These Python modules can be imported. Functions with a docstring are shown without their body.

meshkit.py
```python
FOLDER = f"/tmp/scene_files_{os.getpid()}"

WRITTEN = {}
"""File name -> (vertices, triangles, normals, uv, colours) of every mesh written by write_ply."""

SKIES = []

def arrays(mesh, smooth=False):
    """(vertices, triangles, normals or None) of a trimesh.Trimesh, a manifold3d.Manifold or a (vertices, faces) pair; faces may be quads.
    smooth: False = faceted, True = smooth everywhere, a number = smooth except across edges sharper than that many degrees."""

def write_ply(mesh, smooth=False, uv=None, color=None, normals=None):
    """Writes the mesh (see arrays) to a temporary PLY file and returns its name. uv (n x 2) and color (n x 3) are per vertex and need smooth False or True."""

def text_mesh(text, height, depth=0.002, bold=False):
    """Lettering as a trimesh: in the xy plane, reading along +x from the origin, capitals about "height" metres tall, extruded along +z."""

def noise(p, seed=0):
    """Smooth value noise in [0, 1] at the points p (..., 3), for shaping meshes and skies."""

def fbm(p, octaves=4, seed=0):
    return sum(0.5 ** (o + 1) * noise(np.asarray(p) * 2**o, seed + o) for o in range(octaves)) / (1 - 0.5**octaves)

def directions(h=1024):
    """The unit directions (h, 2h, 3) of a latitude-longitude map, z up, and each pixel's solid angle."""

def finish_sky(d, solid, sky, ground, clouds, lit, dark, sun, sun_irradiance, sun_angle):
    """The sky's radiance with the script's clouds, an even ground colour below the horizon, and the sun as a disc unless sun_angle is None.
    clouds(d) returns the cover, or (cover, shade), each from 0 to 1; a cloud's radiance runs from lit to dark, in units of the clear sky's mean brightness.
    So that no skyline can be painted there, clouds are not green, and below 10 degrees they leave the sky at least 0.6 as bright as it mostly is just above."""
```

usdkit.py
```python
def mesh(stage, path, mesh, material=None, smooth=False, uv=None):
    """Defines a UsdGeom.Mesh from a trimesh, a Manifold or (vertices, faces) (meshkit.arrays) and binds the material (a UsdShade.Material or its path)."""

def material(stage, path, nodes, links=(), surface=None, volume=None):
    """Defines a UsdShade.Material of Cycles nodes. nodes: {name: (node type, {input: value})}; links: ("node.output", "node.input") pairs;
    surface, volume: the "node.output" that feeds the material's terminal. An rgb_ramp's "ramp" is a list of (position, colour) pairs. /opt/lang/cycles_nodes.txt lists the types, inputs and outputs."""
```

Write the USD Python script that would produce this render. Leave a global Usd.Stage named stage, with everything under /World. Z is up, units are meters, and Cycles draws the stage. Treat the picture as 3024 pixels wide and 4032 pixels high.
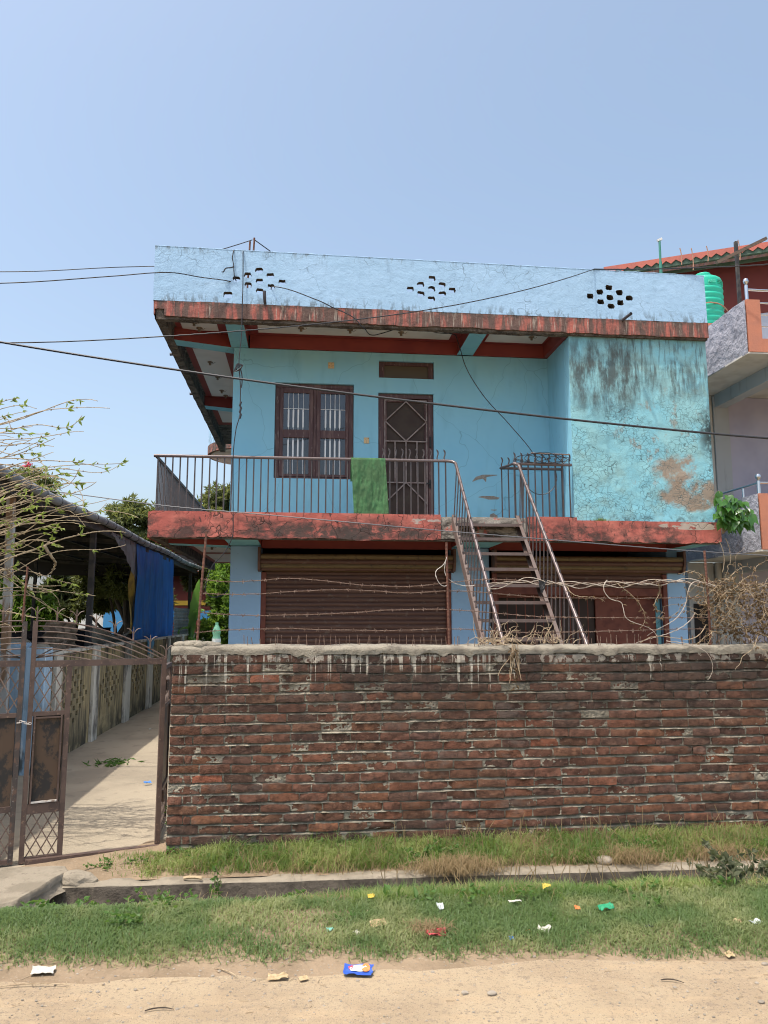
import math, random
import numpy as np, trimesh, usdkit, meshkit
from meshkit import noise, fbm
from pxr import Usd, UsdGeom, UsdLux, UsdShade, Gf, Sdf
from shapely.geometry import Polygon, MultiPolygon, box as rect
from shapely.ops import unary_union

stage = Usd.Stage.CreateInMemory()
UsdGeom.Xform.Define(stage, '/World')
UsdGeom.SetStageUpAxis(stage, 'Z')

# ---------------------------------------------------------------- camera, sky, sun, exposure
cam = UsdGeom.Camera.Define(stage, '/World/camera')
cam.AddTranslateOp().Set(Gf.Vec3d(0, 0, 1.65))
cam.AddRotateXOp().Set(90 + 7.9)
cam.CreateFocalLengthAttr(26.0)
cam.CreateHorizontalApertureAttr(26.0 * 3024 / 3030)
cam.CreateVerticalApertureAttr(26.0 * 4032 / 3030)
cam.CreateClippingRangeAttr(Gf.Vec2f(0.05, 2000))
cam.CreateExposureAttr(0.8)
SUN = np.array([-0.27, -0.21, 1.0]); SUN /= np.linalg.norm(SUN)
usdkit.material(stage, '/World/Looks/sky', {
    's': ('sky_texture', {'sky_type': 'single_scattering', 'sun_disc': False, 'sun_elevation': math.asin(SUN[2]),
                          'sun_rotation': math.atan2(SUN[0], SUN[1]), 'altitude': 100.0, 'air_density': 1.0, 'aerosol_density': 4.5, 'ozone_density': 1.5}),
    'h': ('hsv', {'hue': 0.490, 'saturation': 0.88}), 'b': ('background_shader', {'strength': 0.15})}, [('s.color', 'h.color'), ('h.color', 'b.color')], surface='b.background')
sky = UsdLux.DomeLight.Define(stage, '/World/sky')
UsdShade.MaterialBindingAPI.Apply(sky.GetPrim()).Bind(UsdShade.Material.Get(stage, '/World/Looks/sky'))
sky.GetPrim().SetCustomDataByKey('kind', 'structure')
sky.GetPrim().SetCustomDataByKey('label', 'clear pale blue midday sky')
sun = UsdLux.DistantLight.Define(stage, '/World/sun')
sun.CreateNormalizeAttr(True); sun.CreateIntensityAttr(0.6); sun.CreateAngleAttr(0.53)
sun.CreateColorAttr(Gf.Vec3f(1.0, 0.95, 0.87))
_q = Gf.Rotation(Gf.Vec3d(0, 0, 1), Gf.Vec3d(*map(float, SUN))).GetQuat()
sun.AddOrientOp().Set(Gf.Quatf(_q))

# ---------------------------------------------------------------- helpers
RA = math.radians(6.0)
O = np.array([-3.6897, 12.0, 0.0])
UU = np.array([math.cos(RA), math.sin(RA), 0]); VV = np.array([-math.sin(RA), math.cos(RA), 0]); ZZ = np.array([0, 0, 1.0])
def hw(u, v, z): return O + UU * u + VV * v + ZZ * z
def wh(p):
    d = np.asarray(p, float) - O
    return np.stack([d @ UU, d @ VV, d @ ZZ], -1)
_used = {}
def numbered(path):
    k = _used.get(path, 0); _used[path] = k + 1
    return path if k == 0 else f'{path}_{k:03d}'
def tag(prim, label=None, cat=None, group=None, kind=None):
    for k, v in (('label', label), ('category', cat), ('group', group), ('kind', kind)):
        if v: prim.SetCustomDataByKey(k, v)
    return prim
class T:
    """A thing: an Xform at its base; put() adds one part mesh given in the frame the base is given in."""
    def __init__(s, name, label, cat, base=(0, 0, 0), house=False, group=None, kind=None):
        s.off = np.array(base, float)
        x = UsdGeom.Xform.Define(stage, numbered('/World/' + name)); s.path = str(x.GetPath())
        p = hw(*base) if house else s.off
        x.AddTranslateOp().Set(Gf.Vec3d(*map(float, p)))
        if house: x.AddRotateZOp().Set(6.0)
        tag(x.GetPrim(), label, cat, group, kind)
    def put(s, name, mesh, mat, under=None, smooth=False, label=None, kind=None):
        v, f = vf(mesh)
        m = usdkit.mesh(stage, numbered((under or s.path) + '/' + name), (v - s.off, f), '/World/Looks/' + mat, smooth=smooth)
        tag(m.GetPrim(), label, kind=kind)
        return str(m.GetPath())
    def node(s, name, label=None, under=None):
        x = UsdGeom.Xform.Define(stage, numbered((under or s.path) + '/' + name)); tag(x.GetPrim(), label)
        return str(x.GetPath())
def solo(name, mesh, mat, label, cat, group=None, kind=None, smooth=False):
    v, f = vf(mesh)
    m = usdkit.mesh(stage, numbered('/World/' + name), (v, f), '/World/Looks/' + mat, smooth=smooth)
    tag(m.GetPrim(), label, cat, group, kind); return m
def vf(mesh):
    if isinstance(mesh, MB): return mesh.arrays()
    if isinstance(mesh, trimesh.Trimesh): return np.array(mesh.vertices), np.array(mesh.faces)
    v, f = np.asarray(mesh[0], float), np.asarray(mesh[1], int)
    if f.shape[1] == 4: f = np.vstack([f[:, [0, 1, 2]], f[:, [0, 2, 3]]])
    return v, f
BOXF = np.array([[0,2,3],[0,3,1],[4,5,7],[4,7,6],[0,1,5],[0,5,4],[2,6,7],[2,7,3],[0,4,6],[0,6,2],[1,3,7],[1,7,5]])
class MB:
    def __init__(s): s.V = []; s.F = []; s.n = 0
    def add(s, v, f):
        v = np.asarray(v, float); f = np.asarray(f, int)
        if f.shape[1] == 4: f = np.vstack([f[:, [0, 1, 2]], f[:, [0, 2, 3]]])
        s.V.append(v); s.F.append(f + s.n); s.n += len(v); return s
    def box(s, x0, x1, y0, y1, z0, z1):
        v = np.array([[x, y, z] for z in (z0, z1) for y in (y0, y1) for x in (x0, x1)], float)
        return s.add(v, BOXF)
    def bar(s, p, q, w, h=None, up=(0, 0, 1)):
        """a square-section bar from p to q"""
        p, q = np.asarray(p, float), np.asarray(q, float); h = h or w
        d = (q - p) / np.linalg.norm(q - p); up = np.asarray(up, float)
        if abs(d @ up) > 0.98: up = np.array([0, 1.0, 0])
        a = np.cross(d, up); a /= np.linalg.norm(a); b = np.cross(a, d)
        v = [e + a * sx * w / 2 + b * sy * h / 2 for e in (p, q) for sy in (-1, 1) for sx in (-1, 1)]
        # order: index = e*4 + sy*2 + sx  -> same as box with z=e,y=sy,x=sx (a x b = d handedness checked)
        f = BOXF if np.cross(a, b) @ d > 0 else BOXF[:, ::-1]
        return s.add(v, f)
    def tube(s, pts, r, n=6, cap=True):
        pts = np.asarray(pts, float); m = len(pts)
        r = np.broadcast_to(np.asarray(r, float), (m,))
        d = np.gradient(pts, axis=0); d /= np.maximum(np.linalg.norm(d, axis=1, keepdims=True), 1e-9)
        ref = np.array([0, 0, 1.0]) if abs(d[:, 2]).mean() < 0.8 else np.array([1.0, 0, 0])
        a = np.cross(d, ref); a /= np.maximum(np.linalg.norm(a, axis=1, keepdims=True), 1e-9); b = np.cross(d, a)
        t = np.arange(n) * 2 * math.pi / n
        v = pts[:, None] + r[:, None, None] * (a[:, None] * np.cos(t)[None, :, None] + b[:, None] * np.sin(t)[None, :, None])
        i = np.arange(m - 1)[:, None] * n; j = np.arange(n)[None]; k = (j + 1) % n
        f = np.stack([i + j, i + k, i + n + k, i + n + j], -1).reshape(-1, 4)
        s.add(v.reshape(-1, 3), f)
        if cap:
            fan = np.array([[0, x + 1, x] for x in range(1, n - 1)])
            s.F.append(fan[:, ::-1][:, [0, 2, 1]] + s.n - m * n); s.F.append(fan[:, ::-1] + s.n - n)
        return s
    def lathe(s, prof, c, n=24, axis=2):
        prof = np.asarray(prof, float); t = np.arange(n) * 2 * math.pi / n
        ring = np.stack([np.cos(t), np.sin(t)], 1)
        v = np.concatenate([np.c_[ring * p[0], np.full(n, p[1])] for p in prof]).reshape(-1, 3)
        if axis == 1: v = v[:, [0, 2, 1]] * [1, -1, 1]
        m = len(prof); i = np.arange(m - 1)[:, None] * n; j = np.arange(n)[None]; k = (j + 1) % n
        return s.add(v + np.asarray(c, float), np.stack([i + j, i + k, i + n + k, i + n + j], -1).reshape(-1, 4))
    def arrays(s): return np.concatenate(s.V), np.concatenate(s.F)
    def move(s, fn):
        s.V = [fn(np.concatenate(s.V))]; return s
def B(*a): return MB().box(*a)
def cham(x0, x1, y0, y1, z0, z1, b=0.006):
    """a box with chamfered edges"""
    P = []
    for x, dx in ((x0, b), (x1, -b)):
        for y, dy in ((y0, b), (y1, -b)):
            for z, dz in ((z0, b), (z1, -b)):
                P += [(x + dx, y + dy, z), (x + dx, y, z + dz), (x, y + dy, z + dz)]
    return _hull(np.array(P))
def _hull(P):
    h = trimesh.convex.convex_hull(P); return np.array(h.vertices), np.array(h.faces)
def extr(poly, y0, y1, axis='y'):
    """a polygon (a, z) stood up as a wall: axis y -> (a, y0..y1, z); axis x -> (x0..x1, a, z); axis z -> flat"""
    out = MB()
    for g in getattr(poly, 'geoms', [poly]):
        m = trimesh.creation.extrude_polygon(g, y1 - y0, engine='earcut')
        v = np.array(m.vertices)
        v = (np.c_[v[:, 0], y1 - v[:, 2], v[:, 1]] if axis == 'y' else np.c_[y0 + v[:, 2], v[:, 0], v[:, 1]] if axis == 'x' else np.c_[v[:, 0], v[:, 1], y0 + v[:, 2]])
        out.add(v, np.array(m.faces))
    return out
def grid(nx, ny, fn, flip=False):
    """a sheet: fn(s, t) with s, t in 0..1 -> points"""
    s, t = np.meshgrid(np.linspace(0, 1, nx + 1), np.linspace(0, 1, ny + 1))
    v = fn(s.ravel(), t.ravel())
    i = (np.arange(ny)[:, None] * (nx + 1) + np.arange(nx)[None]).ravel()
    f = np.stack([i, i + 1, i + nx + 2, i + nx + 1], 1)
    return v, (f[:, ::-1] if flip else f)
def solidify(vfq, off):
    """gives a sheet a thickness: off is a vector"""
    v, f = vf(vfq); n = len(v)
    e = np.concatenate([f[:, [0, 1]], f[:, [1, 2]], f[:, [2, 0]]]); key = {}
    for a, b in e: key[(a, b)] = key.get((a, b), 0) + 1
    bd = np.array([(a, b) for a, b in key if (b, a) not in key])
    side = np.vstack([np.c_[bd[:, 1], bd[:, 0], bd[:, 0] + n], np.c_[bd[:, 1], bd[:, 0] + n, bd[:, 1] + n]])
    return np.vstack([v, v + np.asarray(off)]), np.vstack([f, f[:, ::-1] + n, side])
def nz(x, y, z=0.0, seed=0, oct=3):
    x, y = np.broadcast_arrays(np.asarray(x, float), np.asarray(y, float))
    return fbm(np.stack([x, y, np.full(x.shape, float(z)) if np.ndim(z) == 0 else z], -1), oct, seed) - 0.5
def path(pts, n):
    """a line through the points that never swings past them"""
    from scipy.interpolate import PchipInterpolator
    pts = np.asarray(pts, float); d = np.r_[0, np.cumsum(np.linalg.norm(np.diff(pts, axis=0), axis=1))]
    return PchipInterpolator(d, pts)(np.linspace(0, d[-1], n))
def curve(pts, n):
    """a smooth line through the points"""
    from scipy.interpolate import CubicSpline
    pts = np.asarray(pts, float); d = np.r_[0, np.cumsum(np.linalg.norm(np.diff(pts, axis=0), axis=1))]
    return CubicSpline(d, pts)(np.linspace(0, d[-1], n)) if len(pts) > 2 else np.linspace(pts[0], pts[1], n)

# ---------------------------------------------------------------- materials
def lay(name, base, layers=(), rough=0.85, bump=(), spec=0.3, rv=0.0, metal=0.0, coord='object', translucent=None, hue=0.0):
    """a painted, plastered or weathered surface: base colour, then layers of stains masked by noise, cracks and position; bump from noise"""
    n = {'p': ('principled_bsdf', {'roughness': rough, 'specular_ior_level': spec, 'metallic': metal})}
    L = []
    if coord == 'object':
        n['tc'] = ('texture_coordinate', {}); co = 'tc.object'
    else:
        n['tc'] = ('geometry', {}); co = 'tc.position'
    n['xyz'] = ('separate_xyz', {}); L.append((co, 'xyz.vector'))
    n['c0'] = ('color', {'value': base}); cur = 'c0.color'
    if rv or hue:
        n['oi'] = ('object_info', {}); n['rr'] = ('map_range', {'from_min': 0.0, 'from_max': 1.0, 'to_min': 1 - rv, 'to_max': 1 + rv})
        n['hs'] = ('hsv', {'color': base}); L += [('oi.random', 'rr.value'), ('rr.result', 'hs.value')]
        if hue:
            n['rw'] = ('white_noise_texture', {'dimensions': '1D'}); n['rh'] = ('map_range', {'from_min': 0.0, 'from_max': 1.0, 'to_min': 0.5 - hue, 'to_max': 0.5 + hue})
            L += [('oi.random', 'rw.w'), ('rw.value', 'rh.value'), ('rh.result', 'hs.hue')]
        cur = 'hs.color'
    def mapped(tag_, scale, warp=0.0, loc=(0, 0, 0)):
        n['m' + tag_] = ('mapping', {'scale': scale, 'location': loc}); src = co
        if warp:
            n['wn' + tag_] = ('noise_texture', {'scale': warp[1], 'detail': 2.0}); L.append((co, 'wn' + tag_ + '.vector'))
            n['ws' + tag_] = ('vector_math', {'math_type': 'multiply_add', 'vector2': (warp[0],) * 3, 'vector3': (-warp[0] / 2,) * 3}); L.append((f'wn{tag_}.color', f'ws{tag_}.vector1'))
            n['wa' + tag_] = ('vector_math', {'math_type': 'add'}); L.extend([(co, f'wa{tag_}.vector1'), (f'ws{tag_}.vector', f'wa{tag_}.vector2')])
            src = f'wa{tag_}.vector'
        L.append((src, 'm' + tag_ + '.vector')); return 'm' + tag_ + '.vector'
    masks = {}
    for i, y in enumerate(layers):
        k = str(i); sc = y.get('s', (1, 1, 1)); sc = (sc,) * 3 if np.ndim(sc) == 0 else sc
        vec = mapped(k, sc, y.get('warp', 0), y.get('loc', (0, 0, 0)))
        if y.get('t') == 'crack':
            n['v' + k] = ('voronoi_texture', {'feature': 'distance_to_edge', 'scale': 1.0, 'randomness': y.get('rand', 1.0)}); L.append((vec, f'v{k}.vector'))
            n['r' + k] = ('map_range', {'clamp': True, 'from_min': y.get('lo', 0.0), 'from_max': y.get('hi', 0.04), 'to_min': 1.0, 'to_max': 0.0}); L.append((f'v{k}.distance', f'r{k}.value'))
        elif y.get('t') == 'flat':
            n['r' + k] = ('value', {'value': 1.0})
        else:
            n['v' + k] = ('noise_texture', {'scale': 1.0, 'detail': y.get('d', 4.0), 'roughness': y.get('rgh', 0.6), 'distortion': y.get('dist', 0.0)}); L.append((vec, f'v{k}.vector'))
            n['r' + k] = ('map_range', {'range_type': 'smoothstep', 'clamp': True, 'from_min': y.get('lo', 0.45), 'from_max': y.get('hi', 0.6), 'to_min': 0.0, 'to_max': 1.0}); L.append((f'v{k}.fac', f'r{k}.value'))
        m = f'r{k}.value' if y.get('t') == 'flat' else f'r{k}.result'
        for j, g in enumerate(y.get('g', ())):
            if g[0] == 'e':   # fades out from the middle of an ellipse: ('e', x, z, half width, half height)
                n[f'ga{k}{j}'] = ('math', {'math_type': 'multiply_add', 'value2': 1 / g[3], 'value3': -g[1] / g[3]}); n[f'gb{k}{j}'] = ('math', {'math_type': 'multiply_add', 'value2': 1 / g[4], 'value3': -g[2] / g[4]})
                n[f'gc{k}{j}'] = ('math', {'math_type': 'multiply'}); n[f'gd{k}{j}'] = ('math', {'math_type': 'multiply_add'}); n[f'g{k}{j}'] = ('map_range', {'clamp': True, 'from_min': 0.0, 'from_max': 1.0, 'to_min': 1.0, 'to_max': 0.0})
                L += [('xyz.x', f'ga{k}{j}.value1'), ('xyz.z', f'gb{k}{j}.value1'), (f'ga{k}{j}.value', f'gc{k}{j}.value1'), (f'ga{k}{j}.value', f'gc{k}{j}.value2'), (f'gb{k}{j}.value', f'gd{k}{j}.value1'), (f'gb{k}{j}.value', f'gd{k}{j}.value2'), (f'gc{k}{j}.value', f'gd{k}{j}.value3'), (f'gd{k}{j}.value', f'g{k}{j}.value')]
            elif g[0] == 'n':   # another noise gate: ('n', scale, lo, hi)
                n[f'gn{k}{j}'] = ('noise_texture', {'scale': g[1], 'detail': 3.0}); L.append((co, f'gn{k}{j}.vector'))
                n[f'g{k}{j}'] = ('map_range', {'clamp': True, 'from_min': g[2], 'from_max': g[3], 'to_min': 0.0, 'to_max': 1.0}); L.append((f'gn{k}{j}.fac', f'g{k}{j}.value'))
            else:
                n[f'g{k}{j}'] = ('map_range', {'clamp': True, 'from_min': g[1], 'from_max': g[2], 'to_min': 0.0, 'to_max': 1.0}); L.append((f'xyz.{g[0]}', f'g{k}{j}.value'))
            n[f'q{k}{j}'] = ('math', {'math_type': 'multiply'}); L += [(m, f'q{k}{j}.value1'), (f'g{k}{j}.result', f'q{k}{j}.value2')]; m = f'q{k}{j}.value'
        if y.get('cut'):      # ragged: threshold the product
            n['cu' + k] = ('map_range', {'clamp': True, 'from_min': y['cut'][0], 'from_max': y['cut'][1], 'to_min': 0.0, 'to_max': 1.0}); L.append((m, f'cu{k}.value')); m = f'cu{k}.result'
        n['a' + k] = ('math', {'math_type': 'multiply', 'value2': y.get('a', 1.0)}); L.append((m, f'a{k}.value1')); m = f'a{k}.value'
        masks[i] = m
        if 'c' in y:
            n['x' + k] = ('mix_color', {'b': y['c'], 'blend_type': y.get('b', 'mix')}); L += [(m, f'x{k}.fac'), (cur, f'x{k}.a')]; cur = f'x{k}.result'
    L.append((cur, 'p.base_color'))
    h = None
    for i, b in enumerate(bump):   # (scale, height in metres) of a noise, or ('layer', index, height)
        if b[0] == 'layer': src = masks[b[1]]
        else:
            n[f'bn{i}'] = ('noise_texture', {'scale': b[0], 'detail': 5.0, 'roughness': 0.6}); L.append((co, f'bn{i}.vector')); src = f'bn{i}.fac'
        n[f'bm{i}'] = ('math', {'math_type': 'multiply_add', 'value2': b[-1], 'value3': 0.0}); L.append((src, f'bm{i}.value1'))
        if h: L.append((h, f'bm{i}.value3'))
        h = f'bm{i}.value'
    if h:
        n['bump'] = ('bump', {'strength': 1.0, 'distance': 1.0}); L += [(h, 'bump.height'), ('bump.normal', 'p.normal')]
    surf = 'p.BSDF'
    if translucent:
        n['tr'] = ('translucent_bsdf', {'color': translucent}); n['mx'] = ('mix_closure', {'fac': 0.35}); L += [('p.BSDF', 'mx.closure1'), ('tr.BSDF', 'mx.closure2')]
        surf = 'mx.closure'
    return usdkit.material(stage, '/World/Looks/' + name, n, L, surface=surf)
# ---- the palette
DK = (0.02, 0.018, 0.016)
lay('parapet_blue', (0.31, 0.475, 0.63), [
    {'s': 0.9, 'd': 5, 'lo': 0.42, 'hi': 0.72, 'c': (0.36, 0.53, 0.70), 'a': 0.8},
    {'s': (9, 9, 2.2), 'lo': 0.52, 'hi': 0.75, 'c': (0.20, 0.30, 0.40), 'a': 0.55, 'g': [('z', 6.9, 7.8)]},
    {'s': 30, 'lo': 0.60, 'hi': 0.72, 'c': (0.12, 0.18, 0.24), 'a': 0.6, 'g': [('n', 1.7, 0.5, 0.62)]},
    {'t': 'crack', 's': (3.2, 3.2, 3.8), 'warp': (0.35, 3.0), 'hi': 0.016, 'c': (0.10, 0.14, 0.18), 'a': 0.8, 'g': [('n', 1.1, 0.50, 0.60)]},
    {'s': (14, 14, 5), 'lo': 0.50, 'hi': 0.62, 'c': (0.07, 0.07, 0.06), 'a': 0.75, 'g': [('z', 7.0, 6.78)]},
    {'s': (16, 16, 6), 'lo': 0.5, 'hi': 0.66, 'c': (0.12, 0.14, 0.14), 'a': 0.75, 'g': [('z', 7.60, 7.75)]},
], 0.9, [(6, 0.012), (60, 0.003)])
lay('wall_cyan', (0.25, 0.54, 0.67), [
    {'s': 0.7, 'lo': 0.4, 'hi': 0.7, 'c': (0.20, 0.49, 0.66), 'a': 0.8, 'g': [('z', 5.6, 4.2)]},
    {'s': 0.9, 'lo': 0.4, 'hi': 0.7, 'c': (0.30, 0.58, 0.62), 'a': 0.8, 'g': [('z', 5.2, 6.4)]},
    {'s': (3, 3, 0.8), 'lo': 0.5, 'hi': 0.8, 'c': (0.15, 0.34, 0.42), 'a': 0.5},
    {'s': 24, 'lo': 0.70, 'hi': 0.76, 'c': (0.06, 0.09, 0.10), 'a': 0.7},
    {'t': 'crack', 's': (0.9, 0.9, 0.7), 'warp': (0.3, 2.0), 'hi': 0.004, 'c': (0.08, 0.2, 0.27), 'a': 0.5},
], 0.72, [(5, 0.008), (50, 0.001)])
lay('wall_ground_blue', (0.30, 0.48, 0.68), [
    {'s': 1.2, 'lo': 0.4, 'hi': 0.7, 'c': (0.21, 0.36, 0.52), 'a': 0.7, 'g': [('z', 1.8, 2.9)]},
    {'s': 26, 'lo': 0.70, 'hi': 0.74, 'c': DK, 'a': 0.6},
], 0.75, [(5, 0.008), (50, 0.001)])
lay('beam_teal', (0.20, 0.46, 0.52), [{'s': 2, 'lo': 0.4, 'hi': 0.7, 'c': (0.17, 0.40, 0.50), 'a': 0.6},
    {'t': 'crack', 's': (1.3, 1.3, 1.3), 'warp': (0.3, 4), 'hi': 0.006, 'c': (0.05, 0.12, 0.14), 'a': 0.6}], 0.8, [(30, 0.001)])
lay('block_turquoise', (0.205, 0.47, 0.54), [
    {'s': 1.3, 'lo': 0.40, 'hi': 0.62, 'c': (0.25, 0.48, 0.50), 'a': 0.9},
    {'s': 2.2, 'd': 7, 'lo': 0.44, 'hi': 0.64, 'c': (0.19, 0.33, 0.33), 'a': 0.7, 'g': [('z', 4.2, 5.6)]},
    {'s': 5, 'lo': 0.46, 'hi': 0.66, 'c': (0.22, 0.36, 0.34), 'a': 0.55, 'g': [('n', 0.9, 0.42, 0.56)]},
    {'s': 2.6, 'd': 8, 'rgh': 0.68, 'lo': 0.18, 'hi': 0.80, 'c': (0.27, 0.20, 0.14), 'a': 0.95, 'g': [('e', 9.05, 3.76, 0.80, 0.38)], 'cut': (0.17, 0.36)},
    {'s': 3.2, 'd': 8, 'rgh': 0.68, 'lo': 0.18, 'hi': 0.80, 'c': (0.29, 0.205, 0.14), 'a': 0.9, 'g': [('e', 8.80, 4.20, 0.60, 0.34)], 'cut': (0.18, 0.42)},
    {'s': (4.5, 4.5, 3.4), 'd': 8, 'rgh': 0.68, 'lo': 0.56, 'hi': 0.64, 'c': (0.27, 0.195, 0.13), 'a': 0.7, 'g': [('e', 8.5, 4.7, 1.1, 1.3)]},
    {'t': 'crack', 's': (11.5, 11.5, 13.5), 'warp': (0.20, 6.0), 'hi': 0.042, 'c': (0.065, 0.115, 0.115), 'a': 0.85, 'g': [('n', 1.6, 0.40, 0.50), ('z', 5.75, 5.2)]},
    {'t': 'crack', 's': (22, 22, 26), 'warp': (0.08, 12.0), 'hi': 0.045, 'c': (0.11, 0.18, 0.18), 'a': 0.55, 'g': [('n', 2.1, 0.48, 0.56)]},
    {'s': (4.2, 4.2, 1.3), 'd': 9, 'rgh': 0.72, 'lo': 0.30, 'hi': 0.68, 'c': (0.045, 0.045, 0.042), 'a': 0.8, 'g': [('e', 7.55, 5.85, 1.15, 0.95)], 'cut': (0.14, 0.62)},
    {'s': (7, 7, 1.6), 'd': 7, 'rgh': 0.68, 'lo': 0.42, 'hi': 0.62, 'c': (0.050, 0.050, 0.045), 'a': 0.85, 'g': [('e', 8.55, 5.85, 1.1, 0.62), ('n', 1.4, 0.36, 0.5)]},
    {'s': (26, 26, 2.4), 'd': 4, 'lo': 0.5, 'hi': 0.62, 'c': (0.06, 0.06, 0.055), 'a': 0.6, 'g': [('z', 5.3, 6.0), ('n', 0.9, 0.38, 0.58)]},
    {'s': (9, 9, 6), 'd': 6, 'lo': 0.36, 'hi': 0.54, 'c': (0.018, 0.02, 0.018), 'a': 0.95, 'g': [('e', 9.42, 4.85, 0.26, 0.62)]},
    {'s': 11, 'lo': 0.5, 'hi': 0.62, 'c': (0.05, 0.07, 0.06), 'a': 0.7, 'g': [('z', 3.42, 3.30)]},
], 0.88, [(7, 0.010), (45, 0.003), ('layer', 6, -0.006), ('layer', 3, -0.005)])
RED = (0.375, 0.100, 0.076)
lay('slab_red', RED, [
    {'s': 2.2, 'lo': 0.4, 'hi': 0.65, 'c': (0.46, 0.15, 0.11), 'a': 0.8},
    {'s': (2.6, 2.6, 4.2), 'd': 9, 'rgh': 0.72, 'lo': 0.40, 'hi': 0.60, 'c': (0.050, 0.038, 0.032), 'a': 0.9, 'g': [('z', 3.31, 3.16), ('n', 0.7, 0.28, 0.46)]},
    {'s': (24, 24, 9), 'd': 4, 'lo': 0.56, 'hi': 0.66, 'c': (0.045, 0.035, 0.03), 'a': 0.8, 'g': [('n', 1.6, 0.45, 0.55)]},
    {'s': (4, 4, 6), 'd': 9, 'rgh': 0.74, 'lo': 0.30, 'hi': 0.66, 'c': (0.055, 0.043, 0.036), 'a': 0.9, 'g': [('e', 3.1, 3.03, 2.0, 0.17)], 'cut': (0.20, 0.50)},
    {'s': (3.5, 3.5, 11), 'd': 6, 'lo': 0.57, 'hi': 0.60, 'c': (0.36, 0.33, 0.28), 'a': 0.9, 'g': [('e', 4.35, 3.22, 0.7, 0.09)]},
    {'s': (4, 4, 9), 'd': 7, 'lo': 0.42, 'hi': 0.52, 'c': (0.36, 0.33, 0.27), 'a': 0.85, 'g': [('e', 9.0, 3.20, 0.7, 0.07)], 'cut': (0.1, 0.2)},
    {'t': 'crack', 's': (2.6, 2.6, 3.4), 'warp': (0.25, 5.0), 'hi': 0.014, 'c': (0.05, 0.03, 0.025), 'a': 0.95, 'g': [('n', 1.2, 0.40, 0.48)]},
], 0.85, [(8, 0.012), (60, 0.003), ('layer', 6, -0.01)])
lay('band_red', (0.37, 0.115, 0.085), [
    {'s': (3, 3, 4), 'lo': 0.4, 'hi': 0.6, 'c': (0.30, 0.10, 0.08), 'a': 0.8},
    {'s': (9, 9, 1.4), 'd': 5, 'lo': 0.38, 'hi': 0.56, 'c': (0.085, 0.068, 0.056), 'a': 0.88},
    {'s': (34, 34, 1.6), 'd': 3, 'lo': 0.55, 'hi': 0.66, 'c': (0.06, 0.045, 0.04), 'a': 0.8},
    {'s': (48, 48, 2.5), 'd': 3, 'lo': 0.57, 'hi': 0.66, 'c': (0.36, 0.31, 0.25), 'a': 0.8, 'g': [('n', 2.0, 0.42, 0.54), ('z', 6.53, 6.6)]},
    {'s': (11, 11, 12), 'd': 4, 'lo': 0.46, 'hi': 0.56, 'c': (0.05, 0.045, 0.04), 'a': 0.8, 'g': [('z', 6.72, 6.80)]},
], 0.9, [(12, 0.012), (70, 0.003)])
lay('rough_concrete', (0.14, 0.115, 0.09), [{'s': 6, 'd': 6, 'lo': 0.4, 'hi': 0.62, 'c': (0.05, 0.04, 0.033), 'a': 0.9}, {'s': 22, 'lo': 0.56, 'hi': 0.66, 'c': (0.30, 0.26, 0.21), 'a': 0.6}], 0.95, [(14, 0.03), (60, 0.008)])
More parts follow.
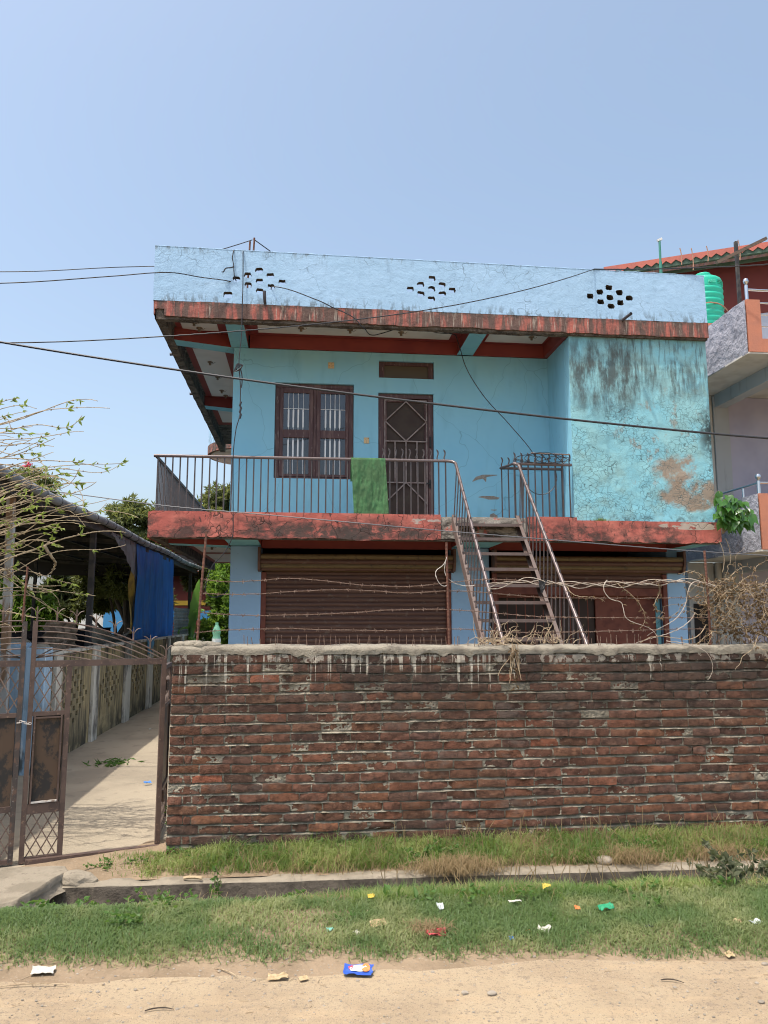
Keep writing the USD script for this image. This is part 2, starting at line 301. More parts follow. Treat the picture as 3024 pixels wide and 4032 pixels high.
lay('gap_concrete', (0.33, 0.30, 0.25), [{'s': (3, 3, 9), 'd': 6, 'lo': 0.42, 'hi': 0.56, 'c': (0.06, 0.05, 0.042), 'a': 0.95, 'g': [('z', 3.30, 3.2)]}, {'s': 5, 'd': 6, 'lo': 0.56, 'hi': 0.62, 'c': (0.42, 0.12, 0.09), 'a': 0.85}], 0.95, [(12, 0.02), (60, 0.005)])
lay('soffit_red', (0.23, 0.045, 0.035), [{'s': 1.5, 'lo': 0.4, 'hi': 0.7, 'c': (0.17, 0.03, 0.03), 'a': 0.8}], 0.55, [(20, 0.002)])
lay('soffit_white', (0.62, 0.60, 0.55), [{'s': 1.4, 'lo': 0.45, 'hi': 0.75, 'c': (0.46, 0.44, 0.40), 'a': 0.6}], 0.8)
lay('maroon_wood', (0.075, 0.032, 0.030), [
    {'s': (22, 22, 3), 'd': 5, 'lo': 0.48, 'hi': 0.66, 'c': (0.15, 0.085, 0.07), 'a': 0.75},
    {'s': (40, 40, 6), 'd': 4, 'lo': 0.62, 'hi': 0.68, 'c': (0.30, 0.24, 0.20), 'a': 0.6}], 0.5, [(40, 0.003)], spec=0.45)
lay('door_sheet', (0.045, 0.028, 0.022), [{'s': 3, 'lo': 0.4, 'hi': 0.7, 'c': (0.06, 0.045, 0.032), 'a': 0.7}], 0.6)
lay('grey_rod', (0.27, 0.22, 0.20), [{'s': 9, 'lo': 0.45, 'hi': 0.65, 'c': (0.14, 0.09, 0.08), 'a': 0.8}], 0.6)
lay('transom_glass', (0.10, 0.075, 0.045), (), 0.35)
lay('white_enamel', (0.78, 0.78, 0.76), [{'s': 30, 'lo': 0.62, 'hi': 0.7, 'c': (0.35, 0.3, 0.25), 'a': 0.5}], 0.5)
lay('curtain_grey', (0.085, 0.09, 0.10), [{'s': (2, 2, 0.6), 'lo': 0.4, 'hi': 0.7, 'c': (0.065, 0.07, 0.08), 'a': 0.7}], 0.9)
usdkit.material(stage, '/World/Looks/glass', {'t': ('transparent_bsdf', {'color': (0.80, 0.83, 0.86)}), 'g': ('glossy_bsdf', {'roughness': 0.03, 'color': (0.55, 0.55, 0.56)}), 'f': ('fresnel', {'IOR': 1.55}),
    'm': ('math', {'math_type': 'multiply_add', 'value2': 1.0, 'value3': 0.04}), 'x': ('mix_closure', {})},
    [('f.fac', 'm.value1'), ('m.value', 'x.fac'), ('t.BSDF', 'x.closure1'), ('g.BSDF', 'x.closure2')], surface='x.closure')
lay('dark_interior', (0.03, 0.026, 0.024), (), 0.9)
lay('shutter_brown', (0.092, 0.043, 0.029), [{'s': (2, 2, 30), 'd': 5, 'lo': 0.45, 'hi': 0.65, 'c': (0.125, 0.065, 0.043), 'a': 0.8}, {'s': (9, 9, 9), 'd': 5, 'lo': 0.58, 'hi': 0.68, 'c': (0.17, 0.13, 0.10), 'a': 0.45}], 0.55, [(40, 0.001)], spec=0.4)
lay('shutter_hood', (0.125, 0.083, 0.034), [{'s': (2, 2, 20), 'd': 5, 'lo': 0.45, 'hi': 0.65, 'c': (0.175, 0.125, 0.055), 'a': 0.8}, {'s': 11, 'lo': 0.56, 'hi': 0.66, 'c': (0.05, 0.035, 0.02), 'a': 0.7}], 0.55, [(40, 0.001)], spec=0.4)
lay('red_oxide', (0.17, 0.055, 0.036), [{'s': 4, 'lo': 0.45, 'hi': 0.65, 'c': (0.10, 0.03, 0.022), 'a': 0.8}], 0.6)
lay('rail_steel', (0.042, 0.033, 0.031), [{'s': 14, 'lo': 0.45, 'hi': 0.65, 'c': (0.070, 0.048, 0.041), 'a': 0.7}, {'s': 60, 'lo': 0.58, 'hi': 0.68, 'c': (0.12, 0.078, 0.06), 'a': 0.6}], 0.42, spec=0.6, rv=0.12)
lay('worn_rail', (0.13, 0.10, 0.095), [{'s': 9, 'lo': 0.45, 'hi': 0.65, 'c': (0.12, 0.085, 0.075), 'a': 0.8}], 0.33, spec=0.8, metal=0.35)
lay('stair_steel', (0.135, 0.10, 0.085), [{'s': 7, 'd': 5, 'lo': 0.45, 'hi': 0.65, 'c': (0.12, 0.075, 0.06), 'a': 0.8}], 0.55, spec=0.5, metal=0.2)
lay('pipe_grey', (0.07, 0.065, 0.07), (), 0.5)
lay('cream_plastic', (0.62, 0.45, 0.24), [{'s': 30, 'lo': 0.55, 'hi': 0.6, 'c': (0.15, 0.09, 0.05), 'a': 0.7}], 0.5)
lay('bare_plaster', (0.23, 0.21, 0.18), [{'s': 20, 'lo': 0.45, 'hi': 0.6, 'c': (0.33, 0.29, 0.24), 'a': 0.8}], 0.95)
lay('brass_holder', (0.20, 0.15, 0.10), (), 0.5)
lay('towel_green', (0.095, 0.185, 0.085), [{'s': (14, 14, 4), 'd': 4, 'lo': 0.45, 'hi': 0.62, 'c': (0.12, 0.29, 0.12), 'a': 0.8}, {'s': 6, 'lo': 0.5, 'hi': 0.66, 'c': (0.05, 0.14, 0.065), 'a': 0.7}, {'s': (120, 120, 120), 'lo': 0.5, 'hi': 0.6, 'c': (0.05, 0.13, 0.06), 'a': 0.5}], 0.95, [(150, 0.002)], translucent=(0.08, 0.22, 0.08))
lay('black_wire', (0.018, 0.018, 0.02), (), 0.45, spec=0.5)
lay('grey_wire', (0.10, 0.10, 0.105), (), 0.4, spec=0.5)
lay('rust_wire', (0.13, 0.075, 0.05), [{'s': 40, 'lo': 0.4, 'hi': 0.6, 'c': (0.24, 0.17, 0.13), 'a': 0.8}], 0.7, metal=0.2)
lay('rebar_rust', (0.15, 0.07, 0.045), [{'s': 30, 'lo': 0.4, 'hi': 0.6, 'c': (0.09, 0.04, 0.028), 'a': 0.9}], 0.85)
# masonry wall: x from its left end, z from the ground at its foot
DRIP = [{'s': (31, 5, 0.45), 'd': 4, 'rgh': 0.6, 'lo': 0.34, 'hi': 0.78, 'c': (0.42, 0.385, 0.31), 'a': 0.85, 'g': [('z', 0.80, 1.60), ('n', 1.7, 0.32, 0.54)], 'cut': (0.455, 0.55)},
        {'s': (11, 5, 7), 'd': 5, 'lo': 0.50, 'hi': 0.58, 'c': (0.36, 0.33, 0.27), 'a': 0.6, 'g': [('z', 1.36, 1.58)], 'cut': (0.45, 0.6)}]
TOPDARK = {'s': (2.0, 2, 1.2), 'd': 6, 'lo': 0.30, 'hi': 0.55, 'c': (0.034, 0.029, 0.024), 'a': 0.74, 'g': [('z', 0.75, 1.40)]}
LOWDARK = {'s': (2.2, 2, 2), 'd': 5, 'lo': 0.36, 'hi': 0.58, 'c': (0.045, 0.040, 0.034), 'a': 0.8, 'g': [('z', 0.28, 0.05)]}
GREYWASH = {'s': (3.0, 3, 5), 'd': 6, 'lo': 0.54, 'hi': 0.66, 'c': (0.12, 0.108, 0.092), 'a': 0.35}
for i, c in enumerate([(0.140, 0.066, 0.040), (0.172, 0.074, 0.041), (0.105, 0.056, 0.039), (0.215, 0.082, 0.042)]):
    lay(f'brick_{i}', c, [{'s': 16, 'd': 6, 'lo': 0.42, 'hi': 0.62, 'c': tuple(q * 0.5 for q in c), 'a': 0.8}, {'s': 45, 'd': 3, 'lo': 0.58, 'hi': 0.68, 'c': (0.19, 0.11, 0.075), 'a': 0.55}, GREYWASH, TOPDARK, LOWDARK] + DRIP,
        0.95, [(22, 0.010), (90, 0.005)], rv=0.22, hue=0.006)
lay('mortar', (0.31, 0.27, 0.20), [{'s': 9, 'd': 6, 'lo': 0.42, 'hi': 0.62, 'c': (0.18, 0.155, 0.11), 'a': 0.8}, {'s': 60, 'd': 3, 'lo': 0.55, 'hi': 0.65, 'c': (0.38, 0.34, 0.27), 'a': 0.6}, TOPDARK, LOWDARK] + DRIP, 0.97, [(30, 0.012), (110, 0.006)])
lay('coping', (0.27, 0.24, 0.185), [{'s': 7, 'd': 6, 'lo': 0.45, 'hi': 0.62, 'c': (0.18, 0.155, 0.12), 'a': 0.85}, {'s': 3, 'd': 6, 'lo': 0.55, 'hi': 0.66, 'c': (0.10, 0.085, 0.07), 'a': 0.7}], 0.95, [(20, 0.012), (80, 0.006)])
# ground
lay('road_dust', (0.375, 0.29, 0.185), [
    {'s': 1.1, 'd': 7, 'rgh': 0.65, 'lo': 0.42, 'hi': 0.62, 'c': (0.295, 0.22, 0.14), 'a': 0.85},
    {'s': 28, 'd': 4, 'lo': 0.54, 'hi': 0.66, 'c': (0.22, 0.17, 0.12), 'a': 0.6},
    {'s': (2.5, 9, 2), 'd': 5, 'lo': 0.5, 'hi': 0.68, 'c': (0.40, 0.295, 0.18), 'a': 0.6},
    {'s': 60, 'd': 3, 'lo': 0.58, 'hi': 0.66, 'c': (0.20, 0.155, 0.11), 'a': 0.75},
    {'s': 130, 'd': 2, 'lo': 0.62, 'hi': 0.68, 'c': (0.10, 0.085, 0.065), 'a': 0.7},
    {'s': 95, 'd': 2, 'lo': 0.66, 'hi': 0.70, 'c': (0.42, 0.36, 0.28), 'a': 0.8}], 0.97, [(40, 0.006), (160, 0.004)])
lay('soil', (0.28, 0.205, 0.13), [{'s': 3, 'd': 6, 'lo': 0.42, 'hi': 0.62, 'c': (0.20, 0.145, 0.09), 'a': 0.8}, {'s': 50, 'lo': 0.58, 'hi': 0.68, 'c': (0.30, 0.24, 0.17), 'a': 0.7}], 0.97, [(14, 0.02), (90, 0.006)])
lay('yard', (0.22, 0.175, 0.12), [{'s': 0.5, 'd': 6, 'lo': 0.42, 'hi': 0.62, 'c': (0.20, 0.18, 0.11), 'a': 0.8}], 0.97, [(8, 0.02)])
lay('far_land', (0.14, 0.13, 0.07), [{'s': 0.08, 'd': 6, 'lo': 0.42, 'hi': 0.62, 'c': (0.07, 0.09, 0.035), 'a': 0.9}], 0.97)
lay('drive_concrete', (0.36, 0.30, 0.215), [
    {'s': 0.7, 'd': 6, 'lo': 0.42, 'hi': 0.64, 'c': (0.265, 0.22, 0.16), 'a': 0.9}, {'s': 5, 'd': 5, 'lo': 0.55, 'hi': 0.68, 'c': (0.215, 0.18, 0.135), 'a': 0.6},
    {'s': 70, 'lo': 0.64, 'hi': 0.7, 'c': (0.55, 0.50, 0.42), 'a': 0.7}], 0.95, [(9, 0.008), (80, 0.003)])
lay('kerb_concrete', (0.275, 0.235, 0.175), [{'s': 4, 'd': 6, 'lo': 0.45, 'hi': 0.62, 'c': (0.195, 0.165, 0.12), 'a': 0.85}, {'s': 22, 'lo': 0.60, 'hi': 0.68, 'c': (0.15, 0.12, 0.09), 'a': 0.6}], 0.95, [(14, 0.012), (80, 0.004)])
lay('kerb_damp', (0.135, 0.112, 0.085), [{'s': 4, 'd': 6, 'lo': 0.42, 'hi': 0.62, 'c': (0.06, 0.05, 0.038), 'a': 0.85}, {'s': (12, 12, 2), 'd': 4, 'lo': 0.56, 'hi': 0.66, 'c': (0.18, 0.15, 0.11), 'a': 0.6}], 0.95, [(14, 0.015), (80, 0.004)])
lay('stone', (0.33, 0.285, 0.225), [{'s': 9, 'd': 6, 'lo': 0.42, 'hi': 0.62, 'c': (0.21, 0.18, 0.14), 'a': 0.8}], 0.95, [(20, 0.01)], rv=0.25)
# blades and leaves vary piece by piece: random per island
def leafmat(name, dark, light, tr, rough=0.5, mixf=0.35, spec=0.35, patch=None):
    ex = ({'pn': ('noise_texture', {'scale': 2.2, 'detail': 5.0}), 'pr': ('map_range', {'range_type': 'smoothstep', 'clamp': True, 'from_min': 0.44, 'from_max': 0.64, 'to_min': 0.0, 'to_max': 0.85}), 'px': ('mix_color', {'b': patch})}, [('g.position', 'pn.vector'), ('pn.fac', 'pr.value'), ('pr.result', 'px.fac'), ('r.color', 'px.a'), ('px.result', 'p.base_color')]) if patch else ({}, [('r.color', 'p.base_color')])
    usdkit.material(stage, '/World/Looks/' + name, {**ex[0],
        'g': ('geometry', {}), 'r': ('rgb_ramp', {'ramp': [(0.0, dark), (0.65, light), (1.0, tuple(1.35 * q for q in light))]}),
        'p': ('principled_bsdf', {'roughness': rough, 'specular_ior_level': spec}), 't': ('translucent_bsdf', {'color': tr}), 'm': ('mix_closure', {'fac': mixf})},
        ex[1] + [('g.random_per_island', 'r.fac'), ('p.BSDF', 'm.closure1'), ('t.BSDF', 'm.closure2')], surface='m.closure')
leafmat('grass_green', (0.080, 0.135, 0.032), (0.21, 0.31, 0.078), (0.26, 0.37, 0.065), patch=(0.26, 0.29, 0.10))
leafmat('grass_short', (0.095, 0.150, 0.050), (0.235, 0.305, 0.112), (0.24, 0.33, 0.085), patch=(0.28, 0.29, 0.13))
leafmat('grass_dry', (0.26, 0.19, 0.10), (0.46, 0.36, 0.20), (0.35, 0.27, 0.13), rough=0.7)
leafmat('mango_leaf', (0.10, 0.12, 0.040), (0.26, 0.27, 0.11), (0.32, 0.35, 0.09), rough=0.40, mixf=0.3, spec=0.5)
leafmat('mango_tip', (0.22, 0.20, 0.08), (0.36, 0.31, 0.14), (0.2, 0.2, 0.05), rough=0.45)
leafmat('bush_leaf', (0.10, 0.18, 0.025), (0.24, 0.36, 0.065), (0.28, 0.44, 0.05), rough=0.45)
leafmat('shrub_leaf', (0.20, 0.25, 0.06), (0.36, 0.42, 0.13), (0.35, 0.45, 0.08), rough=0.5)
leafmat('peepal_leaf', (0.045, 0.13, 0.025), (0.13, 0.27, 0.05), (0.20, 0.38, 0.05), rough=0.28, spec=0.6)
leafmat('weed_leaf', (0.07, 0.14, 0.03), (0.15, 0.24, 0.06), (0.18, 0.30, 0.05), rough=0.5)
leafmat('dusty_leaf', (0.085, 0.095, 0.05), (0.19, 0.19, 0.10), (0.14, 0.16, 0.06), rough=0.7)
leafmat('dead_leaf', (0.13, 0.085, 0.045), (0.30, 0.21, 0.12), (0.2, 0.14, 0.07), rough=0.8)
lay('dead_stem', (0.40, 0.31, 0.20), [{'s': 30, 'lo': 0.42, 'hi': 0.62, 'c': (0.24, 0.17, 0.10), 'a': 0.85}], 0.8)
lay('pale_stem', (0.42, 0.36, 0.29), [{'s': 20, 'lo': 0.42, 'hi': 0.62, 'c': (0.26, 0.20, 0.15), 'a': 0.85}], 0.8)
lay('shrub_stem', (0.36, 0.285, 0.18), [{'s': 14, 'lo': 0.42, 'hi': 0.62, 'c': (0.17, 0.13, 0.085), 'a': 0.85}], 0.75)
lay('bark', (0.085, 0.065, 0.048), [{'s': (9, 9, 2), 'd': 5, 'lo': 0.42, 'hi': 0.62, 'c': (0.045, 0.034, 0.026), 'a': 0.85}], 0.9, [(20, 0.02)])
lay('pink_petal', (0.75, 0.06, 0.16), (), 0.6)
# the gate, the shed, the neighbours
lay('gate_brown', (0.098, 0.062, 0.047), [{'s': 9, 'd': 6, 'lo': 0.45, 'hi': 0.62, 'c': (0.06, 0.038, 0.03), 'a': 0.85}, {'s': (40, 40, 40), 'd': 3, 'lo': 0.6, 'hi': 0.68, 'c': (0.24, 0.15, 0.10), 'a': 0.6}], 0.55, spec=0.45)
lay('gate_dark', (0.055, 0.042, 0.036), [{'s': 14, 'd': 6, 'lo': 0.48, 'hi': 0.60, 'c': (0.13, 0.075, 0.05), 'a': 0.85}, {'s': 40, 'lo': 0.62, 'hi': 0.66, 'c': (0.28, 0.25, 0.22), 'a': 0.6}], 0.5, spec=0.45)
lay('gate_sheet', (0.085, 0.052, 0.032), [{'s': (7, 7, 5), 'd': 7, 'rgh': 0.7, 'lo': 0.46, 'hi': 0.55, 'c': (0.018, 0.018, 0.018), 'a': 0.9}, {'s': (5, 5, 3), 'd': 5, 'lo': 0.60, 'hi': 0.68, 'c': (0.19, 0.11, 0.045), 'a': 0.7}], 0.5, spec=0.4)
lay('gate_rod', (0.17, 0.115, 0.085), [{'s': 12, 'lo': 0.45, 'hi': 0.62, 'c': (0.09, 0.06, 0.045), 'a': 0.8}], 0.5, spec=0.5)
lay('pale_iron', (0.55, 0.50, 0.44), [{'s': 14, 'lo': 0.5, 'hi': 0.62, 'c': (0.2, 0.13, 0.09), 'a': 0.8}], 0.5)
lay('mould_wall', (0.40, 0.32, 0.17), [
    {'s': (4, 4, 1.2), 'd': 6, 'lo': 0.44, 'hi': 0.58, 'c': (0.24, 0.20, 0.12), 'a': 0.9}, {'s': (14, 14, 1.6), 'd': 5, 'lo': 0.5, 'hi': 0.62, 'c': (0.06, 0.055, 0.042), 'a': 0.85},
    {'s': 3, 'd': 6, 'lo': 0.46, 'hi': 0.6, 'c': (0.035, 0.033, 0.028), 'a': 0.9, 'g': [('z', 1.05, 1.4)]}, {'s': 3, 'd': 6, 'lo': 0.42, 'hi': 0.6, 'c': (0.045, 0.042, 0.03), 'a': 0.9, 'g': [('z', 0.5, 0.0)]}], 0.95, [(12, 0.01), (60, 0.004)])
lay('pilaster_grey', (0.55, 0.52, 0.44), [{'s': (4, 4, 1.5), 'd': 6, 'lo': 0.46, 'hi': 0.62, 'c': (0.12, 0.11, 0.095), 'a': 0.9}], 0.95, [(20, 0.006)])
lay('old_blue_paint', (0.34, 0.47, 0.58), [{'s': (12, 12, 1.0), 'd': 5, 'lo': 0.5, 'hi': 0.64, 'c': (0.24, 0.36, 0.47), 'a': 0.8}, {'s': (5, 5, 2), 'd': 6, 'lo': 0.42, 'hi': 0.56, 'c': (0.06, 0.06, 0.05), 'a': 0.9, 'g': [('z', 0.95, 0.55)]}, {'s': (20, 20, 3), 'd': 4, 'lo': 0.6, 'hi': 0.66, 'c': (0.62, 0.64, 0.62), 'a': 0.7}], 0.85, [(20, 0.004)])
lay('tin_dark', (0.022, 0.020, 0.019), [{'s': (2, 2, 9), 'd': 5, 'lo': 0.45, 'hi': 0.62, 'c': (0.014, 0.012, 0.011), 'a': 0.8}], 0.7)
lay('tin_grey', (0.20, 0.21, 0.22), [{'s': 3, 'd': 5, 'lo': 0.45, 'hi': 0.62, 'c': (0.12, 0.115, 0.11), 'a': 0.8}], 0.6, spec=0.5)
lay('tin_rust', (0.30, 0.225, 0.155), [{'s': 4, 'd': 6, 'lo': 0.44, 'hi': 0.6, 'c': (0.11, 0.075, 0.05), 'a': 0.9}], 0.8)
lay('post_dark', (0.035, 0.036, 0.038), [{'s': 6, 'lo': 0.45, 'hi': 0.62, 'c': (0.08, 0.07, 0.06), 'a': 0.8}], 0.7)
lay('post_rusty_white', (0.42, 0.42, 0.40), [{'s': (7, 7, 2), 'd': 6, 'lo': 0.46, 'hi': 0.56, 'c': (0.24, 0.13, 0.06), 'a': 0.9}], 0.7)
lay('tarp_blue', (0.022, 0.22, 0.72), [{'s': (10, 10, 1.2), 'd': 5, 'lo': 0.45, 'hi': 0.64, 'c': (0.012, 0.11, 0.44), 'a': 0.8}, {'s': (6, 6, 40), 'd': 4, 'lo': 0.66, 'hi': 0.70, 'c': (0.30, 0.38, 0.50), 'a': 0.7}, {'s': 5, 'd': 5, 'lo': 0.70, 'hi': 0.71, 'c': (0.4, 0.4, 0.4), 'a': 0.7}], 0.45, [(25, 0.006)], translucent=(0.01, 0.09, 0.36))
lay('tarp_yellow', (0.42, 0.28, 0.05), [{'s': 6, 'lo': 0.45, 'hi': 0.62, 'c': (0.2, 0.13, 0.04), 'a': 0.8}], 0.6)
lay('tarp_grey', (0.22, 0.21, 0.175), [{'s': 5, 'd': 5, 'lo': 0.45, 'hi': 0.62, 'c': (0.14, 0.13, 0.105), 'a': 0.8}], 0.9, [(30, 0.006)])
lay('rag_blue', (0.10, 0.28, 0.42), [{'s': 30, 'lo': 0.45, 'hi': 0.6, 'c': (0.04, 0.10, 0.2), 'a': 0.8}], 0.8)
lay('nb_grey', (0.33, 0.33, 0.37), [{'s': 4, 'd': 5, 'lo': 0.45, 'hi': 0.65, 'c': (0.25, 0.25, 0.285), 'a': 0.7}, {'s': 9, 'd': 6, 'lo': 0.62, 'hi': 0.68, 'c': (0.12, 0.12, 0.125), 'a': 0.7}], 0.9, [(9, 0.05), (50, 0.006)])
lay('nb_plain', (0.40, 0.405, 0.40), [{'s': 1, 'lo': 0.4, 'hi': 0.7, 'c': (0.33, 0.335, 0.33), 'a': 0.7}, {'s': (6, 6, 1), 'd': 5, 'lo': 0.56, 'hi': 0.7, 'c': (0.22, 0.21, 0.19), 'a': 0.5}], 0.85, [(20, 0.003)])
lay('nb_lavender', (0.44, 0.42, 0.50), [{'s': 1, 'lo': 0.4, 'hi': 0.7, 'c': (0.33, 0.31, 0.40), 'a': 0.7}], 0.85, [(20, 0.003)])
lay('nb_orange', (0.45, 0.18, 0.11), [{'s': 3, 'd': 5, 'lo': 0.45, 'hi': 0.65, 'c': (0.39, 0.165, 0.11), 'a': 0.7}, {'s': 4, 'd': 6, 'lo': 0.66, 'hi': 0.70, 'c': (0.6, 0.45, 0.38), 'a': 0.8}], 0.85, [(30, 0.003)])
lay('nb_soffit', (0.55, 0.52, 0.46), [{'s': 2, 'd': 5, 'lo': 0.45, 'hi': 0.65, 'c': (0.42, 0.39, 0.33), 'a': 0.7}], 0.9)
lay('nb_pipe', (0.50, 0.47, 0.41), [{'s': (6, 6, 1), 'd': 5, 'lo': 0.45, 'hi': 0.65, 'c': (0.36, 0.33, 0.28), 'a': 0.7}], 0.6)
lay('nb_maroon', (0.15, 0.035, 0.030), [{'s': 1.5, 'lo': 0.4, 'hi': 0.7, 'c': (0.11, 0.03, 0.026), 'a': 0.7}], 0.8)
lay('nb_lilac', (0.36, 0.39, 0.46), (), 0.85)
lay('roof_red', (0.40, 0.105, 0.07), [{'s': (3, 3, 3), 'd': 5, 'lo': 0.45, 'hi': 0.65, 'c': (0.31, 0.09, 0.065), 'a': 0.7}], 0.5, spec=0.4)
lay('truss_green', (0.075, 0.125, 0.085), [{'s': 5, 'lo': 0.45, 'hi': 0.65, 'c': (0.05, 0.08, 0.06), 'a': 0.7}], 0.6)
lay('pole_green', (0.05, 0.20, 0.15), (), 0.45)
lay('tank_green', (0.02, 0.42, 0.27), [{'s': 2, 'lo': 0.45, 'hi': 0.65, 'c': (0.025, 0.36, 0.24), 'a': 0.7}, {'s': 5, 'd': 5, 'lo': 0.58, 'hi': 0.68, 'c': (0.16, 0.42, 0.28), 'a': 0.5}], 0.32, spec=0.5)
lay('tank_letter', (0.10, 0.52, 0.36), (), 0.35)
lay('steel_shiny', (0.62, 0.62, 0.63), (), 0.22, metal=1.0)
lay('old_wood', (0.14, 0.10, 0.075), [{'s': (6, 6, 30), 'lo': 0.45, 'hi': 0.65, 'c': (0.08, 0.06, 0.045), 'a': 0.8}], 0.9)
lay('rope', (0.36, 0.20, 0.13), (), 0.9)
lay('pvc_green', (0.20, 0.42, 0.30), (), 0.25, spec=0.6, translucent=(0.2, 0.6, 0.35))
lay('label_white', (0.7, 0.7, 0.68), (), 0.6)
lay('plain_white', (0.60, 0.60, 0.58), [{'s': 3, 'd': 5, 'lo': 0.5, 'hi': 0.65, 'c': (0.42, 0.42, 0.40), 'a': 0.7}], 0.9)
lay('plain_blue', (0.05, 0.22, 0.45), (), 0.7)
lay('plain_yellow', (0.62, 0.42, 0.06), (), 0.7)
lay('banana_leaf', (0.11, 0.22, 0.06), [{'s': (4, 4, 4), 'd': 4, 'lo': 0.45, 'hi': 0.65, 'c': (0.17, 0.29, 0.08), 'a': 0.8}], 0.4, translucent=(0.2, 0.4, 0.06))
for nme, c in (('paper_white', (0.50, 0.47, 0.40)), ('paper_tan', (0.42, 0.31, 0.17)), ('wrap_blue', (0.03, 0.09, 0.42)), ('wrap_red', (0.5, 0.07, 0.08)), ('wrap_orange', (0.62, 0.20, 0.06)), ('wrap_yellow', (0.52, 0.38, 0.06)), ('wrap_green', (0.03, 0.26, 0.12)), ('wrap_teal', (0.2, 0.5, 0.42)), ('wrap_sky', (0.10, 0.25, 0.55)), ('plastic_clear', (0.45, 0.48, 0.46)), ('plastic_black', (0.02, 0.02, 0.02))):
    lay(nme, c, [{'s': 40, 'lo': 0.5, 'hi': 0.66, 'c': tuple(q * 0.75 for q in c), 'a': 0.7}], 0.5)
# ================================================================ the ground
def struct(name, mesh, mat, label=None, smooth=True, kind='structure'):
    v, f = vf(mesh); m = usdkit.mesh(stage, numbered('/World/' + name), (v, f), '/World/Looks/' + mat, smooth=smooth)
    tag(m.GetPrim(), label, kind=kind)
DA = math.radians(5.0); DE = np.array([math.cos(DA), math.sin(DA)]); DN = np.array([-DE[1], DE[0]]); D0 = np.array([-2.3, 5.70])
def dn(x, y): return (x - D0[0]) * DN[0] + (y - D0[1]) * DN[1]      # distance behind the far kerb's front edge
def ds(x, y): return (x - D0[0]) * DE[0] + (y - D0[1]) * DE[1]
def dw(s, n, z): return np.stack(np.broadcast_arrays(D0[0] + s * DE[0] + n * DN[0], D0[1] + s * DE[1] + n * DN[1], z), -1)
def verge_z(x, y):
    n = dn(x, y)
    edge = 3.90 + 0.055 * x + 0.16 * nz(x * 1.1, y * 0 + 3, 0, 5) + 0.05 * nz(x * 6, y * 0 + 8, 0, 6)
    t = np.clip((y - edge) / 0.30, -2, 1)
    z = np.where(t < 0, 0.03 * t, 0.03 * t)
    fall = np.clip((n + 1.25) / 0.75, 0, 1); fall = fall * fall * (3 - 2 * fall)
    return z - 0.25 * fall + 0.035 * nz(x * 2.2, y * 2.2, 0, 7) * np.clip(t, 0, 1) + 0.05 * np.clip(nz(x * 0.9, y * 1.1, 0, 17), 0, 1) * np.clip(t, 0, 1)
def strip_z(x, y): n = dn(x, y); return -0.207 + 0.05 * np.clip((n - .08) / 0.5, 0, 1) * 0.6 + (0.03 * nz(x * 3, y * 3, 0, 9)) * np.clip((n - .05) / .1, 0, 1)
def spread(a, fine0, fine1, b, step, grow=1.35):
    c = list(np.arange(fine0, fine1 + 1e-6, step)); s = step; x = fine1
    while x < b: s *= grow; x += s; c.append(min(x, b))
    s = step; x = fine0; lo = []
    while x > a: s *= grow; x -= s; lo.append(max(x, a))
    return np.array(lo[::-1] + c)
def sheet(xs, ys, fn):
    X, Y = np.meshgrid(xs, ys); nx, ny = len(xs), len(ys)
    v = fn(X.ravel(), Y.ravel()); i = (np.arange(ny - 1)[:, None] * nx + np.arange(nx - 1)[None]).ravel()
    return v, np.stack([i, i + 1, i + nx + 1, i + nx], 1)
struct('road', sheet(spread(-120, -3.4, 3.4, 120, 0.05), spread(-40, 3.0, 4.3, 4.3, 0.05), lambda x, y: np.c_[x, y, np.where(y > 4.25, -0.3, 0.008 * nz(x * 2, y * 2, 0, 3))]), 'road_dust', 'dusty tan road in the foreground')
vs = spread(-120, -3.6, 3.8, 120, 0.04); vn = spread(-2.3, -2.25, -0.585, -0.585, 0.04)
def vergefn(s, n):
    p = dw(s, n, 0.0); p[:, 2] = verge_z(p[:, 0], p[:, 1]); return p
struct('verge', sheet(vs, vn, vergefn), 'soil', 'sandy soil verge between the road and the drain')
def stripfn(s, n):
    p = dw(s, n, 0.0); p[:, 2] = strip_z(p[:, 0], p[:, 1]); return p
ss = spread(-120, -1.2, 6.6, 120, 0.06)
def stripfn2(s, t):
    nm = np.clip(0.36 + 0.55 * (s + 0.45), 0.36, 1.0) + np.where(s > 0.42, 0.4, 0); nm = np.minimum(nm, 1.0)
    return stripfn(s, 0.085 + (nm - 0.085) * t)
struct('wall_foot_soil', sheet(ss[ss >= -1.2], np.linspace(0, 1, 24), stripfn2), 'soil', 'strip of soil at the foot of the masonry wall')
# the driveway and the yard behind the wall, the land beyond
dv = [(-0.9, -5.75), (1.12, -5.75), (1.12, 22), (-0.9, 22)]
struct('driveway', sheet(np.linspace(-0.95, 1.30, 40), np.linspace(-6.05, 22, 160), lambda u, v: O + np.outer(u, UU) + np.outer(v, VV) + np.c_[np.zeros((len(u), 2)), -0.20 + 0.01 * nz(u * 2, v * 2, 0, 4)]), 'drive_concrete', 'pale concrete driveway behind the open gate')
struct('yard', sheet(np.linspace(1.30, 14, 30), np.linspace(-5.6, 22, 40), lambda u, v: O + np.outer(u, UU) + np.outer(v, VV) + np.c_[np.zeros((len(u), 2)), -0.21 + 0.02 * nz(u * 2, v * 2, 0, 4)]), 'yard', 'bare yard between the wall and the blue house')
struct('terrain', sheet(np.array([-600, -200, -60, -20, 0, 20, 60, 200, 600.0]), np.array([6.9, 20, 60, 200, 800.0]), lambda x, y: np.c_[x, y, np.full(len(x), -0.235)]), 'far_land', 'flat land around and behind the houses')
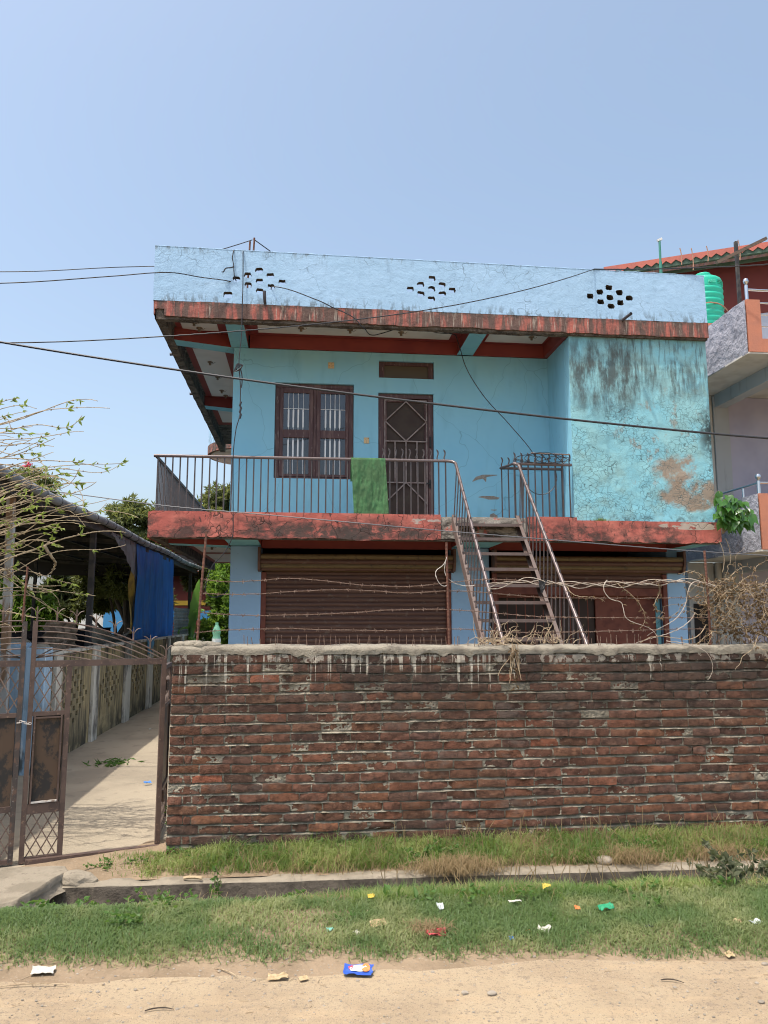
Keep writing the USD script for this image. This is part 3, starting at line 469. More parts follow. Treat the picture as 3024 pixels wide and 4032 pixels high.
struct('channel_bed', sheet(np.array([-120, 0, 120.0]), np.array([-0.62, 0.06]), lambda s, n: dw(s, n, -0.50)), 'kerb_damp', 'damp bed of the open drain')
def kerb(s0, s1, n0, n1, z0, z1, seed, step=0.05):
    """a concrete kerb with worn edges"""
    s = np.arange(s0, s1 + 1e-6, step); m = len(s); rng = np.random.default_rng(seed)
    chip = 0.012 * np.clip(nz(s * 5, s * 0, 0, seed), 0, 1) * 4
    prof = []
    for (n, z, k) in ((n0, z0, 0), (n0, z1 - 0.02, 0), (n0 + 0.012, z1, 1), (n1 - 0.012, z1, 1), (n1, z1 - 0.02, 0), (n1, z0, 0)):
        dz = 0.006 * nz(s * 3, s * 0 + n * 9, 0, seed + 1) * 2 - (chip if k else 0)
        dnn = 0.010 * nz(s * 4, s * 0 + z * 7, 0, seed + 2) * 2
        prof.append(dw(s, n + dnn, z + dz))
    v = np.stack(prof, 1).reshape(-1, 3); k = len(prof)
    i = (np.arange(m - 1)[:, None] * k + np.arange(k - 1)[None]).ravel()
    f = np.stack([i, i + k, i + k + 1, i + 1], 1); col = np.tile(np.arange(k - 1), m - 1)
    return v, f, col
c = T('drain_kerb', 'grey concrete kerb on the wall side of the open drain, damp dark face', 'kerb', tuple(dw(np.array(0.0), np.array(0.06), -0.5)))
for i, (a, b) in enumerate(((-0.28, 0.62), (0.62, 2.42), (2.42, 4.22), (4.22, 7.52))):
    v, f, col = kerb(a, b, 0.0, 0.13, -0.52, -0.200, 31)
    c.put('kerb_face', (v, f[col < 1]), 'kerb_damp', smooth=40); c.put('kerb_stone', (v, f[col >= 1]), 'kerb_concrete', smooth=40)
c = T('drain_kerb', 'low pale concrete kerb on the road side of the open drain, half buried in grass', 'kerb', tuple(dw(np.array(0.0), np.array(-0.5), -0.5)))
for i, (a, b) in enumerate(((-0.05, 1.5), (1.5, 3.6), (3.6, 7.5))):
    c.put('kerb_stone', kerb(a, b, -0.60, -0.41, -0.52, -0.225, 41)[:2], 'kerb_concrete', smooth=40)

# the broken slab that bridges the drain at the gate
def slab(poly, z0, z1, seed, rough=0.02):
    """a broken concrete plate: ragged outline, worn upper edge"""
    p = np.array(Polygon(poly).segmentize(0.045).exterior.coords)[:-1]; n = len(p)
    q = p + rough * np.stack([nz(p[:, 0] * 7, p[:, 1] * 7, 0, seed), nz(p[:, 0] * 7, p[:, 1] * 7, 5, seed)], 1) * 2.4
    tg = np.roll(q, -1, 0) - np.roll(q, 1, 0); inn = np.c_[-tg[:, 1], tg[:, 0]] / np.maximum(np.linalg.norm(tg, axis=1, keepdims=True), 1e-9)
    if not Polygon(q).exterior.is_ccw: inn = -inn
    ring = [(-0.03, z0), (0.012, (z0 + z1) / 2), (0.0, z1 - 0.022), (0.016, z1)]
    v = np.concatenate([np.c_[q + inn * (k + 0.03 * nz(q[:, 0] * 11, q[:, 1] * 11 + z * 40, 0, seed + 3)[:, None] * (z < z1)), np.full(n, z) + 0.008 * nz(q[:, 0] * 5, q[:, 1] * 5, 0, seed + 4)] for k, z in ring])
    i = np.arange(len(ring) - 1)[:, None] * n; j = np.arange(n)[None]; k = (j + 1) % n
    f = np.stack([i + j, i + k, i + n + k, i + n + j], -1).reshape(-1, 4); f = np.vstack([f[:, [0, 1, 2]], f[:, [0, 2, 3]]])
    if not Polygon(q).exterior.is_ccw: f = f[:, ::-1]
    top = v[-n:]; tv, tf = trimesh.creation.triangulate_polygon(Polygon(top[:, :2]).buffer(0), engine='earcut')
    from scipy.spatial import cKDTree
    tz = top[cKDTree(top[:, :2]).query(tv)[1], 2]
    m = MB().add(v, f); tf = np.asarray(tf); a = tv[tf[:, 1]] - tv[tf[:, 0]]; b = tv[tf[:, 2]] - tv[tf[:, 0]]; up = a[:, 0] * b[:, 1] - a[:, 1] * b[:, 0] > 0
    tf = np.where(up[:, None], tf, tf[:, ::-1]); return m.add(np.c_[tv, tz], tf).arrays()
c = T('culvert_slab', 'broken concrete slab bridging the drain in front of the gate', 'concrete slab', (-2.9, 5.4, -0.3))
c.put('plate', slab([(-6, 5.05), (-2.42, 5.12), (-2.36, 5.20), (-2.30, 5.50), (-2.25, 5.80), (-2.33, 5.92), (-6, 5.70)], -0.24, -0.135, 51), 'kerb_concrete', smooth=35)
c.put('broken_edge', slab([(-2.62, 4.80), (-2.23, 4.78), (-2.13, 4.93), (-2.24, 5.06), (-2.40, 5.06), (-2.70, 5.03)], -0.30, -0.185, 53, 0.03), 'kerb_concrete', smooth=35)
def rock(c_, r, seed, squash=(1, 1, 0.7), sub=2):
    m = trimesh.creation.icosphere(subdivisions=sub, radius=1.0); v = np.array(m.vertices)
    v = v * (1 + 0.5 * nz(v[:, 0] * 1.3 + seed, v[:, 1] * 1.3, v[:, 2] * 1.3, seed)[:, None]) * np.array(squash) * r + np.array(c_)
    return v, np.array(m.faces)
solo('concrete_chunk', rock((-2.20, 5.80, -0.20), 0.13, 3, (1.15, 0.7, 0.5), 3), 'kerb_concrete', 'wedge of broken concrete leaning on the drain kerb beside the slab', 'rubble')
solo('gate_sill', MB().bar((-2.72, 6.14, -0.185), (-1.83, 6.60, -0.20), 0.05, 0.05), 'gate_brown', 'rusty steel bar lying across the threshold under the gate', 'sill')

# ================================================================ the blue house
H = T('blue_house', 'two-storey blue house with red slabs, balcony and roller shutters', 'house', (0, 0, 0), house=True)
VF = 1.25
win = rect(1.87, 4.125, 3.29, 5.883); door = rect(3.736, 3.1, 4.758, 5.748); tran = rect(3.747, 6.03, 4.77, 6.357)
H.put('upper_wall', extr(rect(1.12, 3.25, 6.93, 6.5).difference(unary_union([win, door, tran])), VF, VF + 0.23), 'wall_cyan')
H.put('upper_side_wall', B(1.12, 1.35, VF + 0.23, 10.0, 3.25, 6.5), 'wall_cyan')
H.put('back_wall', B(1.12, 9.43, 10.0, 10.2, -0.22, 6.74), 'wall_cyan')
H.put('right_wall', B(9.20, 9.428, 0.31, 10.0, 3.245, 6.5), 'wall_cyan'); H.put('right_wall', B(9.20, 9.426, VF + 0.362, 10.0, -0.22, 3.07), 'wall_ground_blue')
# the projecting block: a displaced, cracked face
def blockface(s, t):
    u = 6.93 + 2.5 * s; z = 3.275 + 3.225 * t
    d = 0.012 * nz(u * 1.4, z * 1.4, 0, 61) + 0.010 * nz(u * 5, z * 5, 0, 62) * 2
    e = np.minimum(np.minimum(s, 1 - s) * 2.5, 0.03) / 0.03
    return np.c_[u, 0.062 + d + (1 - e) * 0.012, z]
H.put('block_wall', grid(100, 120, blockface), 'block_turquoise', smooth=True)
H.put('block_core', B(6.935, 9.425, 0.085, 0.30, 3.26, 6.5), 'wall_cyan')
H.put('block_side_wall', B(6.93, 7.13, 0.302, VF, 3.25, 6.5), 'wall_cyan')
# floors
H.put('balcony_slab', B(0.02, 9.42, 0.0, VF + 0.3, 3.08, 3.25), 'gap_concrete')
H.put('balcony_slab', B(0.02, 1.13, VF + 0.3, 8.0, 3.08, 3.25), 'gap_concrete')
H.put('upper_floor', B(1.13, 9.2, VF + 0.3, 10.0, 3.08, 3.24), 'gap_concrete')
H.put('balcony_edge_beam', B(0.02, 9.44, 0.0, 0.12, 2.905, 3.08), 'rough_concrete')
H.put('balcony_edge_beam', B(0.02, 0.14, 0.12, 8.0, 2.905, 3.08), 'rough_concrete')
def ragged(u0, u1, z0, z1, v0, th, amp, seed, step=0.02, topamp=0.004, corner=None, rows=5, along='u'):
    """a skin of plaster with a ragged lower edge"""
    n = int((u1 - u0) / step)
    def fn(s, t):
        u = u0 + (u1 - u0) * s
        lo = z0 + amp * (nz(u * 2.1, u * 0, 0, seed, 4) * 1.6 + nz(u * 14, u * 0, 0, seed + 1) * 0.7)
        hi = z1 + topamp * nz(u * 3, u * 0, 0, seed + 2) * 2
        if corner is not None: hi = hi - corner(u); lo = np.maximum(lo, z0 - 1 + 0 * u)
        z = lo + (hi - lo) * t
        d = 0.012 * nz(u * 2, z * 4, 0, seed + 3) + 0.006 * nz(u * 11, z * 11, 0, seed + 4)
        return np.c_[u, v0 + d, z] if along == 'u' else np.c_[v0 + d, u, z]
    return solidify(grid(n, rows, fn, flip=(along != 'u')), (0, th, 0) if along == 'u' else (th, 0, 0))
rc = lambda u: np.where(u < 0.06, 0.06 - np.sqrt(np.clip(0.0036 - (0.06 - u) ** 2, 0, 1)), 0.0)
H.put('balcony_fascia', ragged(0.0, 4.64, 2.915, 3.335, -0.028, 0.026, 0.035, 71, corner=rc, rows=8), 'slab_red', smooth=40)
H.put('balcony_fascia', ragged(6.10, 6.935, 2.93, 3.325, -0.030, 0.028, 0.03, 73, rows=8), 'slab_red', smooth=40)
H.put('balcony_fascia', ragged(6.937, 9.455, 2.93, 3.272, -0.026, 0.024, 0.05, 75, rows=8), 'slab_red', smooth=40)
H.put('broken_fascia', ragged(4.645, 6.095, 2.935, 3.300, -0.012, 0.010, 0.035, 77, topamp=0.02, rows=8), 'gap_concrete', smooth=40)
H.put('balcony_curb', B(0.0, 4.64, 0.0, 0.13, 3.25, 3.325), 'slab_red'); H.put('balcony_curb', B(6.10, 6.93, 0.0, 0.13, 3.25, 3.318), 'slab_red')
H.put('balcony_curb', B(0.0, 0.12, 0.13, 8.0, 3.25, 3.322), 'slab_red')
H.put('side_fascia', ragged(0.0, 8.0, 2.92, 3.325, -0.02, 0.02, 0.04, 79, along='v'), 'slab_red', smooth=40)
H.put('ledge', B(6.932, 9.43, 0.0, 0.06, 3.25, 3.262), 'rough_concrete')
# ceiling under the balcony and at the ground floor
def soffit(z, zb, beams, side, whites, floor_v, hi):
    H.put('soffit', B(0.14, 9.42, 0.12, VF, z, z + 0.004), 'soffit_red'); H.put('soffit', B(0.14, 1.12, VF, 7.9, z, z + 0.004), 'soffit_red')
    for (u0, u1) in beams:
        H.put('ceiling_beam', B(u0, u1, 0.121, VF - 0.002, zb + 0.003, z - 0.002), 'soffit_red'); H.put('beam_underside', B(u0, u1, 0.121, VF - 0.002, zb, zb + 0.0028), 'beam_teal')
    for (v0, v1) in side:
        sp = Polygon([(0.105, v0 - 0.31), (0.105, v0 - 0.02), (1.118, v1), (1.118, v0)]); H.put('ceiling_beam', extr(sp, zb + 0.003, z - 0.002, 'z'), 'soffit_red'); H.put('beam_underside', extr(sp, zb, zb + 0.0028, 'z'), 'beam_teal')
    for (a, b, c_, d) in whites:
        H.put('ceiling_panel', B(a, b, c_, d, z - 0.006, z - 0.002), 'soffit_white')
ZR = 6.74
soffit(ZR, 6.505, [(1.07, 1.375), (5.20, 5.50)], [(1.27, 1.60), (5.52, 5.86)], [(0.24, 0.86, 0.40, 1.08), (1.56, 5.02, 0.40, 1.07), (5.70, 6.79, 0.40, 1.10), (0.27, 0.86, 2.02, 5.20), (0.27, 0.86, 6.2, 7.6)], VF, 1)
H.put('wall_beam', B(1.40, 6.85, 1.215, VF - 0.003, 6.505, ZR - 0.003), 'soffit_red'); H.put('wall_beam', B(6.85, 6.93, 0.13, VF - 0.003, 6.505, ZR - 0.003), 'soffit_red')
H.put('wall_beam', B(1.04, 1.12, 1.62, 7.9, 6.505, ZR - 0.003), 'soffit_red')
soffit(3.075, 2.915, [(1.15, 1.68), (5.06, 5.74), (9.08, 9.42)], [(1.27, 1.75)], [(0.26, 0.90, 2.3, 4.5), (0.26, 0.90, 5.0, 7.4), (1.9, 4.9, 0.4, 1.0)], VF, 0)
H.put('wall_beam', B(1.69, 5.05, 1.19, VF - 0.003, 2.87, 3.07), 'soffit_red'); H.put('wall_beam', B(5.75, 9.07, 1.19, VF - 0.003, 2.87, 3.07), 'soffit_red')
for (u, v, z) in ((0.48, 0.697, ZR), (0.535, 0.952, ZR), (0.511, 2.782, ZR), (0.555, 3.743, ZR), (0.542, 4.722, ZR), (0.59, 5.10, ZR), (2.32, 0.766, ZR), (3.186, 0.763, ZR), (4.10, 0.783, ZR), (6.49, 0.763, ZR), (0.62, 3.1, 3.07)):
    H.put('bulb_holder', MB().lathe([(0.055, 0), (0.055, -0.012), (0.022, -0.02), (0.024, -0.065), (0.0, -0.066)], (u, v, z - 0.006), 10).tube(curve([(u, v, z - 0.012), (u + 0.07, v, z - 0.03), (u + 0.10, v, z - 0.008)], 6), 0.004, 4), 'brass_holder')
# the roof slab, its red edge band and the parapet
H.put('roof_slab', B(-0.03, 9.42, 0.0, 10.2, ZR + 0.005, 6.85), 'rough_concrete')
def under(u0, u1, v0, v1, z0, z1, seed, along='u'):
    n = 160
    def fn(s, t):
        a = (u0 + (u1 - u0) * s) if along == 'u' else (v0 + (v1 - v0) * s)
        b = np.interp(t, [0, .33, .66, 1], [0, 0, 1, 1]); z = np.where((t > 0.2) & (t < 0.8), z0, z1) + 0.03 * nz(a * 3, t * 5, 0, seed) * ((t > 0.2) & (t < 0.8)) + 0.02 * nz(a * 15, t * 5, 0, seed + 1) * ((t > 0.2) & (t < 0.8))
        c_ = (v0 + (v1 - v0) * b) if along == 'u' else (u0 + (u1 - u0) * b)
        return np.c_[a, c_, z] if along == 'u' else np.c_[c_, a, z]
    return grid(n, 3, fn, flip=(along == 'u'))
H.put('roof_edge_beam', under(-0.03, 9.43, 0.0, 0.12, 6.50, 6.745, 81), 'rough_concrete')
H.put('roof_edge_beam', under(-0.05, 0.10, 0.0, 10.2, 6.50, 6.745, 83, 'v'), 'rough_concrete')
nick = lambda u: 0.0 * u
H.put('roof_band', ragged(0.10, 9.44, 6.535, 6.802, -0.030, 0.028, 0.030, 85, rows=6, topamp=0.012), 'band_red', smooth=40)
H.put('roof_band', ragged(-0.06, 0.10, 6.66, 6.80, -0.026, 0.024, 0.06, 87, rows=4), 'band_red', smooth=40, label='broken corner of the red roof band')
H.put('roof_side_band', ragged(0.0, 10.2, 6.56, 6.80, -0.075, 0.024, 0.05, 89, along='v'), 'band_red', smooth=40)
holes = [(1.243,7.226),(1.429,7.305),(1.443,7.131),(1.616,7.395),(1.629,7.21),(1.633,7.034),(1.806,7.313),(1.82,7.116),(1.998,7.201),
         (4.155,7.186),(4.331,7.272),(4.337,7.108),(4.531,7.391),(4.525,7.207),(4.516,7.027),(4.699,7.289),(4.705,7.125),(4.875,7.2),
         (7.31,7.205),(7.486,7.289),(7.494,7.11),(7.655,7.377),(7.667,7.198),(7.68,7.035),(7.841,7.293),(7.849,7.11),(8.015,7.205)]
hr = np.random.default_rng(5)
def raghole(u, z, w, h, n=14):
    a = np.arange(n) * 2 * math.pi / n; c_, s_ = np.cos(a), np.sin(a)
    k = 1 / np.maximum(np.abs(c_), np.abs(s_)) ** 0.75
    return Polygon(np.c_[u + w / 2 * c_ * k * hr.uniform(0.85, 1.12, n), z + h / 2 * s_ * k * hr.uniform(0.85, 1.1, n)])
HP = [raghole(u, z, 0.122, 0.098) for u, z in holes] + [raghole(1.12, 6.945, 0.15, 0.115)]
front = Polygon([(-0.082, 6.803), (9.43, 6.803), (9.415, 7.685), (-0.085, 7.748)])
fine = front.difference(unary_union(HP))
pv, pf = vf(extr(fine, -0.030, 0.075)); pn = np.cross(pv[pf[:, 1]] - pv[pf[:, 0]], pv[pf[:, 2]] - pv[pf[:, 0]]); pc = pv[pf].mean(1)
inner = (np.abs(pn[:, 1]) < 0.3 * np.linalg.norm(pn, axis=1)) & (pc[:, 2] > 6.84) & (pc[:, 2] < 7.60) & (pc[:, 0] > 0.5) & (pc[:, 0] < 9.0)
H.put('parapet', (pv, pf[~inner]), 'parapet_blue'); H.put('hole_lining', (pv, pf[inner]), 'rough_concrete', kind='stuff')
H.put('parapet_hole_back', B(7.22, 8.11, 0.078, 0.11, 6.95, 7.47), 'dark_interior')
H.put('parapet_return', B(-0.085, 0.03, 0.0765, 10.2, 6.803, 7.745), 'parapet_blue'); H.put('parapet_return', B(9.32, 9.425, 0.0765, 10.2, 6.803, 7.69), 'parapet_blue')
H.put('parapet_back', B(0.032, 9.318, 10.08, 10.2, 6.86, 7.70), 'parapet_blue')
def capfn(s, t):
    u = -0.09 + 9.53 * s; a = t * math.pi
    return np.c_[u, 0.0225 - 0.056 * np.cos(a), 7.743 - 0.0066 * (u + 0.085) + 0.018 * np.sin(a) + 0.006 * nz(u * 6, t * 2, 0, 91)]
H.put('parapet_cap', grid(220, 5, capfn, flip=False), 'parapet_blue', smooth=True)
# drain spouts
for p in ([(1.727, 0.02, 6.83), (1.722, -0.10, 6.86), (1.718, -0.16, 6.985)], [(7.87, 0.02, 6.79), (7.89, -0.10, 6.80), (7.93, -0.27, 6.82)], [(9.3, 0.0, 0)][:0]):
    if p: 
        m = MB().tube(curve(p, 8), 0.026, 12, cap=False).tube(curve(p, 8), 0.019, 12, cap=False); m.F[-1] = m.F[-1][:, ::-1]
        H.put('drain_spout', m, 'pipe_grey')
for v in (2.6, 5.3): H.put('drain_spout', MB().tube([(-0.02, v, 6.82), (-0.25, v, 6.80)], 0.03, 10), 'pipe_grey')
H.put('drain_spout', MB().tube([(2.95, 0.0, 3.20), (2.95, -0.06, 3.195)], 0.014, 8), 'pipe_grey')
# ---- the window
w = H.node('window')
def fr(name, x0, x1, z0, z1, y0, y1, mat='maroon_wood', under=w, b=0.005): H.put(name, cham(x0, x1, y0, y1, z0, z1, b), mat, under=under)
fr('frame', 1.872, 1.955, 4.127, 5.81, 1.31, 1.42); fr('frame', 3.205, 3.288, 4.127, 5.81, 1.31, 1.42); fr('frame', 1.872, 3.288, 5.812, 5.881, 1.31, 1.42); fr('frame', 1.955, 3.205, 4.127, 4.165, 1.312, 1.42)
fr('frame', 2.56, 2.615, 4.167, 5.81, 1.315, 1.42)
for (a, b, ga, gb) in ((1.957, 2.558, 2.022, 2.482), (2.617, 3.203, 2.692, 3.140)):
    fr('sash', a, ga, 4.168, 5.808, 1.30, 1.345); fr('sash', gb, b, 4.168, 5.808, 1.30, 1.345)
    for (z0, z1) in ((4.168, 4.215), (4.88, 5.027), (5.712, 5.808)): fr('sash', ga, gb, z0, z1, 1.301, 1.344)
    for (z0, z1) in ((4.215, 4.88), (5.027, 5.712)): H.put('pane', B(ga, gb, 1.328, 1.331, z0, z1), 'glass', under=w)
    bars = [ga + (gb - ga) * k for k in (0.20, 0.39, 0.58, 0.77)]
    for x in bars:
        m = MB().tube([(x, 1.322, 4.217), (x, 1.322, 5.71)], 0.0045, 6)
        for (z0, z1) in ((4.50, 4.83), (5.09, 5.39)): m.lathe([(0.0, z0 - 0.03), (0.006, z0 - 0.025), (0.015, z0), (0.015, z1), (0.006, z1 + 0.025), (0, z1 + 0.03)], (x, 1.322, 0), 10)
        H.put('window_bar', m, 'white_enamel', under=w)
    for z in (5.418, 4.53)[:1]: H.put('window_bar', MB().tube([(ga, 1.324, z), (gb, 1.324, z)], 0.0045, 6), 'white_enamel', under=w)
def cur(s, t):
    u = 1.9 + 1.36 * s; return np.c_[u, 1.46 + 0.004 * np.sin(u * 25), 4.14 + 1.72 * t]
H.put('curtain', grid(120, 1, cur), 'curtain_grey', under=w, smooth=True)
# ---- the door and the light above it
d = H.node('door')
for a in ((3.738, 3.842, 3.25, 5.66, 1.30, 1.43), (4.660, 4.756, 3.25, 5.66, 1.30, 1.43), (3.738, 4.756, 5.662, 5.746, 1.30, 1.43)): fr('frame', *a, under=d)
for a in ((3.844, 3.90, 3.26, 5.655, 1.325, 1.37), (4.60, 4.658, 3.26, 5.655, 1.325, 1.37), (3.90, 4.60, 5.60, 5.655, 1.326, 1.369), (3.90, 4.60, 3.26, 3.40, 1.326, 1.369)): fr('door_rail', *a, under=d)
H.put('door_sheet', B(3.90, 4.60, 1.352, 1.36, 3.40, 5.60), 'door_sheet', under=d)
gr = lambda p, q: H.put('grille_bar', MB().bar((p[0], 1.315, p[1]), (q[0], 1.315, q[1]), 0.022, 0.012, up=(0, 1, 0)), 'grey_rod', under=d)
for p, q in (((3.855, 5.63), (4.645, 5.63)), ((3.862, 3.4), (3.862, 5.62)), ((4.636, 3.4), (4.636, 5.62)), ((4.255, 5.609), (3.868, 5.234)), ((3.868, 5.234), (4.252, 4.868)), ((4.255, 5.609), (4.632, 5.234)), ((4.632, 5.234), (4.252, 4.868)),
             ((3.868, 4.862), (4.632, 4.862)), ((4.05, 4.855), (4.05, 4.10)), ((4.252, 4.855), (4.252, 4.10)), ((4.454, 4.855), (4.454, 4.10)), ((3.868, 4.096), (4.632, 4.096)), ((4.24, 4.09), (3.868, 3.72)), ((4.262, 4.09), (4.632, 3.72))): gr(p, q)
H.put('door_lock', MB().box(4.665, 4.715, 1.275, 1.30, 4.0, 4.15).box(4.62, 4.70, 1.262, 1.275, 4.065, 4.09), 'plastic_black', under=d); H.put('door_latch', B(4.685, 4.71, 1.27, 1.30, 4.75, 4.95), 'plastic_black', under=d)
t_ = H.node('transom')
for a in ((3.749, 3.852, 6.032, 6.355, 1.30, 1.42), (4.672, 4.768, 6.032, 6.355, 1.30, 1.42), (3.852, 4.672, 6.29, 6.355, 1.301, 1.42), (3.852, 4.672, 6.032, 6.052, 1.301, 1.42)): fr('frame', *a, under=t_)
H.put('pane', B(3.852, 4.672, 1.34, 1.346, 6.052, 6.29), 'transom_glass', under=t_)
H.put('switch_plate', cham(3.475, 3.568, VF - 0.014, VF, 4.79, 4.898, 0.004), 'cream_plastic'); H.put('junction_box', cham(2.815, 2.925, VF - 0.016, VF, 6.17, 6.285, 0.004), 'cream_plastic', label='broken cream junction box high on the wall')
def patch(pts, name='bare_patch'):
    H.put(name, extr(Polygon(pts).buffer(0.006), VF - 0.0025, VF - 0.0005), 'bare_plaster')
patch([(5.463, 4.13), (5.53, 4.21), (5.65, 4.25), (5.76, 4.255), (5.92, 4.255), (5.80, 4.235), (5.72, 4.22), (5.71, 4.13), (5.66, 4.19), (5.56, 4.17)])
patch([(5.577, 3.842), (5.64, 3.858), (5.85, 3.860), (5.954, 3.835), (5.93, 3.812), (5.76, 3.805), (5.66, 3.83)])
patch([(5.80, 3.610), (5.90, 3.612), (5.86, 3.602)]); patch([(5.77, 3.40), (5.78, 3.52), (5.84, 3.545), (5.91, 3.50), (5.92, 3.40)])
# ---- ground floor: columns, shutters, rooms
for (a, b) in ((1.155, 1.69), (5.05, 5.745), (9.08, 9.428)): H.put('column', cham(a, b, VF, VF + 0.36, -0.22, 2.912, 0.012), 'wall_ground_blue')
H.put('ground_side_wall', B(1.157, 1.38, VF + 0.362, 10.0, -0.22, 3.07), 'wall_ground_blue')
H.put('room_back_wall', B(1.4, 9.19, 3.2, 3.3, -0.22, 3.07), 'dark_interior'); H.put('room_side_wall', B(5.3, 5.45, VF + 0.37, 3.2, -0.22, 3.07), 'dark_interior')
def slatprof(z, y): return [(y, z), (y - 0.014, z + 0.012), (y - 0.019, z + 0.034), (y - 0.014, z + 0.058), (y + 0.001, z + 0.070), (y + 0.002, z + 0.0785)]
def slat(u0, u1, z, y, tilt=0.0):
    pr = np.array(slatprof(z, y)); k = len(pr)
    v = np.vstack([np.c_[np.full(k, u0), pr[:, 0], pr[:, 1] + tilt * u0], np.c_[np.full(k, u1), pr[:, 0], pr[:, 1] + tilt * u1]])
    i = np.arange(k - 1); return v, np.stack([i, i + k, i + k + 1, i + 1], 1)
def shutter(u0, u1, hood_u0, hood_u1, zlow, label, tilt=0.0, ztop=2.50):
    s = H.node('roller_shutter', label)
    z = ztop
    while z > zlow: z -= 0.0785; H.put('slat', slat(u0, u1, z, 1.33, tilt), 'shutter_brown', under=s)
    H.put('bottom_bar', MB().bar((u0, 1.325, z - 0.07 + tilt * u0), (u1, 1.325, z - 0.07 + tilt * u1), 0.03, 0.14), 'red_oxide', under=s)
    for k in range(6):       # the coil under the hood: fat ribs
        a0 = math.radians(18 - k * 26); cy, cz, R = 1.235, 2.70, 0.20
        n = 5; pr = []
        for j in range(n + 1):
            a = a0 - math.radians(26) * j / n; r = R + 0.034 * math.sin(math.pi * j / n) ** 0.7; pr.append((cy - r * math.cos(a), cz + r * math.sin(a) * 0.98))
        pr = np.array(pr); m = len(pr)
        v = np.vstack([np.c_[np.full(m, hood_u0 + 0.05), pr], np.c_[np.full(m, hood_u1 - 0.05), pr]]); i = np.arange(m - 1)
        H.put('coil_rib', (v, np.stack([i, i + 1, i + m + 1, i + m], 1)[:, ::-1]), 'shutter_hood' if k % 2 == 0 else 'shutter_brown', under=s, smooth=True)
    for (a, b) in ((hood_u0, hood_u0 + 0.045), (hood_u1 - 0.045, hood_u1)):
        H.put('hood_bracket', extr(Polygon([(VF, 2.87), (0.99, 2.87), (0.985, 2.62), (1.05, 2.48), (VF, 2.46)]), a, b, 'x'), 'shutter_brown', under=s)
    for (a, b) in ((u0 - 0.07, u0 + 0.02), (u1 - 0.02, u1 + 0.07)): H.put('guide_rail', cham(a, b, 1.262, 1.345, -0.20, 2.46, 0.006), 'red_oxide', under=s)
shutter(1.76, 4.975, 1.64, 5.09, -0.05, 'closed dark brown roller shutter')
shutter(5.87, 9.02, 5.78, 9.33, 2.32, 'half-raised dark brown roller shutter hanging askew', tilt=-0.012, ztop=2.62)
g_ = H.node('collapsible_gate')
for x in np.arange(5.95, 7.79, 0.168): H.put('gate_bar', MB().tube([(x, 1.47, -0.2), (x, 1.47, 2.03)], 0.010, 6), 'red_oxide', under=g_)
H.put('top_rail', B(5.87, 9.02, 1.45, 1.50, 2.03, 2.09), 'red_oxide', under=g_)
H.put('gate_backing', B(5.80, 7.785, 1.56, 1.58, -0.2, 2.3), 'door_sheet', under=g_); H.put('shop_door', cham(7.79, 8.94, 1.50, 1.545, -0.2, 2.02, 0.004), 'red_oxide'); H.put('shop_door_post', cham(8.945, 9.03, 1.49, 1.56, -0.2, 2.02, 0.004), 'beam_teal')
# ---- railings of the balcony
R_ = H.node('balcony_railing')
H.put('handrail', MB().tube([(0.02, 0.06, 4.235), (4.70, 0.06, 4.248)], 0.025, 10), 'worn_rail', under=R_, smooth=True)
for x in np.arange(0.085, 4.75, 0.1165): H.put('baluster', MB().bar((x, 0.06, 3.31), (x, 0.06, 4.228), 0.021, up=(0, 1, 0)), 'rail_steel', under=R_)
H.put('handrail', MB().tube([(0.06, 0.06, 4.225), (0.06, 6.85, 4.225)], 0.025, 8), 'rail_steel', under=R_, smooth=True)
for y in np.arange(0.18, 6.85, 0.1165): H.put('baluster', MB().bar((0.06, y, 3.31), (0.06, y, 4.21), 0.017, up=(0, 1, 0)), 'rail_steel', under=R_)
def hook(x, y, z, h=0.185, under=R_):
    pts = curve([(x - 0.004, y, z), (x - 0.008, y, z + 0.07), (x + 0.004, y, z + 0.13), (x - 0.012, y, z + h - 0.015), (x - 0.022, y, z + h)], 9)
    H.put('spike', MB().tube(pts, [0.010, 0.011, 0.012, 0.012, 0.012, 0.013, 0.014, 0.013, 0.005], 6), 'rail_steel', under=under)
for x in (3.71, 3.81, 3.918, 4.03, 4.152, 4.266, 4.383, 4.507, 4.616, 4.735): hook(x, 0.06, 4.255)
for (ya, za, xa) in ((0.06, 4.225, 5.89), (0.50, 4.235, 5.79)):
    H.put('handrail', MB().tube([(xa, ya, za), (6.905, ya, za)], 0.024, 10), 'worn_rail' if ya < 0.1 else 'rail_steel', under=R_, smooth=True)
    for x in np.arange(xa + 0.02, 6.92, 0.119): H.put('baluster', MB().bar((x, ya, 3.26), (x, ya, za - 0.02), 0.018, up=(0, 1, 0)), 'rail_steel', under=R_)
    for x in np.arange(xa + 0.035, 6.90, 0.119): hook(x, ya, za + 0.015, 0.18)
H.put('handrail', MB().tube([(5.88, 0.07, 4.22), (5.79, 0.50, 4.235)], 0.02, 8), 'rail_steel', under=R_)
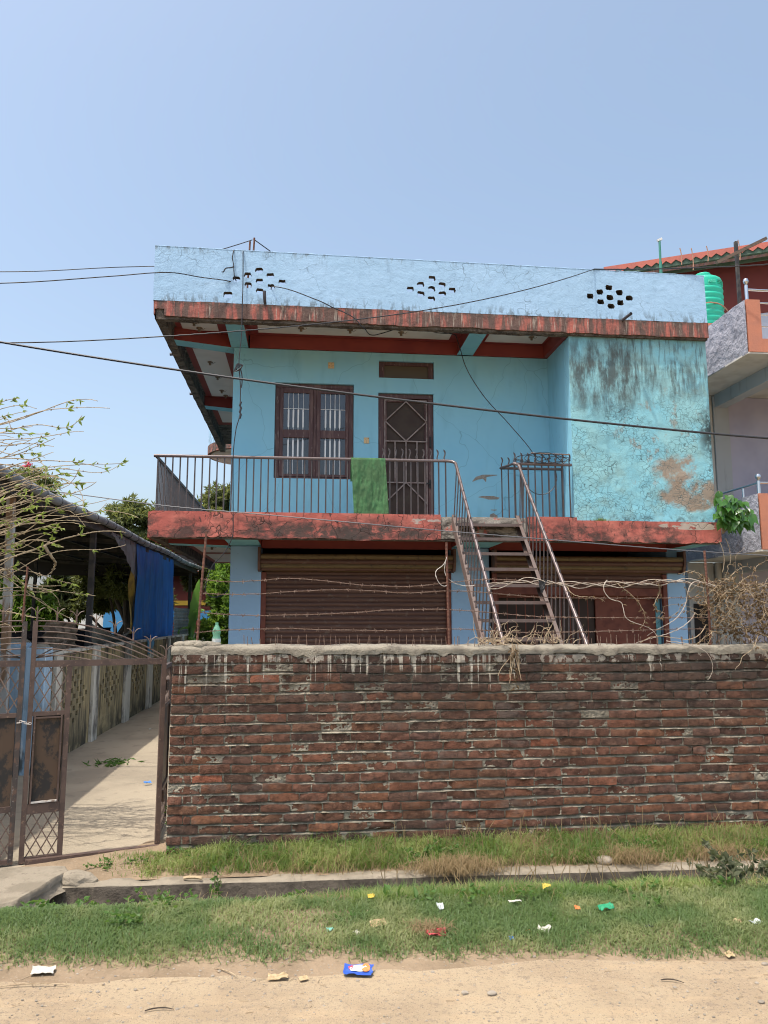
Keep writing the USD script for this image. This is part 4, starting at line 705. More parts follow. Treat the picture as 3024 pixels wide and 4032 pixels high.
# ================================================================ the steel stair
S = T('steel_staircase', 'steep brown steel staircase with open treads rising to the balcony', 'staircase', (5.4, -3.46, -0.2), house=True)
st = lambda v: 3.28 + v
for (u, sg) in ((4.825, 1), (5.935, -1)):
    m = MB()
    m.bar((u, 0.0, st(0)), (u, -3.48, st(-3.48)), 0.007, 0.15, up=(0, 1, 1))
    for k in (0.075, -0.075):
        o = k * 0.7071; m.bar((u + sg * 0.025, -o, st(0) + o), (u + sg * 0.025, -3.48 - o, st(-3.48) + o), 0.05, 0.007, up=(0, 1, 1))
    S.put('stringer', m, 'stair_steel')
for k in range(14):
    z = 3.17 - 0.254 * k; v = z - 3.28
    S.put('tread', MB().box(4.835, 5.925, v - 0.13, v + 0.10, z - 0.006, z).box(4.835, 5.925, v - 0.136, v - 0.130, z - 0.045, z + 0.002), 'stair_steel')
for (u, tp) in ((4.90, [(4.70, 0.06, 4.248), (4.79, 0.05, 4.245), (4.87, 0.02, 4.225), (4.90, -0.05, 4.16)]), (5.97, [(5.89, 0.06, 4.225), (5.93, 0.05, 4.222), (5.96, 0.01, 4.20), (5.97, -0.05, 4.14)])):
    S.put('handrail', MB().tube(np.vstack([curve(tp, 10), [(u, -1.5, tp[-1][2] - 1.48), (u, -3.3, tp[-1][2] - 3.25)]]), 0.026, 10), 'worn_rail', smooth=True)
    ub = 4.83 if u < 5.2 else 5.935
    for v in np.arange(-0.10, -3.3, -0.165): S.put('baluster', MB().bar((ub + (u - ub) * 0.1, v, st(v) - 0.02), (u, v, tp[-1][2] + 0.03 + (v + 0.05) * 0.985), 0.016, up=(0, 1, 0)), 'rail_steel')
# ================================================================ the towel on the railing
def towel(s, t):
    a = t * 1.30                      # metres of cloth from the back hem over the rail
    w0 = 3.165 + 0.012 * a; u = w0 + 0.565 * s + 0.05 * np.clip(a - 0.42, 0, 1) * (0.9 + 0.1 * s)
    fold = 0.014 * np.sin(s * 9 + 1.6 * a) + 0.006 * np.sin(s * 23 + 2 + 4.5 * a) + 0.05 * nz(s * 5, a * 2.2, 0, 101) + 0.03 * nz(s * 11 + a * 4, a * 9 - s * 3, 0, 105)
    front = np.clip(a - 0.40, 0, 2); back = np.clip(0.36 - a, 0, 2); arc = np.clip((a - 0.36) / 0.04, 0, 1) * math.pi
    y = 0.06 + 0.032 * np.cos(arc); z = 4.243 + 0.034 * np.sin(arc) - front - back + 0.012 * nz(s * 4, 0 * s, 0, 103) * front
    y = y + np.where(arc >= math.pi, -1, np.where(arc <= 0, 1, 0)) * (np.abs(fold) * np.clip(np.maximum(front, back) * 6, 0.1, 1))
    z = z + 0.06 * np.clip(s - 0.8, 0, 1) * np.clip(front - 0.6, 0, 1) - 0.012 * np.sin(s * 3.1) * front
    return np.c_[u, y, z]
tw = T('towel', 'green fringed towel hung over the balcony railing', 'towel', (3.45, 0.05, 4.25), house=True)
TG = grid(70, 90, towel); tw.put('cloth', TG, 'towel_green', smooth=True)
m = MB(); hem = TG[0][-71:]
rg = np.random.default_rng(11)
for p in hem[::2]: m.tube([p, p + [rg.normal(0, .006), rg.normal(0, .003), -0.035], p + [rg.normal(0, .012), rg.normal(0, .006), -0.065 - rg.uniform(0, .02)]], [0.004, 0.003, 0.002], 4)
tw.put('fringe', m, 'towel_green')

# ================================================================ the masonry wall in front
WB = (1.375, -5.832, -0.20); WLEN = 8.8; CH = 0.0782
wall = T('masonry_wall', 'rough unplastered brick compound wall with a whitewash-dripped concrete top', 'wall', WB, house=True); wall.off = np.zeros(3)
br = np.random.default_rng(21)
def brick(x0, x1, z0, z1, dep):
    nx, nz_ = 4, 2
    xs = np.linspace(x0, x1, nx + 1); zs = np.linspace(z0, z1, nz_ + 1); X, Z = np.meshgrid(xs, zs)
    edge = (np.isin(np.arange(nx + 1), (0, nx))[None, :] | np.isin(np.arange(nz_ + 1), (0, nz_))[:, None]).astype(float)
    corner = (np.isin(np.arange(nx + 1), (0, nx))[None, :] & np.isin(np.arange(nz_ + 1), (0, nz_))[:, None]).astype(float)
    Y = dep + br.normal(0, 0.0025, X.shape) + 0.0035 * edge + 0.006 * corner * br.uniform(0, 1.8, X.shape) + br.normal(0, 0.012) * (X - X.mean()) + br.normal(0, 0.03) * (Z - Z.mean())
    Z = Z + br.normal(0, 0.0018, X.shape) + br.normal(0, 0.010) * (X - X.mean()); X = X + br.normal(0, 0.0015, X.shape)
    v = np.stack([X, Y, Z], -1).reshape(-1, 3); n = nx + 1
    f = [[j * n + i, j * n + i + 1, (j + 1) * n + i + 1, (j + 1) * n + i] for j in range(nz_) for i in range(nx)]
    ring = [i for i in range(n)] + [j * n + nx for j in range(1, nz_ + 1)] + [nz_ * n + i for i in range(nx - 1, -1, -1)] + [j * n for j in range(nz_ - 1, 0, -1)]
    k = len(v); back = v[ring].copy(); back[:, 1] = dep + 0.07; v = np.vstack([v, back]); m_ = len(ring)
    f += [[ring[(i + 1) % m_], ring[i], k + i, k + (i + 1) % m_] for i in range(m_)]
    return v, np.array(f)
bricks = []
for r in range(-1, 20):
    z = r * CH; x = 0.0
    pat = [(0.235,), (0.112, 0.058)][r % 2] if r < 17 else [(0.235,), (0.112,)][r % 2]
    k = 0
    while x < WLEN:
        L = pat[k] if k < len(pat) else 0.232 * (1 if br.random() > 0.10 else br.choice([0.5, 0.62]))
        k += 1; L *= br.uniform(0.965, 1.03)
        j = br.uniform(0.006, 0.016)
        wob = 0.012 * math.sin(x * 1.3 + r * 0.4) + 0.010 * math.sin(x * 3.1 + r)
        bricks.append((x, min(x + L, WLEN), z + wob * 0.45 + br.uniform(0, 0.004), z + wob * 0.45 + 0.0615 + br.uniform(-0.005, 0.003), br.normal(0, 0.0045)))
        x += L + j
score = [(b[1] - b[0]) * (1.0 if b[0] < 5.0 and b[2] >= 0.06 and b[3] < 1.50 else 0.1) for b in bricks]
keep = set(np.argsort(score)[::-1][:298].tolist()); rest = MB()
for i, b in enumerate(bricks):
    g = brick(*b)
    if i in keep: wall.put('brick', g, f'brick_{br.choice(4, p=[.42, .26, .27, .05])}', smooth=50)
    else: rest.add(*g)
wall.put('bricks', rest, 'brick_0', kind='stuff', smooth=50)
def mortar(s, t):
    x = -0.002 + (WLEN + 0.002) * s; z = -0.16 + 1.735 * t
    blob = np.clip(nz(x * 26, z * 30, 0, 111, 2) + 0.5, 0, 1); fine_ = nz(x * 80, z * 80, 0, 113, 2)
    smear = np.clip((nz(x * 2.3, z * 3.2, 0, 115) * 2.2 + 0.55 * np.clip((z - 1.10) / 0.4, 0, 1) + 0.35 * np.clip((0.15 - z) / 0.2, 0, 1) + 0.20 * np.clip((x - 3.4) / 1.5, 0, 1) - 1.0) * 2.0, 0, 1)
    y = 0.0165 - 0.011 * blob - 0.011 * fine_ - 0.0105 * smear
    r = np.floor((z + 0.004) / CH); wob = 0.012 * np.sin(x * 1.3 + r * 0.4) + 0.010 * np.sin(x * 3.1 + r)
    p = ((z - wob * 0.45 - 0.002) / CH) % 1.0; j = np.clip((p - 0.72) / 0.28, 0, 1)      # 0 just above a course, 1 under the next
    y = y + np.where(p > 0.72, -0.0115 * np.clip(0.45 + 2.4 * nz(x * 4.5, z * 6, 0, 119), 0, 1.2) + 0.026 * j ** 1.3, 0.0) * (1 - 0.75 * smear) * (0.55 + 0.9 * blob)
    return np.c_[x, y, z]
wall.put('mortar', grid(1000, 430, mortar), 'mortar', smooth=True)
wall.put('wall_body', B(0.004, WLEN, 0.035, 0.235, -0.2, 1.57), 'mortar')
def coping(s, t):
    x = -0.015 + (WLEN + 0.015) * s
    yy = np.interp(t, [0, .18, .30, .70, .82, 1], [0.002, -0.006, 0.02, 0.21, 0.25, 0.245]); zz_ = np.interp(t, [0, .18, .30, .70, .82, 1], [1.562, 1.605, 1.628, 1.635, 1.60, 1.50])
    n1 = nz(x * 6, t * 4, 0, 121, 4); n2 = nz(x * 1.7, t * 0, 0, 123)
    return np.c_[x, yy + 0.018 * n1 * (np.abs(t - 0.2) < 0.21), zz_ + 0.03 * n1 + 0.02 * n2 - np.where(t < 0.1, 0.03 * np.clip(nz(x * 9, x * 0, 0, 125), 0, 1) * 3, 0)]
wall.put('coping', grid(660, 14, coping), 'coping', smooth=60)
for i, (x, y, r) in enumerate(((0.05, 0.08, 0.055), (0.15, 0.10, 0.075), (0.26, 0.12, 0.06), (0.21, 0.05, 0.05), (0.10, 0.16, 0.06), (0.33, 0.10, 0.04))):
    wall.put('rubble_lump', rock((x, y, 1.635), r, 30 + i, (1.15, 1, 0.55), 2), 'coping', smooth=50)
m = MB()
for x in np.arange(0.55, WLEN, 0.043):
    x = x + br.normal(0, 0.012); y = br.uniform(0.03, 0.20); l = br.uniform(0.035, 0.075)
    m.bar((x, y, 1.60), (x + br.normal(0, 0.010), y + br.normal(0, 0.008), 1.645 + l), 0.0048)
wall.put('nails', m, 'rust_wire', kind='stuff')

# ================================================================ steel rods and barbed wire above the wall
def rebar(pts, label):
    c = curve(pts, 60); r = 0.0095 + 0.002 * (np.arange(60) % 2)
    solo('reinforcing_rod', MB().tube(c, r, 7), 'rebar_rust', label, 'steel rod')
WV = -5.72
rebar([hw(1.548, WV, 1.38), hw(1.57, WV, 1.90), hw(1.598, WV, 2.38)], 'rusty ribbed rod leaning up from the left end of the wall')
rebar([hw(3.673, WV, 1.38), hw(3.664, WV, 1.85), hw(3.657, WV, 2.31)], 'rusty ribbed rod standing in front of the closed roller shutter')
rebar([hw(6.03, WV, 1.38), hw(6.03, WV, 1.85), hw(6.022, WV, 2.26)], 'rusty ribbed rod rising out of the dead creeper on the right')
bw = np.random.default_rng(31)
def barbed(pts, label):
    p = curve(pts, 700); s = np.r_[0, np.cumsum(np.linalg.norm(np.diff(p, axis=0), axis=1))]
    p[:, 2] += 0.010 * nz(s * 3, s * 0, 0, int(s[-1] * 100)) + 0.004 * nz(s * 14, s * 0, 0, 3)
    a = s / 0.042 * 2 * math.pi; m = MB()
    for ph in (0, math.pi): m.tube(p + 0.0032 * np.c_[0 * a, np.cos(a + ph), np.sin(a + ph)], 0.0018, 4)
    x = 0.05
    while x < s[-1]:
        i = np.searchsorted(s, x); q = p[min(i, len(p) - 1)]
        for k in range(2):
            d = np.array([bw.normal(0, .6), bw.normal(0, .6), bw.normal(0, 1)]); d /= np.linalg.norm(d); d *= 0.019
            m.bar(q - d + [0.008 * k, 0, 0], q + d + [0.008 * k, 0, 0], 0.0033)
        x += bw.uniform(0.085, 0.12)
    solo('barbed_wire', m, 'rust_wire', label, 'barbed wire', 'strands of barbed wire along the wall')
def hwl(*q): return [hw(u, WV, z) for u, z in q]
barbed(hwl((1.56, 1.985), (1.90, 1.96), (2.3, 1.985), (2.75, 1.955), (3.3, 1.925), (3.66, 1.955), (4.1, 1.99), (4.6, 1.96), (5.2, 1.97), (6.02, 1.97), (7.4, 1.99)), 'topmost strand of rusty barbed wire above the wall')
barbed(hwl((1.55, 1.865), (2.0, 1.855), (2.4, 1.88), (2.9, 1.895), (3.3, 1.87), (3.66, 1.885), (4.3, 1.85), (5.1, 1.83), (6.02, 1.84), (7.4, 1.86)), 'second strand from the top of the barbed wire above the wall')
barbed(hwl((1.55, 1.705), (2.1, 1.675), (2.6, 1.69), (3.1, 1.72), (3.66, 1.725), (4.4, 1.675), (5.2, 1.66), (6.03, 1.66), (7.4, 1.65)), 'third strand from the top of the barbed wire above the wall')
barbed(hwl((1.54, 1.535), (2.0, 1.565), (2.6, 1.56), (3.2, 1.55), (3.67, 1.565), (4.3, 1.535), (5.0, 1.54), (6.03, 1.56), (7.4, 1.54)), 'lowest strand of barbed wire, just over the nails of the wall')
solo('wire_tie', MB().tube(curve([hw(3.66, WV, 1.94), hw(3.62, WV - .02, 1.93), hw(3.555, WV - .03, 2.02), hw(3.57, WV, 2.07), hw(3.63, WV - .01, 2.12), hw(3.655, WV - .02, 2.18), hw(3.64, WV, 2.10), hw(3.665, WV, 2.0), hw(3.72, WV, 1.96), hw(3.9, WV, 1.94)], 60), 0.003, 5), 'pale_iron', 'loop of pale wire knotted round the middle steel rod', 'wire')
def crumple(c, sx, sy, sz, seed, n=10, rot=0.0, tilt=0.25):
    """a crumpled scrap of paper or foil lying at c"""
    def fn(s, t):
        x = (s - .5) * sx * (1 + 0.25 * nz(t * 3, s * 2, 0, seed)); y = (t - .5) * sy * (1 + 0.25 * nz(s * 3, t * 2, 0, seed + 1))
        z = sz * (0.5 + nz(s * 2.6, t * 2.6, 0, seed + 2) * 1.6) + tilt * y
        ca, sa = math.cos(rot), math.sin(rot)
        return np.c_[c[0] + x * ca - y * sa, c[1] + x * sa + y * ca, c[2] + np.maximum(z, 0.002)]
    return solidify(grid(n, n, fn), (0, 0, -0.0015))
solo('plastic_scrap', solidify(grid(6, 10, lambda s, t: hw(0, 0, 0) + np.outer(4.50 + 0.06 * (s - .5) * (0.4 + t) + 0.03 * nz(t * 3, s, 0, 7), UU) + np.outer(WV - 0.02 + 0.03 * nz(s * 3, t * 3, 0, 9), VV) + np.outer(1.99 - 0.115 * (1 - t) ** 1.0, ZZ)), VV * 0.004), 'plastic_black', 'scrap of black plastic snagged on the barbed wire by the stairs', 'litter')

# ---- dead creeper over the wall
vg = np.random.default_rng(41)
def vine(p, d, length, wander, grav, n=14):
    pts = [np.array(p, float)]; d = np.array(d, float); st_ = length / n
    for _ in range(n):
        d = d + vg.normal(0, wander, 3) * [1, 0.6, 1] + [0, 0, -grav]; d /= np.linalg.norm(d); pts.append(pts[-1] + d * st_)
    return np.array(pts)
def leafset(P, D, L, Wd, rng, curl=0.25):
    """diamond leaves from base points P along directions D"""
    P, D = np.asarray(P, float), np.asarray(D, float); n = len(P)
    D = D / np.maximum(np.linalg.norm(D, axis=1, keepdims=True), 1e-9)
    r = rng.normal(size=(n, 3)); S = np.cross(D, r); S /= np.maximum(np.linalg.norm(S, axis=1, keepdims=True), 1e-9); N = np.cross(S, D)
    L = np.broadcast_to(L, (n,))[:, None]; Wd = np.broadcast_to(Wd, (n,))[:, None]
    mid = P + D * L * 0.45
    v = np.stack([P, mid + S * Wd / 2 + N * Wd * 0.15, P + D * L + N * (-curl) * L, mid - S * Wd / 2 + N * Wd * 0.15], 1).reshape(-1, 3)
    i = np.arange(n)[:, None] * 4; return v, np.vstack([i + np.array([[0, 1, 2]]), i + np.array([[0, 2, 3]])])
cr = T('dead_creeper', 'mass of dry brown creeper heaped over the right end of the wall', 'creeper', (6.0, WV, 1.4), house=True)
stems = MB(); pts = []
for k in range(180):
    u0 = 5.98 + abs(vg.normal(0, 0.62)); z0 = 1.50 + vg.uniform(0, 0.52) * max(0.3, 1 - (u0 - 6.0) * 0.12)
    v = vine((u0, WV + vg.normal(0, .07), z0), (vg.normal(0.3, .7), vg.normal(0, .3), vg.normal(0, .6)), vg.uniform(0.2, 0.6), 0.38, 0.06)
    stems.tube(v, np.linspace(0.0026, 0.0012, len(v)), 4, cap=False); pts.append(v)
P = np.concatenate(pts); P = P[vg.integers(0, len(P), 2200)]; P = P[P[:, 2] > 1.2]
cr.put('stems', stems, 'dead_stem', kind='stuff'); cr.put('dead_leaves', leafset(P, vg.normal(0, 1, P.shape) + [0, 0, -.5], vg.uniform(.02, .05, len(P)), vg.uniform(.012, .028, len(P)), vg), 'dead_leaf', kind='stuff')
for k in range(6):
    u0 = vg.uniform(6.25, 7.2); v = vine((u0, WV - .13, 1.50), (vg.normal(.1, .3), -0.15, -.6), vg.uniform(.25, .75), .28, 0.12); v[:, 1] = np.minimum(v[:, 1], -5.86)
    cr.put('hanging_stem', MB().tube(v, np.linspace(.004, .0015, len(v)), 5), 'dead_stem')
cs = T('dead_creeper', 'pale twisted stems of dead creeper strung along the top barbed wire', 'creeper', (5.0, WV, 1.9), house=True)
for j, (dz, ph) in enumerate(((0, 0), (0.012, 2.1), (-0.014, 4.0))):
    u = np.linspace(4.02, 6.15, 120); z = np.interp(u, [4.02, 4.35, 4.8, 5.3, 5.8, 6.15], [1.925, 1.985, 1.945, 1.955, 1.99, 1.93]) + dz + 0.016 * np.sin(u * 17 + ph)
    cs.put('stem', MB().tube(np.c_[u, WV + 0.016 * np.cos(u * 17 + ph) + 0 * u, z], 0.0042, 6), 'pale_stem')
def longvine(t, pts, r, mat='dead_stem', name='stem', lv=0):
    c = curve(pts, 40) + 0.010 * np.stack([nz(np.arange(40) * .5, np.zeros(40), 0, int(1000 * pts[0][0]) % 977), np.zeros(40), nz(np.arange(40) * .5, np.ones(40) * 3, 0, int(1000 * pts[0][2]) % 977)], 1)
    t.put(name, MB().tube(c, np.linspace(r, r * .5, 40), 5), mat)
    if lv:
        q = c[vg.integers(0, 40, lv)]; t.put('dead_leaves', leafset(q, vg.normal(0, 1, q.shape) + [0, 0, -1], vg.uniform(.02, .05, lv), vg.uniform(.012, .025, lv), vg), 'dead_leaf', kind='stuff')
V_ = lambda *q: [(u, WV + dv, z) for u, dv, z in q]
longvine(cs, V_((4.72, 0, 1.96), (4.78, -.03, 1.86), (4.95, 0, 1.84), (5.08, .02, 1.80)), .0035, lv=14); longvine(cs, V_((5.10, 0, 1.99), (5.06, -.03, 1.88), (5.12, -.02, 1.82), (5.22, 0, 1.79), (5.24, -.02, 1.68), (5.38, 0, 1.60), (5.52, -.03, 1.50)), .0045, 'pale_stem', lv=6)
longvine(cs, V_((5.18, 0, 1.97), (5.26, -.02, 1.90), (5.36, 0, 1.82), (5.42, -.03, 1.66), (5.37, 0, 1.56)), .003, lv=26); longvine(cs, V_((5.55, 0, 1.99), (5.57, 0, 1.86), (5.52, -.02, 1.78), (5.62, 0, 1.70)), .003, lv=26)
longvine(cs, V_((5.95, 0, 1.98), (5.85, -.02, 1.93), (5.82, 0, 1.80), (5.72, -.02, 1.66), (5.55, 0, 1.56), (5.45, 0, 1.50)), .0045, 'pale_stem'); longvine(cs, V_((5.9, 0, 1.70), (5.7, -.03, 1.55), (5.4, -.02, 1.46), (5.3, -.05, 1.43)), .004, 'pale_stem')
longvine(cs, V_((6.0, 0, 1.6), (5.75, -.05, 1.47), (5.55, -.08, 1.50), (5.35, -.06, 1.44)), .004); longvine(cs, V_((5.6, -.04, 1.46), (5.8, -.12, 1.42), (5.93, -.15, 1.33), (5.95, -.15, 1.20), (5.90, -.15, 1.13)), .0035, 'pale_stem')
cl = T('dead_creeper', 'clump of dry straw-coloured creeper on the wall top below the stairs, one strand hanging', 'creeper', (4.15, WV, 1.43), house=True)
stems = MB()
for k in range(60):
    v = vine((4.10 + vg.normal(0, .13), WV + vg.normal(-.02, .06), 1.45 + abs(vg.normal(0, .02))), (vg.normal(0, 1), vg.normal(0, .3), vg.normal(.15, .35)), vg.uniform(.10, .30), .40, .07, 9); v[:, 2] = np.maximum(v[:, 2], 1.43)
    stems.tube(v, np.linspace(.003, .0013, len(v)), 4, cap=False)
for k in range(24):
    v = vine((4.55 + vg.normal(0, .09), WV + vg.normal(0, .04), 1.44), (vg.normal(0, .6), vg.normal(0, .2), 1), vg.uniform(.10, .27), .30, .03, 9); stems.tube(v, np.linspace(.0036, .0015, len(v)), 4, cap=False)
cl.put('stems', stems, 'dead_stem', kind='stuff')
m = MB()
for k in range(12):
    v = vine((4.19 + vg.normal(0, .012), -5.90 + vg.normal(0, .006), 1.44), (vg.normal(0, .1), -.05, -1), vg.uniform(.14, .34), .12, .10, 10); v[:, 1] = np.minimum(v[:, 1], -5.86); m.tube(v, .003, 4)
P = np.array([(4.19 + vg.normal(0, .016), -5.90, vg.uniform(1.08, 1.42)) for _ in range(46)])
cl.put('hanging_strand', m, 'dead_stem'); cl.put('dead_leaves', leafset(P, vg.normal(0, .6, P.shape) + [0, -.3, -1], .05, .02, vg), 'dead_leaf', kind='stuff')
bt = T('plastic_bottle', 'crushed green plastic bottle standing upside down behind the wall end', 'bottle', (1.86, -5.46, 1.42), house=True)
bt.put('bottle_body', MB().lathe([(0.0, 1.62), (.013, 1.62), (.013, 1.60), (.016, 1.595), (.036, 1.55), (.034, 1.53), (.028, 1.51), (.035, 1.49), (.036, 1.46), (.030, 1.43), (.035, 1.40), (.0, 1.40)], (1.70, -5.66, 0), 18), 'pvc_green', smooth=60)
bt.put('bottle_label', MB().lathe([(.0372, 1.455), (.0372, 1.485)], (1.70, -5.66, 0), 18), 'plastic_clear')
# ================================================================ the gate
GB = np.array([-2.7913, 6.1374, 0.0]); GD = np.array([0.88759, 0.46063, 0]); GN = np.array([-GD[1], GD[0], 0])
def gw(s, n, z): return GB + GD * s + GN * n + ZZ * z
def gbar(t, name, p, q, w, h, mat, n=0.0, under=None): t.put(name, MB().bar(gw(p[0], n, p[1]), gw(q[0], n, q[1]), w, h, up=GN), mat, under=under)
def vbar(t, s0, s1, z0, z1, mat, name='stile', d=0.035, n=0.0): gbar(t, name, ((s0 + s1) / 2, z0), ((s0 + s1) / 2, z1), abs(s1 - s0), d, mat, n)
def hbar(t, s0, s1, z0, z1, mat, name='rail', d=0.032, n=0.0): gbar(t, name, (s0, (z0 + z1) / 2), (s1, (z0 + z1) / 2), abs(z1 - z0), d, mat, n)
def lattice(t, s0, s1, z0, z1, slope, step, r=0.0042, n=0.0):
    k0 = z0 - slope * (s1 - s0) - 0.02
    for sg, off in ((1, 0.004), (-1, -0.004)):
        z = k0
        while z < z1 + 0.05:
            zz0 = z; a0, a1 = max(0.0, (z0 - zz0) / slope), min(s1 - s0, (z1 - zz0) / slope)
            if a1 - a0 > 0.015:
                p = (s0 + a0 if sg > 0 else s1 - a0, zz0 + slope * a0); q = (s0 + a1 if sg > 0 else s1 - a1, zz0 + slope * a1)
                t.put('lattice_rod', MB().bar(gw(p[0], n + off, p[1]), gw(q[0], n + off, q[1]), 2 * r), 'gate_rod')
            z += step
def sheetmetal(t, s0, s1, z0, z1, n=0.004): t.put('sheet_panel', MB().bar(gw((s0 + s1) / 2, n, z0), gw((s0 + s1) / 2, n, z1), s1 - s0, 0.003, up=GN), 'gate_sheet')
def arch(t, sgn):
    for z0, s1 in ((1.635, 1.074), (1.593, 1.029), (1.551, 0.945), (1.505, 0.85), (1.46, 0.734), (1.417, 0.611), (1.368, 0.466)):
        s = np.linspace(0.05, s1, 24); z = 1.318 + (z0 - 1.318) * (1 - ((s - .05) / (s1 - .05)) ** 2)
        t.put('arch_rod', MB().tube([gw(sgn * a, 0, b) for a, b in zip(s, z)], 0.0068 if z0 > 1.6 else 0.0052, 6), 'gate_rod' if z0 < 1.6 else 'gate_brown')
    for q in (0.25, 0.30, 0.22): t.put('fan_rod', MB().bar(gw(sgn * 0.055, 0.01, 1.345), gw(sgn * (0.055 + q), 0.01, 1.345 + {0.25: .075, 0.30: .03, 0.22: .13}[q]), 0.009), 'gate_dark')
    for s in (0.047, 0.194, 0.34, 0.492, 0.641, 0.79, 0.93, 1.064):
        z = 1.318 + 0.317 * (1 - ((s - .05) / 1.024) ** 2); 
        m = MB().bar(gw(sgn * s, 0, z), gw(sgn * s, 0, z + 0.062), 0.0115)
        t.put('spear_stem', m, 'gate_brown')
        m = MB().tube([gw(sgn * s, 0, z + 0.05), gw(sgn * s, 0, z + 0.085), gw(sgn * s, 0, z + 0.115)], [0.004, 0.004, 0.003], 5)
        for k in (-1, 1): m.tube(curve([gw(sgn * s + k * 0.003, 0, z + 0.055), gw(sgn * s + k * 0.018, 0, z + 0.082), gw(sgn * s + k * 0.038, 0, z + 0.098), gw(sgn * s + k * 0.055, 0, z + 0.102)], 7), [.004, .004, .0042, .0042, .0042, .004, .003], 5)
        t.put('spear_head', m, 'gate_rod')
g1 = T('steel_gate', 'rusty arched gate leaf with its wicket door standing open', 'gate', tuple(gw(0.0, 0, -0.2)))
vbar(g1, 0.020, 0.055, -0.19, 1.635, 'gate_brown'); vbar(g1, 1.030, 1.068, -0.20, 1.325, 'gate_brown')
hbar(g1, 0.056, 1.029, 1.272, 1.322, 'gate_brown'); vbar(g1, 0.288, 0.326, -0.175, 1.271, 'gate_brown'); hbar(g1, 0.056, 0.287, 0.898, 0.930, 'gate_brown'); hbar(g1, 0.056, 0.287, 0.165, 0.238, 'gate_brown'); hbar(g1, 0.056, 0.287, -0.18, -0.15, 'gate_brown')
lattice(g1, 0.056, 0.287, 0.931, 1.271, 1.75, 0.135); lattice(g1, 0.056, 0.287, -0.149, 0.164, 1.75, 0.135); sheetmetal(g1, 0.062, 0.285, 0.236, 0.90)
vbar(g1, 0.068, 0.080, 0.24, 0.897, 'gate_brown', 'panel_frame', 0.02, -0.012); vbar(g1, 0.262, 0.274, 0.24, 0.897, 'gate_brown', 'panel_frame', 0.02, -0.012); hbar(g1, 0.08, 0.262, 0.878, 0.890, 'gate_brown', 'panel_frame', 0.02, -0.012); hbar(g1, 0.08, 0.262, 0.244, 0.256, 'pale_iron', 'panel_frame', 0.02, -0.012)
arch(g1, 1)
# the wicket door, swung open and seen edge-on
wd = g1.node('wicket_door'); WH = gw(1.048, 0.03, 0); WDIR = np.array([-0.180, 0.983, 0]); WDIR /= np.linalg.norm(WDIR); WN = np.array([-WDIR[1], WDIR[0], 0])
wb = lambda name, a, b, c_, d_, w_, mat: g1.put(name, MB().bar(WH + WDIR * a + ZZ * b, WH + WDIR * c_ + ZZ * d_, w_, 0.03, up=WN), mat, under=wd)
wb('door_stile', 0.02, -0.16, 0.02, 1.25, 0.034, 'gate_dark'); wb('door_stile', 0.69, -0.16, 0.69, 1.25, 0.034, 'gate_dark'); wb('door_rail', 0.037, 1.233, 0.673, 1.233, 0.034, 'gate_dark'); wb('door_rail', 0.037, 0.90, 0.673, 0.90, 0.034, 'gate_dark'); wb('door_rail', 0.037, 0.20, 0.673, 0.20, 0.034, 'gate_dark'); wb('door_rail', 0.037, -0.143, 0.673, -0.143, 0.034, 'gate_dark')
g1.put('door_sheet', MB().bar(WH + WDIR * 0.355 + ZZ * 0.217, WH + WDIR * 0.355 + ZZ * 0.883, 0.636, 0.003, up=WN), 'gate_sheet', under=wd)
for z0, z1 in ((-0.126, 0.183), (0.917, 1.216)):
    for a in np.arange(0.04, 0.60, 0.09):
        for (p, q) in (((a, z0), (min(a + 0.17, 0.672), z1)), ((a, z1), (min(a + 0.17, 0.672), z0))): g1.put('lattice_rod', MB().bar(WH + WDIR * p[0] + ZZ * p[1], WH + WDIR * q[0] + ZZ * q[1], 0.008), 'gate_rod', under=wd)
for z in (0.15, 1.05): g1.put('hinge', MB().bar(gw(1.085, 0.015, z), gw(1.085, 0.015, z + 0.09), 0.03), 'gate_dark')
g2 = T('steel_gate', 'rusty arched gate leaf at the left edge, shut, with solid sheet panel', 'gate', tuple(gw(-0.5, 0, -0.2)))
vbar(g2, -0.057, -0.021, -0.185, 1.63, 'gate_dark'); hbar(g2, -1.08, -0.058, 1.282, 1.328, 'gate_brown'); hbar(g2, -1.08, -0.058, 0.895, 0.928, 'gate_brown'); hbar(g2, -1.08, -0.058, 0.195, 0.235, 'gate_brown'); hbar(g2, -1.08, -0.058, -0.18, -0.15, 'gate_brown'); vbar(g2, -1.118, -1.081, -0.185, 1.33, 'gate_brown'); vbar(g2, -0.60, -0.565, -0.149, 1.281, 'gate_brown')
for a, b in ((-0.564, -0.058), (-1.08, -0.601)): lattice(g2, a, b, 0.929, 1.281, 1.75, 0.135); lattice(g2, a, b, -0.149, 0.194, 1.75, 0.135); sheetmetal(g2, a + .004, b - .004, 0.232, 0.90)
arch(g2, -1)
g2.put('tall_rod', MB().tube([gw(-0.058, 0.0, 1.62), gw(-0.045, 0.0, 2.06)], 0.008, 6), 'rebar_rust')
lk = T('padlock_chain', 'small steel chain and hook holding the two gate stiles together', 'chain', tuple(gw(-0.01, -0.04, 0.86)))
for k in range(6):
    a = np.linspace(0, 2 * math.pi, 11); c_ = gw(-0.042 + 0.016 * k, -0.028 - 0.006 * (k % 2), 0.855 + 0.012 * math.sin(k * 1.1))
    lk.put('link', MB().tube([c_ + GD * 0.012 * math.cos(t) + (ZZ if k % 2 else GN) * 0.007 * math.sin(t) for t in a], 0.0027, 5, cap=False), 'pale_iron')
